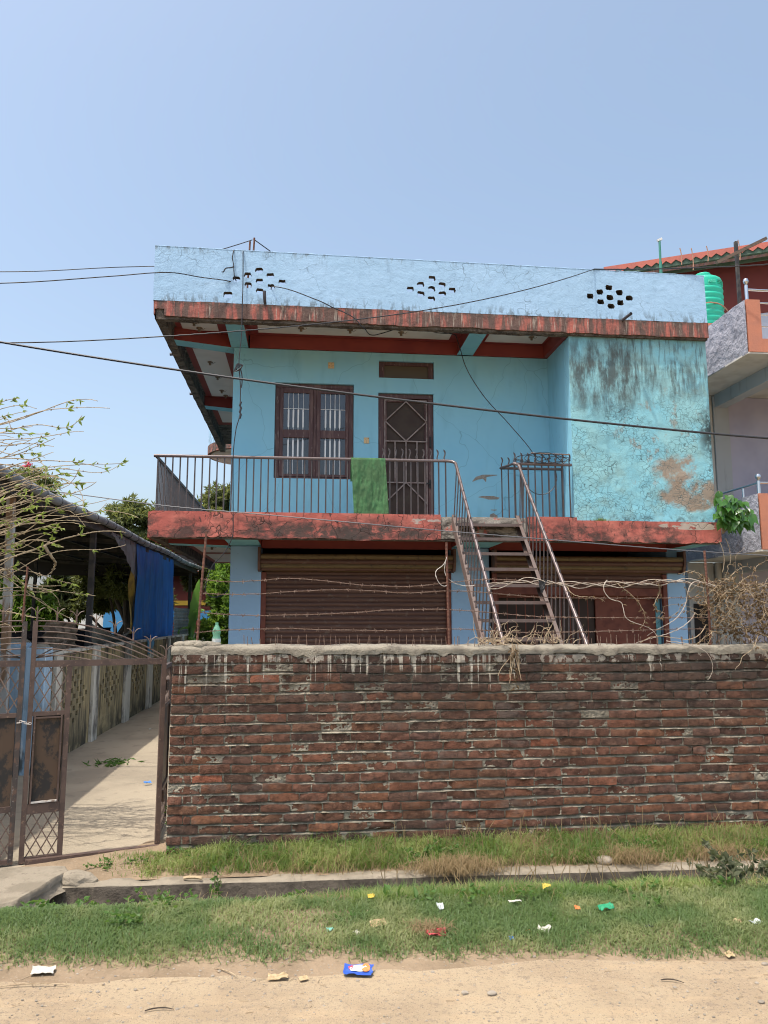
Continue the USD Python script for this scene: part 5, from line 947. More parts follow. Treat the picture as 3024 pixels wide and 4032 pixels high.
# ================================================================ the wall along the driveway and the blue wall at its end
dwl = T('driveway_wall', 'mould-stained plastered wall with openwork holes along the driveway', 'wall', (-0.9, 0.0, -0.2), house=True); dwl.off = np.zeros(3)
dwl.off = np.array([-0.9, 0.0, -0.2])
DU = -0.80; pil = [(-1.75, -1.50), (0.12, 0.42), (2.30, 2.70), (4.45, 4.85), (6.6, 7.0), (8.8, 9.2), (11, 11.4), (13.2, 13.6)]
hs = []
for i in range(len(pil) - 1):
    a, b = pil[i][1], pil[i + 1][0]; m_ = (a + b) / 2
    for r in range(-4, 5):
        w_ = 4 - abs(r)
        for k in range(-w_, w_ + 1, 1):
            if (k + r + 8) % 2 == 0: hs.append(rect(m_ + k * 0.150 - 0.055, 0.56 + r * 0.085 - 0.033, m_ + k * 0.150 + 0.055, 0.56 + r * 0.085 + 0.033))
dwl.put('wall_panel', extr(rect(-1.75, -0.22, 15, 1.185).difference(unary_union(hs)), DU - 0.10, DU, 'x'), 'mould_wall')
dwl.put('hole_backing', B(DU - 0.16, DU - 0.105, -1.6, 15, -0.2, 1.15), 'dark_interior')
for a, b in pil: dwl.put('pilaster', cham(DU + 0.001, DU + 0.06, a, b, -0.21, 1.19, 0.008), 'pilaster_grey')
dwl.put('wall_top', MB().box(DU - 0.13, DU + 0.03, -1.75, 15, 1.186, 1.225), 'pilaster_grey')
bwl = T('blue_wall', 'old light blue wall with peeling paint behind the gate', 'wall', (-1.6, -2.3, -0.2), house=True)
bwl.put('wall_panel', cham(-4.6, -0.93, -2.34, -2.20, -0.22, 1.36, 0.01), 'old_blue_paint')
for u in np.arange(-4.5, -0.95, 0.24): bwl.put('board', cham(u, u + 0.225, -2.352, -2.341, -0.2, 1.33, 0.003), 'old_blue_paint')
bwl.put('wall_top', rock((-1.9, -2.27, 1.38), 0.5, 77, (1.8, 0.16, 0.10), 3), 'coping')
bwl.put('pier', cham(-0.925, -0.68, -2.42, -2.15, -0.22, 1.30, 0.012), 'old_blue_paint'); bwl.put('pier_top', rock((-0.80, -2.28, 1.30), 0.12, 78, (1.0, 0.9, 0.4), 2), 'coping')
# ================================================================ the open shed on the left
sh = T('open_shed', 'dark open-sided shed with a corrugated roof and grey eave roll', 'shed', (-2.5, 3.0, -0.2), house=True)
def corr(u0, u1, v0, v1, z0, z1, pitch, amp, n, axis='v'):
    def fn(s, t):
        a, b = u0 + (u1 - u0) * s, v0 + (v1 - v0) * t
        return np.c_[a, b, z0 + (z1 - z0) * s + amp * np.sin(2 * math.pi * (b if axis == 'v' else a) / pitch)]
    return solidify(grid(4, n, fn), (0, 0, 0.004))
EU = -0.92
for k in range(8):
    v0 = -7.0 + k * 2.53; sh.put('roof_sheet', corr(EU + 0.02, -7.5, v0, v0 + 2.55, 3.27 + 0.004 * (k % 2), 3.75 + 0.004 * (k % 2), 0.11, 0.016, 180), 'tin_dark')
pts = np.array([(EU, v, 3.255 + 0.018 * math.sin(v * 1.1)) for v in np.arange(-7.0, 13.3, 0.2)]); rr_ = 0.062 + 0.006 * nz(np.arange(len(pts)) * .7, np.zeros(len(pts)), 0, 5)
sh.put('eave_roll', MB().tube(pts, rr_, 12), 'tin_grey', smooth=True)
for v in np.arange(-6.5, 13, 0.62): sh.put('tie_strap', MB().tube([(EU + 0.066 * math.cos(a), v, 3.255 + 0.018 * math.sin(v * 1.1) + 0.068 * math.sin(a)) for a in np.linspace(0, 2 * math.pi, 13)], 0.006, 4, cap=False), 'post_dark')
sh.put('eave_beam', B(EU - 0.14, EU - 0.07, -7, 13.2, 3.10, 3.22), 'post_dark')
for v in np.arange(-6, 13.3, 2.4): sh.put('rafter', MB().bar((EU - 0.10, v, 3.16), (-7.4, v, 3.60), 0.05, 0.09), 'post_dark')
for u in (-2.4, -4.0, -5.6): sh.put('purlin', B(u, u + 0.05, -7, 13.2, 3.12 - 0.07 * (u + 0.9), 3.17 - 0.07 * (u + 0.9)), 'post_dark')
sh.put('end_curtain', B(-7.4, EU - 0.1, 13.20, 13.23, 3.02, 3.72), 'tin_dark')
for (v, l) in ((0.98, None), (4.40, None), (12.35, None), (-5.0, None)): sh.put('post', cham(-1.14, -1.05, v - 0.045, v + 0.045, -0.2, 3.10, 0.006), 'post_dark')
sh.put('post', MB().bar((-1.12, -2.40, -0.2), (-1.10, -2.72, 3.12), 0.085), 'post_rusty_white', label='leaning white post streaked with rust')
for v in (1.0, 5.0, 9.0): sh.put('post', cham(-4.7, -4.62, v, v + 0.07, -0.2, 3.4, 0.006), 'post_dark')
def vcorr(v0, v1, z0, z1, u, pitch, amp, n):
    def fn(s, t):
        z = z0 + (z1 - z0) * t; return np.c_[u + amp * np.sin(2 * math.pi * z / pitch), v0 + (v1 - v0) * s, z + 0.02 * nz(s * 3, t * 2, 0, 5)]
    return solidify(grid(6, n, fn), (-0.004, 0, 0))
sh.put('low_sheet', vcorr(-6.5, 5.9, 0.2, 1.46, -1.9, 0.12, 0.014, 100), 'tin_dark'); sh.put('low_sheet', vcorr(-0.75, 0.86, 0.75, 1.60, -1.25, 0.13, 0.02, 60), 'tin_rust', label='rusty corrugated sheet with horizontal ribs')
sh.put('low_sheet', vcorr(5.9, 13.0, 0.2, 1.30, -1.9, 0.12, 0.014, 100), 'tin_dark')
def sag(s, t):
    v = 1.02 + 3.36 * s; top = 1.60 - 1.05 * s * (1 - s); bot = 0.95 + 0.1 * s; k = t
    z = bot + (top - bot) * k; return np.c_[-1.05 + 0.05 * nz(s * 6, t * 6, 0, 131) * 2 + 0.05 * np.sin(3.1 * s) * k + 0.03 * np.sin((k + s * (1 - s) * 1.4) * 17), v, z]
solo('grey_tarpaulin', (lambda q: (np.array([hw(*p) for p in q[0]]), q[1]))(solidify(grid(50, 30, sag), (-0.004, 0, 0))), 'tarp_grey', 'grey tarpaulin sagging between two shed posts', 'tarpaulin', smooth=True)
def blue(s, t):
    v = 3.80 + 4.75 * s; z0 = 1.18 + 0.05 * nz(s * 9, s * 0, 0, 141) - 0.35 * np.clip(0.16 - s, 0, 1) / 0.16 * 0.4; z1 = 3.17
    z = z0 + (z1 - z0) * t; w_ = (1 - t)
    return np.c_[-0.97 + 0.05 * np.sin(s * 16) * (0.3 + w_) + 0.035 * np.sin(s * 41 + 1) * (0.35 + 0.6 * w_) + 0.08 * nz(s * 5, t * 3, 0, 143), v - 0.35 * w_ ** 2 * (1 - s) * 0.4, z]
solo('grey_sheet', (lambda q: (np.array([hw(*p) for p in q[0]]), q[1]))(solidify(grid(24, 16, lambda s, t: np.c_[-0.98 + 0.04 * nz(s * 5, t * 5, 0, 171) + 0.012 * np.sin(s * 60), 1.7 + 2.25 * s, 3.19 - (0.06 + 0.72 * s ** 1.4 + 0.10 * nz(s * 8, s * 0, 0, 173)) * (1 - t)]), (-0.004, 0, 0))), 'tin_grey', 'ragged grey sheet hanging under the shed eave beside the blue tarpaulin', 'sheet', smooth=True)
tb = T('blue_tarpaulin', 'faded blue tarpaulin hung from the shed eave down to the driveway wall', 'tarpaulin', (-0.95, 6.0, 1.2), house=True)
tb.put('sheet', solidify(grid(110, 60, blue), (-0.003, 0, 0)), 'tarp_blue', smooth=True)
tb.put('yellow_lining', solidify(grid(8, 40, lambda s, t: np.c_[-1.02 + 0.04 * np.sin(t * 9 + s * 3), 3.60 + 0.28 * s + 0.05 * np.sin(t * 7), 1.35 + 1.75 * t]), (-0.003, 0, 0)), 'tarp_yellow', smooth=True)
solo('blue_rag', (lambda q: (np.array([hw(*p) for p in q[0]]), q[1]))(solidify(grid(10, 14, lambda s, t: np.c_[-0.74 + 0.05 * nz(s * 3, t * 3, 0, 3), 4.15 + 0.5 * s * (0.5 + t) + 0.12 * (1 - t) + 0.1 * nz(t * 4, s * 2, 0, 5), 0.92 + 0.32 * t]), (-0.004, 0, 0))), 'rag_blue', 'tattered pale blue rag hanging over the driveway wall under the tarpaulin', 'rag', smooth=True)
solo('tin_screen', (lambda q: (np.array([hw(*p) for p in q[0]]), q[1]))(vcorr(8.9, 12.0, 0.2, 1.95, -1.0, 0.10, 0.015, 90)), 'tin_grey', 'grey corrugated sheet standing to the right of the blue tarpaulin', 'metal sheet')
# ================================================================ trees and plants behind
def tree(name, label, cat, base, lobes, n, leaf, width, mats, trunk_r, seed, group=None, k=7, droop=0.35, limbs=None):
    rng = np.random.default_rng(seed); t = T(name, label, cat, base, group=group); base = np.array(base, float)
    P = []; Dv = []; 
    for (c_, r_) in lobes:
        c_, r_ = np.array(c_, float), np.array(r_, float); m_ = int(n * (r_[0] * r_[1] * r_[2]) ** (2 / 3) / sum((q[1][0] * q[1][1] * q[1][2]) ** (2 / 3) for q in lobes))
        d = rng.normal(size=(m_, 3)); d /= np.linalg.norm(d, axis=1, keepdims=True); rad = rng.uniform(0.45, 1.0, m_) ** 0.6 * (0.86 + 0.45 * (fbm(d * 1.7 + c_, 3, seed) - 0.5) * 2)
        gap = fbm((d * rad[:, None] * r_ + c_) * 1.3, 2, seed + 5); keep = gap > 0.36
        P.append((c_ + d * rad[:, None] * r_)[keep]); Dv.append(d[keep])
    P = np.concatenate(P); Dv = np.concatenate(Dv)
    Pk = np.repeat(P, k, 0); dd = np.repeat(Dv, k, 0) * 0.5 + rng.normal(0, 0.75, (len(Pk), 3)) + [0, 0, -droop]
    sel = rng.random(len(Pk)) < 0.07 if len(mats) > 1 else np.zeros(len(Pk), bool); up = Pk[:, 2] > np.quantile(Pk[:, 2], 0.5); sel &= up
    t.put('crown', leafset(Pk[~sel], dd[~sel], leaf * rng.uniform(.7, 1.25, (~sel).sum()), width * rng.uniform(.7, 1.2, (~sel).sum()), rng), mats[0])
    if sel.any(): t.put('young_shoots', leafset(Pk[sel], Dv[np.repeat(np.arange(len(Dv)), k)[sel]] + rng.normal(0, .4, (sel.sum(), 3)) + [0, 0, .25], leaf * .8, width * .6, rng), mats[1], kind='stuff')
    m = MB(); top = np.mean([c_[0] for c_ in lobes], 0); fork = base + (top - base) * 0.45
    m.tube(curve([base, base + (fork - base) * .5 + rng.normal(0, trunk_r, 3) * [1, 1, 0], fork], 8), np.linspace(trunk_r, trunk_r * .75, 8), 8)
    for (c_, r_) in lobes:
        m.tube(curve([fork - [0, 0, trunk_r], (fork + np.array(c_)) / 2 + rng.normal(0, .15, 3), np.array(c_) + [0, 0, r_[2] * .3]], 7), np.linspace(trunk_r * .55, trunk_r * .15, 7), 6)
    t.put('trunk', m, 'bark', smooth=True); return t
MG = ('mango_leaf', 'mango_tip'); mg = 'mango trees behind the shed'
tree('mango_tree', 'mango tree with a round crown above the shed roof, left of the balcony', 'tree', (-8.2, 25.5, -0.2), [((-8.3, 25.5, 4.3), (1.35, 1.2, 1.45)), ((-7.7, 25.3, 3.7), (1.0, .9, 1.2)), ((-9.1, 25.6, 3.9), (1.05, .9, 1.25)), ((-9.5, 25.4, 3.2), (.7, .8, .9)), ((-8.2, 25.2, 2.9), (1.2, .9, .8))], 5200, .21, .065, MG, .17, 201)
tree('mango_tree', 'mango tree seen through the balcony railing against the sky', 'tree', (-5.6, 26.2, -0.2), [((-5.6, 26.0, 4.6), (1.1, 1.1, 1.6)), ((-5.0, 26.2, 5.4), (.8, .9, 1.0)), ((-6.2, 26.0, 3.6), (.8, .9, 1.2)), ((-5.3, 25.8, 3.3), (1.0, .9, 1.3))], 4600, .21, .065, MG, .16, 203)
tree('mango_tree', 'mango tree at the left edge, its top over the shed roof', 'tree', (-12.6, 26.5, -0.2), [((-12.7, 26.5, 5.7), (1.7, 1.2, 1.2)), ((-12.2, 26.3, 4.4), (1.4, 1.1, 1.3)), ((-13.4, 26.0, 4.4), (1.2, 1.1, 1.3))], 3600, .21, .065, MG, .18, 205)
tree('mango_tree', 'dark low mango tree framed under the shed roof, two trunks showing', 'tree', (-9.3, 27.0, -0.2), [((-9.92, 27.00, 3.14), (1.0, .8, .75)), ((-8.60, 26.76, 3.02), (.9, .8, .8)), ((-7.88, 27.00, 2.31), (.5, .6, .6)), ((-10.51, 26.76, 2.31), (.6, .6, .6))], 1500, .26, .085, MG, .12, 207)
tree('mango_tree', 'small mango tree in front of the white house under the shed roof', 'tree', (-11.2, 28.0, -0.2), [((-11.0, 28, 3.2), (1.3, .9, 1.1)), ((-11.9, 28, 2.4), (.9, .8, .9)), ((-10.1, 28, 2.6), (.9, .8, .9))], 1800, .22, .07, MG, .11, 213)
tree('leafy_bush', 'bright green bush under the left end of the shed roof', 'bush', (-12.9, 26.4, -0.2), [((-13.33, 26.40, 2.24), (1.5, 1.0, 1.3)), ((-12.02, 26.66, 1.58), (1.2, .9, 1.1)), ((-14.64, 26.14, 2.11), (.9, .7, 1.1))], 2000, .2, .08, ('bush_leaf',), .06, 209, droop=.1)
tree('leafy_bush', 'light green bush crowding the left corner of the blue house', 'bush', (-4.75, 23.6, -0.2), [((-4.75, 23.6, 2.6), (.75, .8, .95)), ((-4.4, 23.2, 1.6), (.6, .7, 1.0)), ((-5.0, 23.3, 1.2), (.6, .6, .8)), ((-4.6, 23.8, 3.2), (.5, .5, .5))], 1700, .15, .07, ('bush_leaf',), .05, 211, droop=.15)
bn = T('banana_plant', 'banana plant with torn leaves between the tarpaulin and the blue house', 'plant', (-5.55, 22.0, -0.2))
for k, (tip, w_) in enumerate((((-5.15, 21.5, 2.75), .12), ((-4.95, 21.4, 1.9), .10), ((-5.75, 21.4, 0.75), .12), ((-5.2, 21.4, 0.6), .12))):
    b_ = np.array([-5.45, 22.0, 1.0 + .2 * (k % 3)]); tip = np.array(tip); c_ = curve([b_, (b_ + tip) / 2 + [0, 0, .35], tip], 16); d_ = np.gradient(c_, axis=0); sd = np.cross(d_, [0, .6, .8]); sd /= np.linalg.norm(sd, axis=1, keepdims=True)
    ww = w_ * np.sin(np.linspace(.12, math.pi - .05, 16)) ** .6 * (1 + .12 * np.sin(np.arange(16) * 2.3))
    v = np.concatenate([c_ - sd * ww[:, None] - [0, 0, .04], c_, c_ + sd * ww[:, None] - [0, 0, .04]]); i = np.arange(15)
    bn.put('leaf', (v, np.vstack([np.stack([i, i + 1, i + 17, i + 16], 1), np.stack([i + 16, i + 17, i + 33, i + 32], 1)])), 'banana_leaf', smooth=True)
bn.put('stem', MB().tube([(-5.55, 22.0, -.2), (-5.5, 22.0, .7), (-5.45, 22.0, 1.5)], [.09, .08, .05], 10), 'banana_leaf')
# buildings far behind on the left
mh = T('maroon_shop', 'maroon shop front with blue and yellow stripes behind the shed', 'building', (-6.9, 29.0, -0.2))
mh.put('wall', B(-8.3, -5.3, 29.0, 32, -0.2, 3.3), 'nb_maroon'); mh.put('blue_stripe', B(-8.3, -5.3, 28.985, 28.998, 1.62, 1.95), 'plain_blue'); mh.put('yellow_stripe', B(-8.3, -5.3, 28.985, 28.998, 2.15, 2.32), 'plain_yellow'); mh.put('white_step', B(-7.0, -5.6, 28.5, 28.99, -0.2, 0.85), 'plain_white'); mh.put('roof', B(-8.5, -5.1, 28.7, 32.2, 3.3, 3.42), 'roof_red')
wh_ = T('white_house', 'white house with a bright blue door glimpsed under the shed roof', 'building', (-10.5, 32.0, -0.2))
wh_.put('wall', B(-14.5, -8.6, 32.0, 36, -0.2, 4.2), 'plain_white'); wh_.put('door', B(-11.55, -10.75, 31.96, 31.99, -0.2, 3.2), 'plain_blue'); wh_.put('roof', B(-14.8, -8.4, 31.7, 36.3, 4.2, 4.34), 'nb_soffit'); wh_.put('window', B(-9.9, -9.2, 31.96, 31.99, 1.6, 2.6), 'dark_interior')
rb = T('round_balcony_house', 'blue house behind with a rounded red-edged balcony', 'building', (-4.6, 27.5, -0.2))
def rnd(z0, z1, r, c_=(-4.62, 27.3), a0=math.pi * .5, a1=math.pi * 1.75, n=30):
    a = np.linspace(a0, a1, n); p = [(c_[0] + r * math.cos(t), c_[1] + r * math.sin(t)) for t in a] + [(c_[0] + 5, c_[1] - r * 0.7), (c_[0] + 5, c_[1] + r)]
    return extr(Polygon(p), z0, z1, 'z')
rb.put('wall', B(-4.5, 0.5, 27.6, 33, -0.2, 7.3), 'wall_ground_blue'); rb.put('balcony_slab', rnd(7.42, 7.72, 1.72), 'band_red'); rb.put('balcony_soffit', rnd(7.40, 7.418, 1.62), 'nb_soffit'); rb.put('parapet', rnd(7.722, 8.72, 1.70), 'parapet_blue')
# ================================================================ the neighbouring house on the right
N = T('grey_house', 'grey and orange house with steel balcony rails and a red corrugated roof', 'house', (10.17, 0.0, -0.2), house=True)
NU = 10.17
def face(u0, u1, z0, z1, v0=-0.0, n=60):
    return None
def nside(z0, z1, v1, seed):
    def fn(s, t):
        v, z = v1 * s, z0 + (z1 - z0) * t
        return np.c_[NU + 0.035 * nz(v * 3, z * 3, 0, seed) * 2 * np.clip(np.minimum(s, 1 - s) * 8, 0, 1), v, z]
    return grid(60, 30, fn, flip=True)
for (nm, z0, z1, sd) in (('upper', 6.30, 7.285, 151), ('lower', 2.80, 3.785, 153)):
    b = N.node('balcony', f'{nm} balcony of the grey house')
    N.put('side_wall', nside(z0, z1, 2.6, sd), 'nb_grey', under=b, smooth=True); N.put('side_wall_core', B(NU + 0.03, NU + 0.12, 0.02, 2.6, z0, z1 - 0.002), 'nb_plain', under=b)
    N.put('corner_pillar', B(NU + 0.025, NU + 0.28, -0.012, 0.16, z0 + 0.02, z1 + 0.004), 'nb_orange', under=b); N.put('edge_band', B(NU + 0.281, NU + 4.2, -0.006, 0.15, z0 + 0.02, z0 + 0.27), 'nb_orange', under=b)
    N.put('floor_slab', B(NU + 0.025, NU + 4.2, 0.16, 9.0 if nm == 'upper' else 2.6, z0 + 0.03, z0 + 0.16), 'nb_soffit', under=b); N.put('soffit', B(NU - 0.0, NU + 4.2, 0.0, 2.6, z0 - 0.012, z0 + 0.018), 'nb_soffit', under=b)
    if nm == 'lower': N.put('parapet_front', B(NU + 0.281, NU + 4.2, -0.004, 0.15, z0 + 0.271, z1), 'nb_orange', under=b)
    def post(u, v, zb, zt): N.put('rail_post', MB().lathe([(.03, zb), (.03, zt - .10), (.016, zt - .095), (.016, zt - .085), (.042, zt - .05), (.048, zt - .02), (.036, zt + .02), (0, zt + .03)], (u, v, 0), 14), 'steel_shiny', under=b, smooth=40)
    if nm == 'upper':
        post(NU + .09, .07, z1, z1 + .40); post(NU + .62, .07, z0 + .25, z1 + .22)
        for z in (z1 + .22, z1 - .02, z1 - .24, z1 - .46): N.put('rail', MB().tube([(NU + .30 if z < z1 else NU + .09, .07, z), (NU + 4.0, .07, z)], .022 if z > z1 else .016, 8), 'steel_shiny', under=b, smooth=True)
    else:
        post(NU + .07, .07, z1, z1 + .33)
        for z in (z1 + .20,): N.put('rail', MB().tube([(NU + .07, .07, z), (NU + 4.0, .07, z)], .022, 8), 'steel_shiny', under=b, smooth=True); N.put('rail', MB().tube([(NU + .07, .07, z), (NU + .07, 2.5, z)], .022, 8), 'steel_shiny', under=b, smooth=True)
        N.put('rail_post', MB().tube([(NU + .07, 0.55, z1), (NU + .07, 0.55, z1 + .2)], .02, 8), 'steel_shiny', under=b)
for (z0, z1) in ((-0.2, 2.78), (2.97, 6.28)):
    N.put('wall', B(NU + 0.02, NU + 0.56, 2.60, 2.85, z0, z1), 'nb_plain'); N.put('pilaster', B(NU + 0.72, NU + 1.05, 2.50, 2.85, z0, z1), 'nb_plain'); N.put('wall', B(NU + 0.56, NU + 0.72, 2.66, 2.85, z0, z1), 'nb_plain')
    N.put('wall', B(NU + 1.05, NU + 5, 2.60, 2.85, z0, z1), 'nb_lavender')
    N.put('drain_pipe', MB().tube([(NU + 0.66, 2.58, z0), (NU + 0.66, 2.58, z1)], 0.065, 12), 'nb_pipe', smooth=True)
N.put('side_wall', B(NU + 0.02, NU + 0.2, 2.86, 9.0, -0.2, 6.28), 'nb_plain')
N.put('balcony_beam', B(NU + 0.75, NU + 1.0, 0.16, 2.5, 6.02, 6.285), 'nb_plain'); N.put('balcony_beam', B(NU + 0.75, NU + 1.0, 0.16, 2.5, 2.55, 2.785), 'nb_plain'); N.put('balcony_beam', B(NU + 1.05, NU + 4.2, 0.9, 1.12, 6.08, 6.285), 'nb_soffit')
N.put('ground_window', B(NU + 0.10, NU + 0.40, 2.585, 2.61, 0.9, 1.95), 'dark_interior')
# top storey and roof (turned a little against the rest)
EA, EB = np.array([5.75, 19.07, 10.69]), np.array([13.0, 16.32, 10.69]); ED = (EB - EA) / np.linalg.norm(EB - EA); EN = np.array([-ED[1], ED[0], 0])
def rp(a, n, z): return wh(EA + ED * a + EN * n + ZZ * (z - EA[2]))
el = np.linalg.norm(EB - EA)
def rsheet(s, t):
    a = el * s; ph = (a / 0.235) % 1; tr = np.clip(np.minimum(ph, 1 - ph) * 4 - 0.35, 0, 1) * 0.075
    return rp_arr(a, 3.2 * t, 10.69 + tr + 3.2 * t * 0.30)
def rp_arr(a, n, z): return wh(EA + a[:, None] * ED + n[:, None] * EN + (z - EA[2])[:, None] * ZZ)
N.put('roof_sheet', solidify(grid(500, 2, rsheet), (0, 0, -0.006)), 'roof_red')
m = MB(); q = lambda a, n, z: tuple(rp(a, n, z))
zg = [(0.0, 10.80)] + [(0.235 * (k * .5) + .0001, 10.575 if k % 2 == 0 else 10.665) for k in range(int(el / 0.1175))][::1]
zp = Polygon([(0.0, 10.76), (el - .2, 10.76)] + [(a, b) for a, b in zg[1:] if a < el - .2][::-1])
fv, ff = vf(extr(zp, -0.02, -0.008)); N.put('roof_flashing', (np.array([rp(a, n, z) for a, n, z in fv]), ff), 'roof_red')
N.put('roof_truss', MB().bar(q(0.2, 0.06, 10.60), q(el, 0.06, 10.60), 0.10, 0.16), 'truss_green'); 
N.put('roof_truss', MB().bar(q(0.2, 0.35, 10.50), q(el, 0.35, 10.50), 0.06, 0.08), 'truss_green')
N.put('top_wall', MB().add(np.array([rp(a, n, z) for z in (9.22, 10.66) for n in (0.65, 0.8) for a in (0.3, el)]), BOXF), 'nb_maroon'); N.put('top_wall', MB().add(np.array([rp(a, n, z) for z in (6.4, 9.217) for n in (0.66, 0.8) for a in (0.3, el)]), BOXF), 'nb_lilac')
pq = lambda x, y, z: tuple(wh((x, y, z)))
N.put('roof_prop', MB().bar(pq(8.05, 16.6, 7.0), pq(8.05, 16.6, 10.2), 0.065), 'post_dark'); N.put('roof_prop', MB().bar(pq(7.45, 16.3, 9.55), pq(8.75, 16.6, 10.28), 0.07), 'old_wood', label='weathered wooden pole tied under the roof')
for (x, y, l) in ((7.05, 17.3, .42), (7.32, 17.3, .55), (7.64, 17.2, .38), (8.25, 16.9, .5)):
    N.put('rope_end', MB().tube(curve([pq(x, y, 10.40), pq(x + .03, y, 10.4 - l * .5), pq(x + .02, y, 10.4 - l)], 8), 0.012, 5), 'rope')
# water tank on the neighbour's terrace
tk = T('water_tank', 'bright green ribbed plastic water tank behind the parapet corner', 'water tank', (6.97, 16.0, 7.86))
pr = [(0.0, 7.86), (.385, 7.86), (.40, 7.90)]
z = 7.93
for k in range(6): pr += [(.385, z), (.385, z + .035), (.405, z + .055), (.408, z + .08), (.405, z + .105), (.385, z + .125)]; z += .132
pr += [(.39, z), (.395, z + .16), (.375, z + .215), (.33, z + .25), (.25, z + .275)]
zt = z + .275
tk.put('tank_body', MB().lathe(pr + [(0, zt + .01)], (6.97, 16.0, 0), 48), 'tank_green', smooth=50)
tk.put('lid', MB().lathe([(.16, zt - .01), (.165, zt + .055), (.15, zt + .075), (0, zt + .085)], (6.94, 15.9, 0), 32), 'tank_green', smooth=50)
lt = meshkit.text_mesh('RAS', 0.062, 0.006, bold=True); v = np.array(lt.vertices); tk.put('lettering', (np.c_[6.915 + v[:, 0], 16 - .398 - v[:, 2] + 0 * v[:, 0], z + .05 + v[:, 1]], lt.faces), 'tank_letter')
for k in range(3): tk.put('rib', MB().tube([(6.97 + .398 * math.cos(a), 16 + .398 * math.sin(a), z + .06 + .035 * k) for a in np.linspace(-1.15, -.3, 10)], .009, 5), 'tank_green')
tk.put('hose', MB().tube(curve([(6.6, 15.64, 8.26), (6.97, 15.57, 8.30), (7.33, 15.75, 8.24), (7.47, 15.85, 8.10)], 20), .014, 6), 'rope')
solo('tank_stand', B(6.5, 7.5, 15.6, 16.5, 6.47, 7.855), 'nb_orange', 'orange-brown block the green water tank stands on', 'plinth')
gp = T('roof_pole', 'green steel pole with a small cap rising behind the roof parapet on the right', 'pole', tuple(hw(10.44, 3.6, 6.46)))
a_, b_ = hw(10.43, 3.6, 6.47), hw(10.46, 3.6, 10.28); gp.put('pole', MB().tube([a_, b_], .027, 8), 'pole_green'); gp.put('sleeve', MB().tube([a_ + (b_ - a_) * .6, a_ + (b_ - a_) * .86], .036, 8), 'pole_green'); gp.put('cap', MB().bar(b_ + [-.05, 0, -.02], b_ + [.055, 0, .03], .05), 'plain_white')
rr2 = T('roof_rods', 'pair of rusty reinforcing rods sticking up behind the parapet on the left', 'steel rod', tuple(hw(1.52, 0.6, 6.9)))
for u, z in ((1.386, 8.22), (1.459, 8.29)): rr2.put('rod', MB().tube([hw(u - .02, .6, 6.86), hw(u + .02, .6, z)], .017, 6), 'rebar_rust')
# ================================================================ wires
def wire(pts, r, label, mat='black_wire', n=60, name='overhead_wire'): return solo(name, MB().tube(path(pts, n), r, 6), mat, label, 'wire', smooth=True)
def hv(u, v, z): return hw(u, v, z)
wire([(-14, 9.4, 6.9), (-4.68, 9, 4.99), (-1.57, 9, 4.50), (0, 9, 4.29), (2.71, 9, 3.97), (4.6, 9, 3.79), (14, 8.8, 3.25)], .0135, 'thick black cable crossing the whole front from upper left to right', n=160)
A7 = hv(7.40, -0.035, 7.705)
wire([(-15, 9.0, 5.35), (-5.03, 9.7, 5.24), (-2.96, 9.72, 5.33), (0.06, 10.6, 5.98), A7], .008, 'black cable rising from the left to the top of the parapet on the right', n=140)
wire([A7, hv(9.6, -.1, 7.82), hv(14, -2, 7.9)], .010, 'thin cable running right from the parapet top past the green pole')
wire([(-16, 9.2, 5.6), (-5.33, 10.6, 6.48), (-4.14, 11.2, 6.86), (-3.42, 11.5, 7.06), hv(.6, -.2, 7.165), hv(1.10, -.06, 7.175), hv(1.25, .05, 7.19)], .008, 'cable from the left entering the first hole of the parapet', n=120)
wire([(-18, 11.4, 7.1), (-6.53, 13, 7.78), (-5.0, 13.5, 8.10), hv(-.5, 1.9, 8.28), hv(0.6, 1.2, 8.25), hv(1.44, .62, 8.26)], .008, 'thin high cable on the left that passes behind the parapet')
wire([hv(1.459, .6, 8.27), hv(2.4, 2.0, 8.24), hv(4.0, 4.5, 8.2)], .009, 'thin wire slanting down from the roof rods behind the parapet')
wire([hv(1.82, .05, 7.10), hv(1.83, -.05, 7.11), hv(2.1, -.14, 7.04), hv(2.6, -.16, 6.86), hv(2.87, -.06, 6.78), hv(3.2, -.05, 6.63), hv(3.35, -.03, 6.48), hv(3.5, .25, 6.46), hv(4.1, .4, 6.66), hv(4.6, .5, 6.70), hv(5.0, .6, 6.69)], .0085, 'wire leaving a parapet hole and looping under the roof soffit', n=120)
wire([hv(5.0, .6, 6.69), hv(4.7, .55, 6.66), hv(4.55, .5, 6.70), hv(5.05, .7, 6.70), hv(5.14, .72, 6.50), hv(5.25, .75, 6.15), hv(5.55, .7, 5.6), hv(6.0, .62, 5.05), hv(6.36, .53, 4.56), hv(6.42, .50, 4.44)], .008, 'slack wire hanging from the soffit to the railing beside the stair', n=120)
wire([hv(1.345, .02, 7.76), hv(1.345, -.05, 7.70), hv(1.36, -.075, 7.0), hv(1.36, -.08, 6.3), hv(1.33, -.08, 5.79), hv(1.365, -.08, 5.35), hv(1.37, -.08, 4.95), hv(1.31, -.08, 4.65), hv(1.28, -.08, 4.25), hv(1.30, -.075, 3.4), hv(1.31, -.07, 3.0), hv(1.22, -.04, 2.75), hv(0.97, .0, 2.42), hv(0.89, .05, 2.10), hv(.97, .4, 2.0), hv(1.15, 1.1, 2.15)], .0085, 'black service cable hanging down the front past the slab, knotted halfway', n=200)
m = MB()
for k in range(4): m.tube([hv(1.325 + .045 * math.cos(t) * (1 + .2 * k % 2), -.08 - .008 * k, 5.70 + .06 * math.sin(t + .4 * k) - .01 * k) for t in np.linspace(0, 2 * math.pi, 16)], .0085, 5, cap=False)
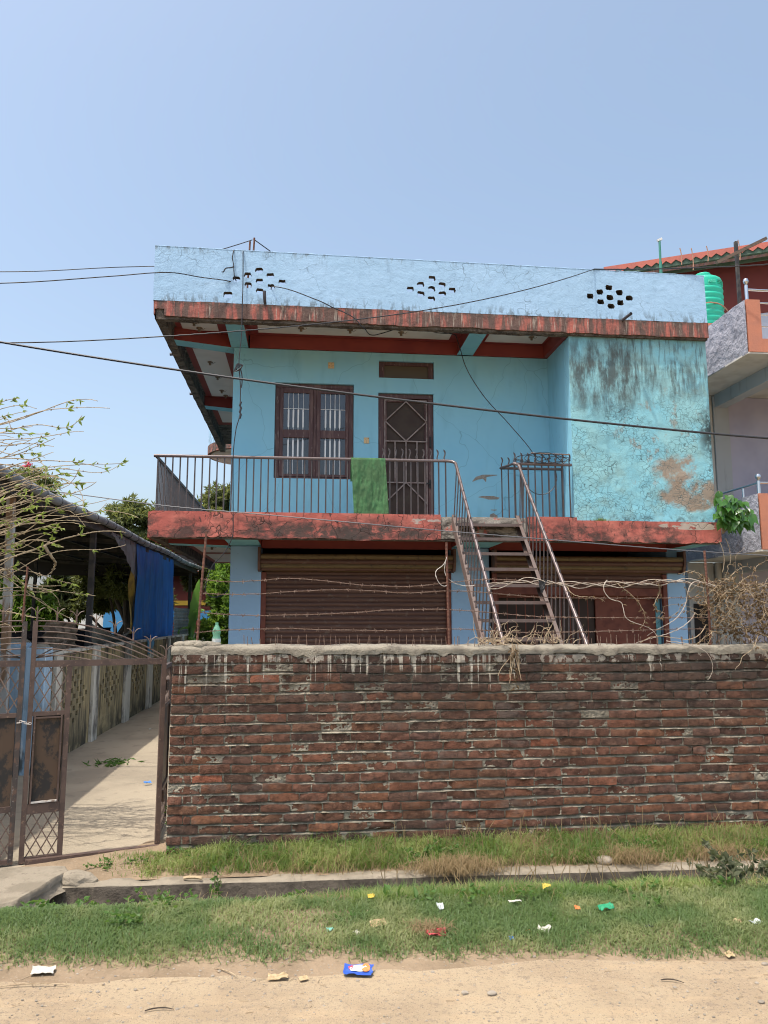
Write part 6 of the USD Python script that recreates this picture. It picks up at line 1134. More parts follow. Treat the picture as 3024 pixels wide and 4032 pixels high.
m.tube(curve([hv(1.36, -.09, 5.66), hv(1.39, -.09, 5.50), hv(1.375, -.08, 5.35)], 8), .011, 5)
for k in range(5): m.tube([hv(1.372 + .01 * (-1) ** k, -.088, 5.12 - .055 * k), hv(1.378 - .012 * (-1) ** k, -.09, 5.06 - .055 * k)], .017, 6)
solo('cable_knot', m, 'black_wire', 'tangled knot and taped splice on the hanging service cable', 'wire')
wire([hv(1.20, .02, 7.76), hv(1.19, -.05, 7.70), hv(1.175, -.06, 7.58), hv(1.20, -.06, 7.45), hv(1.205, -.06, 7.36), hv(1.22, -.05, 7.25), hv(1.24, .03, 7.22)], .0085, 'short frayed wire from the parapet top down into the first hole')
solo('wire_tail', MB().tube(curve([hv(1.20, -.065, 7.43), hv(1.13, -.07, 7.40), hv(1.06, -.075, 7.37), hv(1.03, -.07, 7.32), hv(1.01, -.07, 7.325)], 14), .011, 5), 'black_wire', 'black wire end curling to the left of the first hole on the parapet', 'wire')
wire([(-16, 9.5, 4.35), (-4.0, 9.3, 3.19), (-2.70, 9.3, 3.02), (-1.5, 9.2, 2.90), (0.2, 9.0, 2.72), (1.6, 9.0, 2.60), (3.6, 9.0, 2.44), (4.6, 9.0, 2.38), (14, 9, 2.2)], .0065, 'thin wire sagging low across the front just below the balcony railing', 'grey_wire', 140)
c = T('coiled_cable', 'tangle of black cable looped over the spikes of the railing beside the stair', 'cable', tuple(hw(6.5, .3, 4.3)))
cg = np.random.default_rng(51)
for k in range(5):
    u0, w_, h_ = cg.uniform(6.1, 6.7), cg.uniform(.12, .32), cg.uniform(.04, .11); t = np.linspace(0, 2 * math.pi, 26)
    c.put('loop', MB().tube([hw(u0 + w_ * math.cos(a) + .03 * math.sin(3 * a + k), .03 + .02 * math.sin(2 * a + k) - .02, 4.31 + h_ * math.sin(a) + .02 * math.cos(2 * a + k)) for a in t], .0058, 5, cap=False), 'black_wire')
c.put('loop', MB().tube([hw(6.34 + .28 * math.cos(a), .0, 4.0 + .30 * math.sin(a)) for a in np.linspace(math.pi, 2 * math.pi + .4, 20)], .0075, 5), 'black_wire')
c.put('tie_bar', MB().tube([hw(6.2, .05, 4.415), hw(6.88, .05, 4.40)], .010, 6), 'rust_wire')
# ================================================================ shrub reaching in from the left
sg = np.random.default_rng(61)
shb = T('flowering_shrub', 'sprawling shrub with long pale stems and sparse yellow-green leaves reaching in from the left', 'shrub', (-4.5, 6.6, -0.2))
SHRUB = [[[-3.32,6.49,3.32],[-2.96,6.41,3.4],[-2.59,6.33,3.42],[-2.29,6.25,3.39]],[[-3.69,7.2,3.57],[-3.6,7.27,3.62],[-3.5,7.34,3.67]],[[-3.32,6.49,3.28],[-3.17,6.48,3.28],[-3.03,6.47,3.29]],[[-3.51,6.88,3.27],[-3.15,6.77,3.26],[-2.83,6.66,3.28],[-2.62,6.55,3.27]],[[-3.63,7.13,3.15],[-3.29,6.95,3.19],[-2.96,6.76,3.26]],[[-3.45,6.79,3.08],[-3.16,6.81,3.07],[-2.87,6.84,3.06],[-2.54,6.86,3.0]],[[-3.47,6.83,2.97],[-3.24,6.9,3.08],[-3.06,6.98,3.18]],[[-3.62,7.14,2.94],[-3.3,7.32,3.09],[-2.96,7.51,3.17],[-2.63,7.69,3.22]],[[-3.38,6.68,2.76],[-3.1,6.79,2.89],[-2.8,6.9,2.96]],[[-3.58,7.1,2.75],[-3.28,7.04,2.83],[-2.97,6.98,2.88],[-2.64,6.92,2.88]],[[-3.23,6.4,2.63],[-3.22,6.69,2.76],[-3.21,6.97,2.89]],[[-3.38,6.7,2.62],[-3.06,6.65,2.68],[-2.74,6.6,2.72],[-2.48,6.54,2.82]],[[-3.67,7.29,2.56],[-3.33,7.34,2.66],[-2.98,7.39,2.73],[-2.68,7.44,2.81]],[[-3.45,6.87,2.44],[-3.18,6.99,2.53],[-2.89,7.11,2.55],[-2.68,7.22,2.54]],[[-3.23,6.43,2.36],[-3.05,6.52,2.48],[-2.87,6.62,2.59],[-2.63,6.71,2.69]],[[-3.39,6.77,2.27],[-3.1,6.57,2.31],[-2.66,6.37,2.24]],[[-3.53,7.06,2.17],[-3.2,7.24,2.34],[-2.83,7.41,2.48],[-2.56,7.59,2.5]],[[-3.3,6.61,2.11],[-3.2,6.67,2.19],[-3.1,6.74,2.24],[-2.96,6.8,2.34]],[[-2.97,6.7,2.29],[-2.92,6.8,2.17],[-2.95,6.91,2.14],[-3.03,7.01,2.05]],[[-3.55,7.12,2.1],[-3.3,7.04,2.09],[-3.05,6.95,2.03],[-2.77,6.86,1.96]],[[-3.59,7.23,1.93],[-3.34,7.3,1.94],[-3.01,7.38,1.9],[-2.78,7.45,1.87]],[[-3.53,7.08,2.05],[-3.42,7.22,1.95],[-3.28,7.35,1.82],[-2.99,7.48,1.64]],[[-3.49,6.83,3.32],[-3.38,7.0,3.36],[-3.18,7.16,3.4]],[[-3.71,7.28,3.3],[-3.37,7.08,3.28],[-3.02,6.89,3.21]],[[-3.68,7.25,3.11],[-3.48,7.23,3.1],[-3.25,7.21,3.02],[-3.03,7.18,2.9]],[[-3.48,6.88,2.85],[-3.02,6.77,2.91],[-2.72,6.65,2.82],[-2.58,6.54,2.59]],[[-3.58,7.1,2.62],[-3.28,7.01,2.66],[-2.95,6.92,2.65]],[[-3.66,7.27,2.59],[-3.25,7.21,2.57],[-2.85,7.14,2.62],[-2.28,7.07,2.58]],[[-3.49,6.96,2.4],[-3.21,6.94,2.44],[-2.98,6.92,2.5],[-2.75,6.9,2.5]],[[-3.51,7.01,2.33],[-3.19,6.87,2.43],[-2.84,6.73,2.44]],[[-3.33,6.58,2.71],[-3.18,6.69,2.81],[-3.09,6.79,2.89],[-2.8,6.9,2.93]],[[-3.63,7.15,3.01],[-3.48,7.21,3.02],[-3.21,7.28,3.11]],[[-3.69,7.32,2.69],[-3.48,7.18,2.72],[-3.13,7.05,2.73]],[[-3.62,7.25,2.24],[-3.35,7.15,2.27],[-3.13,7.04,2.25],[-3.25,6.94,2.32]],[[-3.66,7.36,2.0],[-3.58,7.46,1.88],[-3.68,7.55,1.72]],[[-3.48,7.01,1.84],[-3.36,7.29,1.87],[-3.26,7.57,1.75]],[[-3.66,7.19,3.21],[-3.67,7.37,3.34],[-3.55,7.56,3.43]],[[-3.24,6.45,2.42],[-3.11,6.41,2.5],[-2.91,6.36,2.58]],[[-3.21,6.48,1.71],[-2.99,6.34,1.69],[-2.77,6.2,1.66]],[[-3.3,6.61,2.05],[-3.29,6.76,2.01],[-3.19,6.91,1.96],[-2.89,7.06,1.97]]]
shl = []; shd = []
for b in list(SHRUB):
    if b[0][0] < -3.1:
        o = np.array([sg.uniform(-.05, .05), sg.uniform(-.3, .3), sg.uniform(-.16, .16)]); k_ = sg.uniform(.55, .95)
        SHRUB.append([list(np.array(b[0]) + o)] + [list(np.array(b[0]) + o + (np.array(q) - np.array(b[0])) * k_ + [0, 0, sg.uniform(-.05, .08)]) for q in b[1:]])
for i, b in enumerate(SHRUB):
    b = [np.array(q) for q in b]
    if b[0][0] < -3.1: b = [np.array([-5.1 + 0.3 * (i % 3), 6.9, 0.3 + 0.75 * b[0][2] - 0.35 + 0.02 * i]), b[0] + np.array([-.55, 0, -.10])] + b
    c = curve(b, 40); r0 = 0.0115 if i in (16, 18) else 0.0072
    c[:, 2] += 0.012 * nz(np.arange(40) * .35, np.zeros(40), 0, i); c[:, 1] += 0.03 * nz(np.arange(40) * .35, np.zeros(40), 0, i + 50)
    shb.put('branch', MB().tube(c, np.linspace(r0 * 1.3, r0 * .38, 40), 5), 'shrub_stem', smooth=True)
    for k in range(12, 40, 1):
        if sg.random() < (.26 if k > 32 else .06 if k > 20 else .02):
            q = 2 + int(sg.integers(0, 3)); d0 = (c[min(k + 1, 39)] - c[k - 1]); d0 /= np.linalg.norm(d0)
            for _ in range(q): shl.append(c[k]); shd.append(d0 * .9 + sg.normal(0, .55, 3) + [0, 0, -.25])
    m = MB()
    for k in range(14, 38, 3): m.add(*rock(c[k] + sg.normal(0, .004, 3), .0085, 7, (1, 1, 1), 0))
    shb.put('buds', m, 'shrub_stem', kind='stuff')
shb.put('foliage', leafset(np.array(shl), np.array(shd), sg.uniform(.03, .085, len(shl)), sg.uniform(.016, .034, len(shl)), sg), 'shrub_leaf')
shb.put('main_stem', MB().tube(curve([(-5.2, 6.9, -.2), (-5.0, 6.9, .8), (-4.9, 6.9, 1.8), (-4.95, 6.9, 2.6)], 16), np.linspace(.05, .025, 16), 8), 'shrub_stem')
P = np.array([(-3.16 + sg.normal(0, .014), 6.7 + sg.normal(0, .014), 3.0 + sg.normal(0, .014)) for _ in range(22)]); shb.put('flower', leafset(P, sg.normal(0, 1, P.shape), .028, .018, sg), 'pink_petal')
# ================================================================ plant on the slab corner, tuft on the ledge
def heart(base, d, L, W, up, fold=.25):
    """one drip-tipped leaf: rows across a bent blade"""
    d = np.asarray(d, float); d /= np.linalg.norm(d); up = np.asarray(up, float); s = np.cross(d, up); s /= np.linalg.norm(s); n_ = np.cross(s, d)
    tt = np.array([0, .10, .28, .5, .72, .86, 1.0]); ww = np.array([.10, .78, 1.0, .80, .38, .13, 0.0]) * W / 2
    c = base + np.outer(tt * L, d) - np.outer(tt ** 2 * L * .22, n_)
    v = np.concatenate([c - np.outer(ww, s) - np.outer(ww * fold, -n_), c, c + np.outer(ww, s) - np.outer(ww * fold, -n_)]); k = len(tt); i = np.arange(k - 1)
    return v, np.vstack([np.stack([i, i + 1, i + k + 1, i + k], 1), np.stack([i + k, i + k + 1, i + 2 * k + 1, i + 2 * k], 1)])
pg = np.random.default_rng(71)
pp = T('peepal_sapling', 'green sapling with drip-tipped leaves rooted in the right corner of the balcony slab', 'plant', (9.45, -0.05, 3.1), house=True)
tips = [(9.44, -.22, 3.78), (9.47, -.26, 3.60), (9.42, -.22, 3.40), (9.60, -.18, 3.72), (9.72, -.20, 3.66), (9.86, -.16, 3.62), (9.98, -.12, 3.50), (9.55, -.24, 3.52), (9.76, -.26, 3.48), (9.93, -.22, 3.36), (9.58, -.22, 3.36), (9.80, -.22, 3.30), (10.0, -.14, 3.26), (9.68, -.28, 3.24)]
for tp in tips:
    tp = np.array(tp) - [.09, 0, 0]; b0 = np.array([9.47, -.04, 3.08]); c = curve([b0, (b0 + tp) / 2 + [-.02, -.03, .06], tp], 10); pp.put('stem', MB().tube(c, np.linspace(.012, .004, 10), 5), 'shrub_stem')
    for k in range(7):
        q = c[9 - k % 5] + pg.normal(0, .02, 3); d = np.array([pg.normal(.05, .55), pg.normal(-.35, .35), pg.uniform(-1.1, -.35)])
        pp.put('leaf', heart(q, d, pg.uniform(.15, .23), pg.uniform(.105, .155), (pg.normal(0, .4), -.8, .7)), 'peepal_leaf', smooth=True)
for (p0, p1) in (((9.50, -.06, 3.0), (9.53, -.10, 2.55)), ((9.40, -.04, 2.95), (9.41, -.06, 2.42))): pp.put('root', MB().tube(curve([p0, ((p0[0] + p1[0]) / 2 + .04, -.08, (p0[2] + p1[2]) / 2), p1], 12), .006, 5), 'dead_stem')
def blades(P, h, lean, wid, rng, seg=2):
    n = len(P); az = rng.uniform(0, 2 * math.pi, n); dx = np.c_[np.cos(az), np.sin(az), 0 * az]; sd = np.c_[-np.sin(az), np.cos(az), 0 * az]
    h = np.broadcast_to(h, (n,))[:, None]; ln = np.broadcast_to(lean, (n,))[:, None] * h; w_ = np.broadcast_to(wid, (n,))[:, None] / 2; up = np.array([0, 0, 1.0])
    mid = P + dx * ln * .35 + up * h * .62; tip = P + dx * ln + up * h * (1 - .3 * np.clip(ln / h, 0, 1.6) ** 2)
    v = np.stack([P - sd * w_, P + sd * w_, mid + sd * w_ * .8, tip, mid - sd * w_ * .8], 1).reshape(-1, 3); i = np.arange(n)[:, None] * 5
    return v, np.vstack([i + np.array([[0, 1, 2]]), i + np.array([[0, 2, 4]]), i + np.array([[4, 2, 3]])])
P = np.array([hw(7.36 + pg.normal(0, .06), .02 + pg.uniform(-.03, .03), 3.265) for _ in range(160)]); solo('grass_tuft', blades(P, pg.uniform(.03, .075, 160), pg.uniform(.2, .9, 160), .005, pg), 'grass_green', 'small tuft of grass on the ledge under the turquoise wall', 'grass')
# ================================================================ grass and weeds
gg = np.random.default_rng(81)
def scatter(n, x0, x1, y0, y1):
    return gg.uniform(x0, x1, n), gg.uniform(y0, y1, n)
def verge_grass():
    x, y = scatter(460000, -4.6, 5.2, 3.6, 5.75); n = dn(x, y)
    edge = 3.93 + 0.055 * x + 0.20 * nz(x * 1.3, y * 0 + 1, 0, 91) + 0.10 * nz(x * 6, y * 4, 0, 92)
    dens = np.clip((y - edge) / 0.22, 0, 1) * np.clip(0.92 + 1.7 * nz(x * 2.6, y * 2.6, 0, 93), 0.22, 1) * (n < -0.60 - 0.13 * np.clip((-0.95 - x) / .25, 0, 1))
    dens *= np.where((x > -3.4) & (x < 3.9), 1, .4)
    dens *= 1 - .92 * np.exp(-(((x + 0.37) / .16) ** 2 + ((y - 4.50) / .06) ** 2))
    k = gg.random(len(x)) < dens; x, y, n = x[k], y[k], n[k]
    tall = np.clip((x + 1.05) / 0.9, 0, 1) * np.clip((n + 1.30) / 0.55, 0, 1)
    tall *= np.clip(.85 + 1.3 * nz(x * 1.8, y * 2.4, 0, 94), .25, 1.3)
    h = 0.024 + 0.034 * gg.random(len(x)) ** 2 + tall * gg.uniform(.02, .12, len(x))
    return np.c_[x, y, verge_z(x, y) - .004], h, tall
P, h, tall = verge_grass(); s_ = tall < .16
solo('short_grass', blades(P[s_], h[s_], gg.uniform(.5, 1.9, s_.sum()), gg.uniform(.0035, .006, s_.sum()), gg), 'grass_short', 'short matted grass on the verge beside the road', 'grass', kind='stuff')
t_ = ~s_; solo('tall_grass', blades(P[t_], h[t_], gg.uniform(.1, 1.0, t_.sum()), gg.uniform(.0035, .0065, t_.sum()), gg), 'grass_green', 'taller green grass along the near side of the drain', 'grass', kind='stuff')
x, y = scatter(120000, -2.2, 5.2, 5.7, 7.2); n = dn(x, y); s = ds(x, y)
wallfoot = (x - O[0]) * VV[0] + (y - O[1]) * VV[1] < -5.83
k = (n > .13) & wallfoot & (gg.random(len(x)) < np.clip((s - .15 - .5 * np.clip(.5 - n, 0, 1)) / .7, 0, 1)) & (gg.random(len(x)) < np.clip(.35 + 1.9 * (n - .16) + 1.5 * nz(x * 2.6, y * 3, 0, 95), .03, 1)); x, y, n, s = x[k], y[k], n[k], s[k]
P = np.c_[x, y, strip_z(x, y) - .005]; h = .03 + gg.uniform(.02, .14, len(x)) * np.clip(.55 + .6 * n + 1.2 * nz(x * 1.6, y * 2, 0, 96), .2, 1.3) * np.clip((s - .35) / .9, .25, 1)
dry = gg.random(len(x)) < np.clip(.12 + .35 * np.clip((x - .4) / 2, 0, 1) + 1.0 * nz(x * 1.8, y * 2, 0, 97), .03, .75)
solo('wall_foot_grass', blades(P[~dry], h[~dry], gg.uniform(.2, 1.3, (~dry).sum()), gg.uniform(.0035, .0065, (~dry).sum()), gg), 'grass_green', 'green grass growing along the foot of the masonry wall', 'grass', kind='stuff')
def tussocks(n, fn, hmin, hmax, per, seed):
    """clumps of longer blades that lean outwards"""
    rng = np.random.default_rng(seed); Ps = []; hs = []; ls = []
    for _ in range(n):
        p = fn(rng)
        if p is None: continue
        k = int(per * rng.uniform(.5, 1.4)); Ps.append(np.array(p[:3]) + np.c_[rng.normal(0, .028, (k, 2)), np.zeros(k)]); hs.append(rng.uniform(hmin, hmax) * p[3] * rng.uniform(.4, 1.15, k)); ls.append(rng.uniform(.15, 1.7, k))
    P_, h_, l_ = np.concatenate(Ps), np.concatenate(hs), np.concatenate(ls); return blades(P_, h_, l_, rng.uniform(.0035, .007, len(P_)), rng)
def on_verge(rng):
    s, n = rng.uniform(-.3, 5.9), -.62 - abs(rng.normal(0, .24)); p = dw(np.array(s), np.array(n), 0.0); w_ = np.clip((p[0] + 1.3) / 1.0, .12, 1)
    return None if rng.random() > w_ or n < -1.3 else (p[0], p[1], float(verge_z(p[:1], p[1:2])[0]) - .005, w_ * np.clip(1 + (n + .62) * .8, .35, 1))
def on_foot(rng):
    s, n = rng.uniform(.5, 5.9), rng.uniform(.16, .62); p = dw(np.array(s), np.array(n), 0.0)
    return (p[0], p[1], float(strip_z(p[:1], p[1:2])[0]) - .005, np.clip((s - .3) / .8, .3, 1)) if rng.random() < .35 + n else None
solo('tall_grass', tussocks(900, on_verge, .06, .165, 42, 901), 'grass_green', 'tussocks of long green grass leaning over the low kerb', 'grass', kind='stuff')
solo('tall_grass', tussocks(330, on_verge, .05, .14, 26, 905), 'grass_short', 'paler tussocks mixed into the grass by the drain', 'grass', kind='stuff')
solo('wall_foot_grass', tussocks(420, on_foot, .07, .19, 34, 902), 'grass_green', 'tussocks of grass at the foot of the masonry wall', 'grass', kind='stuff')
solo('dry_grass', tussocks(150, on_foot, .06, .18, 24, 903), 'grass_dry', 'straw-dry tussocks at the foot of the masonry wall', 'grass', kind='stuff')
solo('dry_grass', tussocks(110, on_verge, .06, .18, 18, 904), 'grass_dry', 'straw-dry blades among the grass by the drain', 'grass', kind='stuff')
# dry grass: on the strip, over the kerb edge and scattered through the green
xs, ys = scatter(15000, -1.6, 5, 4.5, 6.2); ns = dn(xs, ys)
q = ((ns > -.02) & (ns < .16) | (ns < -.62) & (ns > -1.2)) & (gg.random(len(xs)) < np.clip(.12 + 2.4 * nz(xs * 1.6, ys * 2, 0, 98), .02, 1) * np.clip((xs + 1.5) / 1.5, .1, 1))
Q = np.c_[xs[q], ys[q], np.where(ns[q] > -.3, -.19, verge_z(xs[q], ys[q]))]
C = np.concatenate([np.c_[gg.normal(cx, .13, 420), gg.normal(cy, .05, 420), np.full(420, -.185)] for cx, cy in ((0.42, 5.93), (0.62, 5.97), (1.9, 6.2), (2.6, 6.3))])
D = np.concatenate([P[dry], Q, C]); hd = np.r_[h[dry], gg.uniform(.03, .13, len(Q)), gg.uniform(.05, .16, len(C))]
solo('dry_grass', blades(D, hd, gg.uniform(.5, 2.2, len(D)), gg.uniform(.003, .005, len(D)), gg), 'grass_dry', 'straw-coloured dry grass along the drain and the wall', 'grass', kind='stuff')
def seedheads(n, x0, x1, n0, n1, label):
    m = MB()
    for _ in range(n):
        s, d = gg.uniform(x0, x1), gg.uniform(n0, n1); p = dw(np.array(s), np.array(d), -.2); p[2] = strip_z(p[:1], p[1:2])[0] if d > 0 else verge_z(p[:1], p[1:2])[0]
        L = gg.uniform(.14, .30); e = p + [gg.normal(0, .07), gg.normal(0, .04), L]; m.tube(curve([p, (p + e) / 2 + [0, 0, .02], e], 6), [.0022, .002, .002, .0018, .003, .0015], 4, cap=False)
    solo('grass_stalks', m, 'grass_dry', label, 'grass', kind='stuff')
seedheads(90, 2.2, 5.6, -1.0, -.62, 'thin seeding stalks above the grass by the drain'); seedheads(80, 2.0, 5.6, .25, .58, 'thin seeding stalks in front of the masonry wall')
def weed(label, base, n, spread_, hgt, leaf, wid, mat, seed, stems=7):
    rng = np.random.default_rng(seed); t = T('weed', label, 'weed', base); base = np.array(base, float); m = MB(); P = []; Dv = []
    for k in range(stems):
        e = base + [rng.normal(0, spread_), rng.normal(0, spread_ * .6), hgt * rng.uniform(.5, 1.05)]; c = curve([base + rng.normal(0, spread_ * .15, 3) * [1, 1, 0], (base + e) / 2 + rng.normal(0, .01, 3), e], 8); m.tube(c, np.linspace(.003, .0015, 8), 4)
        for _ in range(max(1, n // stems)):
            P.append(c[rng.integers(2, 8)]); Dv.append(rng.normal(0, .8, 3) + [0, -.1, .1])
    t.put('stems', m, 'shrub_stem'); t.put('leaves', leafset(np.array(P), np.array(Dv), leaf * rng.uniform(.6, 1.2, len(P)), wid * rng.uniform(.7, 1.2, len(P)), rng, .15), mat)
weed('bright young weed on the pale kerb left of the grass', (-1.42, 5.20, -.22), 90, .07, .17, .035, .022, 'weed_leaf', 301); weed('small upright weed against the damp kerb face', (-1.12, 5.42, -.26), 60, .05, .27, .035, .024, 'weed_leaf', 302, 5)
weed('creeping weed at the end of the gate threshold', (-2.06, 6.12, -.2), 90, .11, .06, .03, .02, 'weed_leaf', 303); weed('big dusty grey-green weed bush on the verge at far right', (2.35, 5.05, -.15), 1300, .27, .36, .05, .034, 'dusty_leaf', 304, 34)
weed('broad-leaved weed in the short grass above the red wrapper', (0.05, 4.72, -.03), 34, .08, .12, .075, .035, 'weed_leaf', 305, 6); weed('low round-leaved weed right of the green packet', (0.93, 4.42, -.01), 20, .05, .05, .05, .036, 'weed_leaf', 306, 5)
weed('small weed in the bare patch of the verge', (-0.22, 4.42, .0), 40, .06, .06, .04, .022, 'weed_leaf', 307, 6); weed('leafy weed patch at the wall foot in the middle', (0.32, 6.2, -.18), 260, .22, .10, .04, .026, 'weed_leaf', 308, 16); weed('leafy weed patch at the wall foot on the right', (1.98, 6.45, -.18), 200, .17, .11, .04, .026, 'weed_leaf', 309, 14)
weed('climbing weed behind the open wicket door', (-1.80, 6.78, -.2), 60, .06, .35, .035, .024, 'weed_leaf', 310, 6)
P = []; 
for _ in range(95):
    if gg.random() < .62: s, n = gg.uniform(-.2, 5.8), -.64 - abs(gg.normal(0, .42))
    else: s, n = gg.uniform(.5, 5.8), gg.uniform(.2, .6)
    p = dw(np.array(s), np.array(n), 0.0)
    if n < -1.5: continue
    z0 = float((verge_z if n < 0 else strip_z)(p[:1], p[1:2])[0]); k = int(gg.integers(10, 30)); P.append(np.c_[p[0] + gg.normal(0, .04, k), p[1] + gg.normal(0, .028, k), z0 + gg.uniform(.015, .075, k)])
P = np.concatenate(P); solo('ground_weeds', leafset(P, gg.normal(0, 1, P.shape) * [1, 1, .35] + [0, -.2, .15], gg.uniform(.025, .05, len(P)), gg.uniform(.016, .03, len(P)), gg, .1), 'weed_leaf', 'low broad-leaved weeds scattered through the grass', 'weeds', kind='stuff')
solo('cut_leaves', leafset(np.array([(-3.48 + gg.normal(0, .12), 10.27 + gg.normal(0, .12), -.185) for _ in range(70)]), gg.normal(0, 1, (70, 3)) * [1, 1, .15], .11, .022, gg), 'weed_leaf', 'small heap of cut green leaves lying on the driveway', 'leaves')
# ================================================================ litter, stones, sticks
def gz(x, y): return float(max(verge_z(np.array([x]), np.array([y]))[0], 0.0 if y < 4.2 else -9))
def scrap(x, y, sx, sy, sz, mat, label, seed, rot=0.0, z=None, lift=.010, n=9):
    lift = lift * .75
    z = gz(x, y) + lift if z is None else z
    solo('litter', crumple((x, y, z), sx * .70, sy * .70, sz * .85, seed, n, rot), mat, label, 'litter')
scrap(-1.596, 3.864, .15, .075, .022, 'paper_white', 'crumpled off-white paper lying on the edge of the dusty road', 401, .1)
lb = T('wrapper', 'blue foil snack wrapper with white band and orange disc on the road edge', 'wrapper', (-.121, 3.867, 0.0))
bl = crumple((-.121, 3.867, .014), .135, .075, .016, 402, 10, -.08, .2); lb.put('foil', bl, 'wrap_blue')
def dab(dx, dy, rx, ry, mat, nme, k=0.003):
    a = np.linspace(0, 2 * math.pi, 18)[:-1]; X = -.121 + dx + rx * np.cos(a); Y = 3.867 + dy + ry * np.sin(a); t = vf(bl)[0]; Zt = t[:, 2].max()
    zz_ = np.array([t[np.argmin((t[:, 0] - p) ** 2 + (t[:, 1] - q) ** 2), 2] for p, q in zip(X, Y)]) + k
    c_ = [-.121 + dx, 3.867 + dy, zz_.mean() + .001]; v = np.vstack([np.c_[X, Y, zz_], [c_]]); lb.put(nme, (v, np.array([[i, (i + 1) % 17, 17] for i in range(17)])), mat)
dab(.0, .004, .040, .017, 'label_white', 'white_band'); dab(.036, .004, .020, .022, 'wrap_orange', 'orange_disc', .005); dab(-.036, .010, .011, .011, 'wrap_red', 'red_dot', .005)
scrap(-.029, 4.335, .12, .08, .035, 'paper_tan', 'curled brown dry leaf of paper in the verge grass', 403, .3); scrap(-.139, 4.242, .055, .04, .02, 'paper_white', 'small white paper scrap left of the brown one', 404, .9)
scrap(-.284, 4.282, .05, .035, .02, 'wrap_teal', 'pale green scrap beside the small weed in the bare patch', 405, .6); scrap(-1.348, 4.235, .035, .012, .006, 'wrap_yellow', 'tiny yellow strip in the short grass at left', 406, .2)
scrap(-.074, 4.697, .06, .04, .02, 'wrap_yellow', 'yellowed leaf high on the verge above the brown paper', 407, .1, lift=.05)
rd = (0.269, 4.214); scrap(rd[0], rd[1], .15, .085, .04, 'wrap_red', 'torn red and pink wrapper caught in dry grass', 408, .35)
solo('dry_grass', blades(np.array([(rd[0] - .03 + gg.normal(0, .05), rd[1] + .05 + gg.normal(0, .02), gz(*rd)) for _ in range(240)]), gg.uniform(.04, .09, 240), gg.uniform(.6, 2, 240), .004, gg), 'grass_dry', 'nest of straw around the red wrapper', 'grass', kind='stuff')
scrap(.741, 4.621, .105, .03, .02, 'paper_white', 'folded white paper strip in the tall grass', 409, .15, lift=.045); scrap(.954, 4.778, .065, .05, .035, 'wrap_yellow', 'yellow patterned cup crushed in the tall grass', 410, .1, lift=.07)
scrap(1.071, 4.527, .04, .035, .02, 'wrap_orange', 'small orange scrap left of the green packet', 411, .4, lift=.04); scrap(1.228, 4.527, .13, .055, .03, 'wrap_green', 'shiny green packet in the grass at right', 412, .45, lift=.04)
scrap(.84, 4.302, .09, .06, .03, 'paper_white', 'torn white and brown paper at the front of the grass', 413, -.7); scrap(.65, 4.185, .035, .03, .02, 'wrap_sky', 'little bright blue scrap near the road edge', 414, .2)
scrap(1.392, 4.314, .07, .03, .018, 'plastic_black', 'dark red-striped wrapper scrap at the front of the grass at right', 415, -.2); scrap(1.875, 4.344, .05, .045, .02, 'paper_tan', 'pale scrap at the grass edge near the right frame', 416, .5)
scrap(1.963, 4.323, .09, .05, .025, 'plastic_clear', 'clear plastic bag piece at the far right of the verge', 417, .1); scrap(.313, 4.544, .05, .07, .03, 'plastic_clear', 'clear plastic scrap behind the red wrapper', 418, .1, lift=.03)
scrap(.754, 4.284, .03, .02, .012, 'wrap_orange', 'tiny orange scrap left of the torn white paper', 419, .3); scrap(1.697, 4.041, .06, .045, .02, 'paper_tan', 'shell-like tan paper on the bare soil at right', 420, .3)
scrap(-.489, 3.815, .13, .05, .022, 'paper_tan', 'dry brown leaves lying on the road edge at centre', 421, .1); scrap(-.369, 3.803, .06, .035, .012, 'paper_tan', 'single flat brown leaf right of the dry leaves', 422, .5)
scrap(-2.656, 8.98, .12, .05, .03, 'wrap_sky', 'light blue scrap lying on the sunlit driveway', 423, .5, z=-.18); scrap(-3.9, 13.2, .06, .05, .03, 'paper_white', 'white scrap at the foot of the driveway wall', 424, .5, z=-.18)
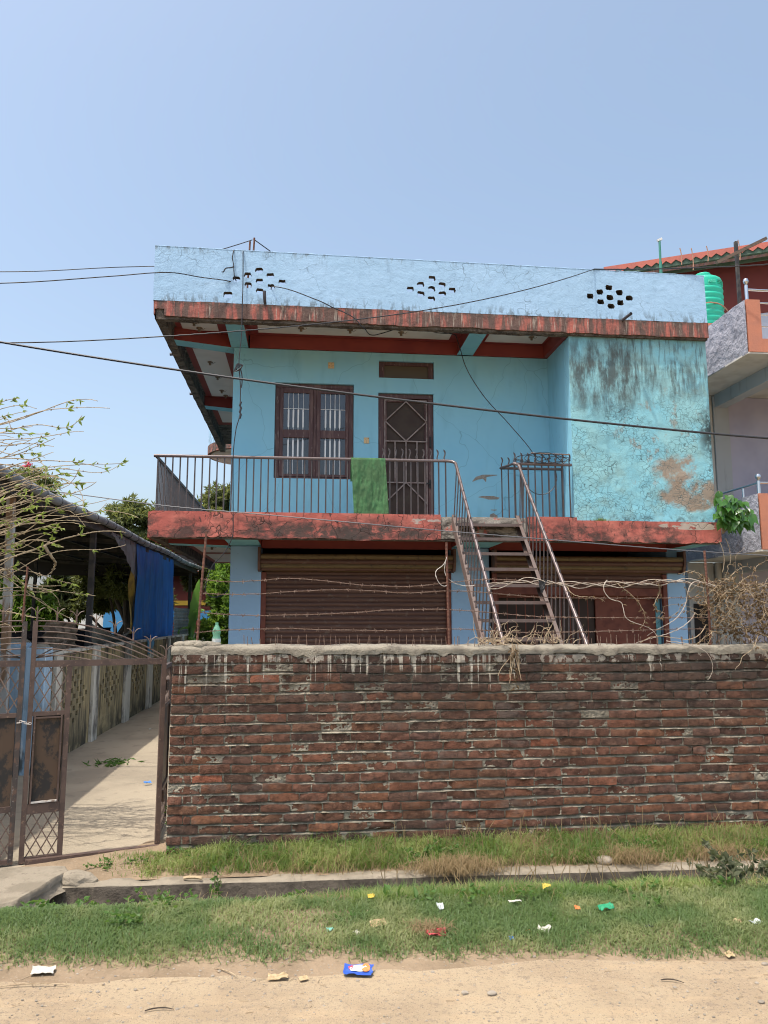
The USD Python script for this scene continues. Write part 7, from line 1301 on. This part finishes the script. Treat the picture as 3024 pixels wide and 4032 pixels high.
for i, (x, y, r, lab, z) in enumerate(((-1.746, 4.22, .016, 'small white pebble in the short grass at left', None), (-1.468, 4.475, .024, 'rounded pale stone in the short grass at left', None), (.478, 3.674, .017, 'brown pebble on the road at centre', None), (1.637, 3.601, .012, 'dark pebble on the road at right', None), (.359, 3.679, .014, 'grey-blue pebble beside the brown pebble on the road', None), (1.833, 3.969, .014, 'dark stone at the right end of the soil edge', None), (1.683, 6.175, .055, 'grey broken stone lying beside the drain kerb at right', -.19))):
    solo('stone', rock((x, y, (gz(x, y) if z is None else z) + r * .3), r, 430 + i, (1.2, .9, .6), 2), 'stone', lab, 'stone', smooth=True)
solo('stick', MB().tube(curve([(-1.43, 5.80, -.183), (-1.365, 5.805, -.178), (-1.30, 5.80, -.184)], 6), .012, 5), 'paper_tan', 'short flat stick lying on the drain kerb', 'stick')
for i, (x, y, l, a, lab) in enumerate(((-.743, 3.867, .16, -.6, 'bent twig on the road edge left of centre'), (1.319, 3.78, .10, -.3, 'short dark twig on the road at right'), (-1.58, 3.739, .32, .05, 'long thin twig on the road at left'), (-.952, 3.52, .12, .1, 'dark twig low on the road at left'))):
    d = np.array([math.cos(a), math.sin(a), 0]) * l / 2; p = np.array([x, y, gz(x, y) + .008]); solo('twig', MB().tube(curve([p - d, p + [.0, .012, .004], p + d], 8), [.0025, .003, .0032, .003, .0028, .0025, .002, .0015], 5), 'bark' if 'dark' in lab else 'dead_stem', lab, 'twig')
gr_ = np.random.default_rng(91); m = MB()
for _ in range(1500):
    x, y = gr_.uniform(-2.4, 2.6), gr_.uniform(3.1, 4.35)
    if y > 4.0 and gr_.random() < .5: continue
    r = gr_.choice([.003, .004, .006, .009], p=[.4, .35, .2, .05]); m.add(*rock((x, y, gz(x, y) + r * .2), r, int(gr_.integers(0, 40)), (1.2, 1, .7), 0))
solo('gravel', m, 'stone', 'fine gravel scattered over the dusty road edge', 'gravel', kind='stuff')
m = MB()
for _ in range(200):
    x, y = gr_.uniform(-2.4, 2.6), gr_.uniform(3.45, 4.25); a = gr_.uniform(0, 6.3); l = gr_.uniform(.005, .02); p = np.array([x, y, gz(x, y) + .004]); d = np.array([math.cos(a), math.sin(a), gr_.normal(0, .1)]) * l; m.bar(p - d, p + d, .0018)
solo('straw_bits', m, 'dead_stem', 'bits of straw and twig strewn along the road edge', 'straw', kind='stuff')
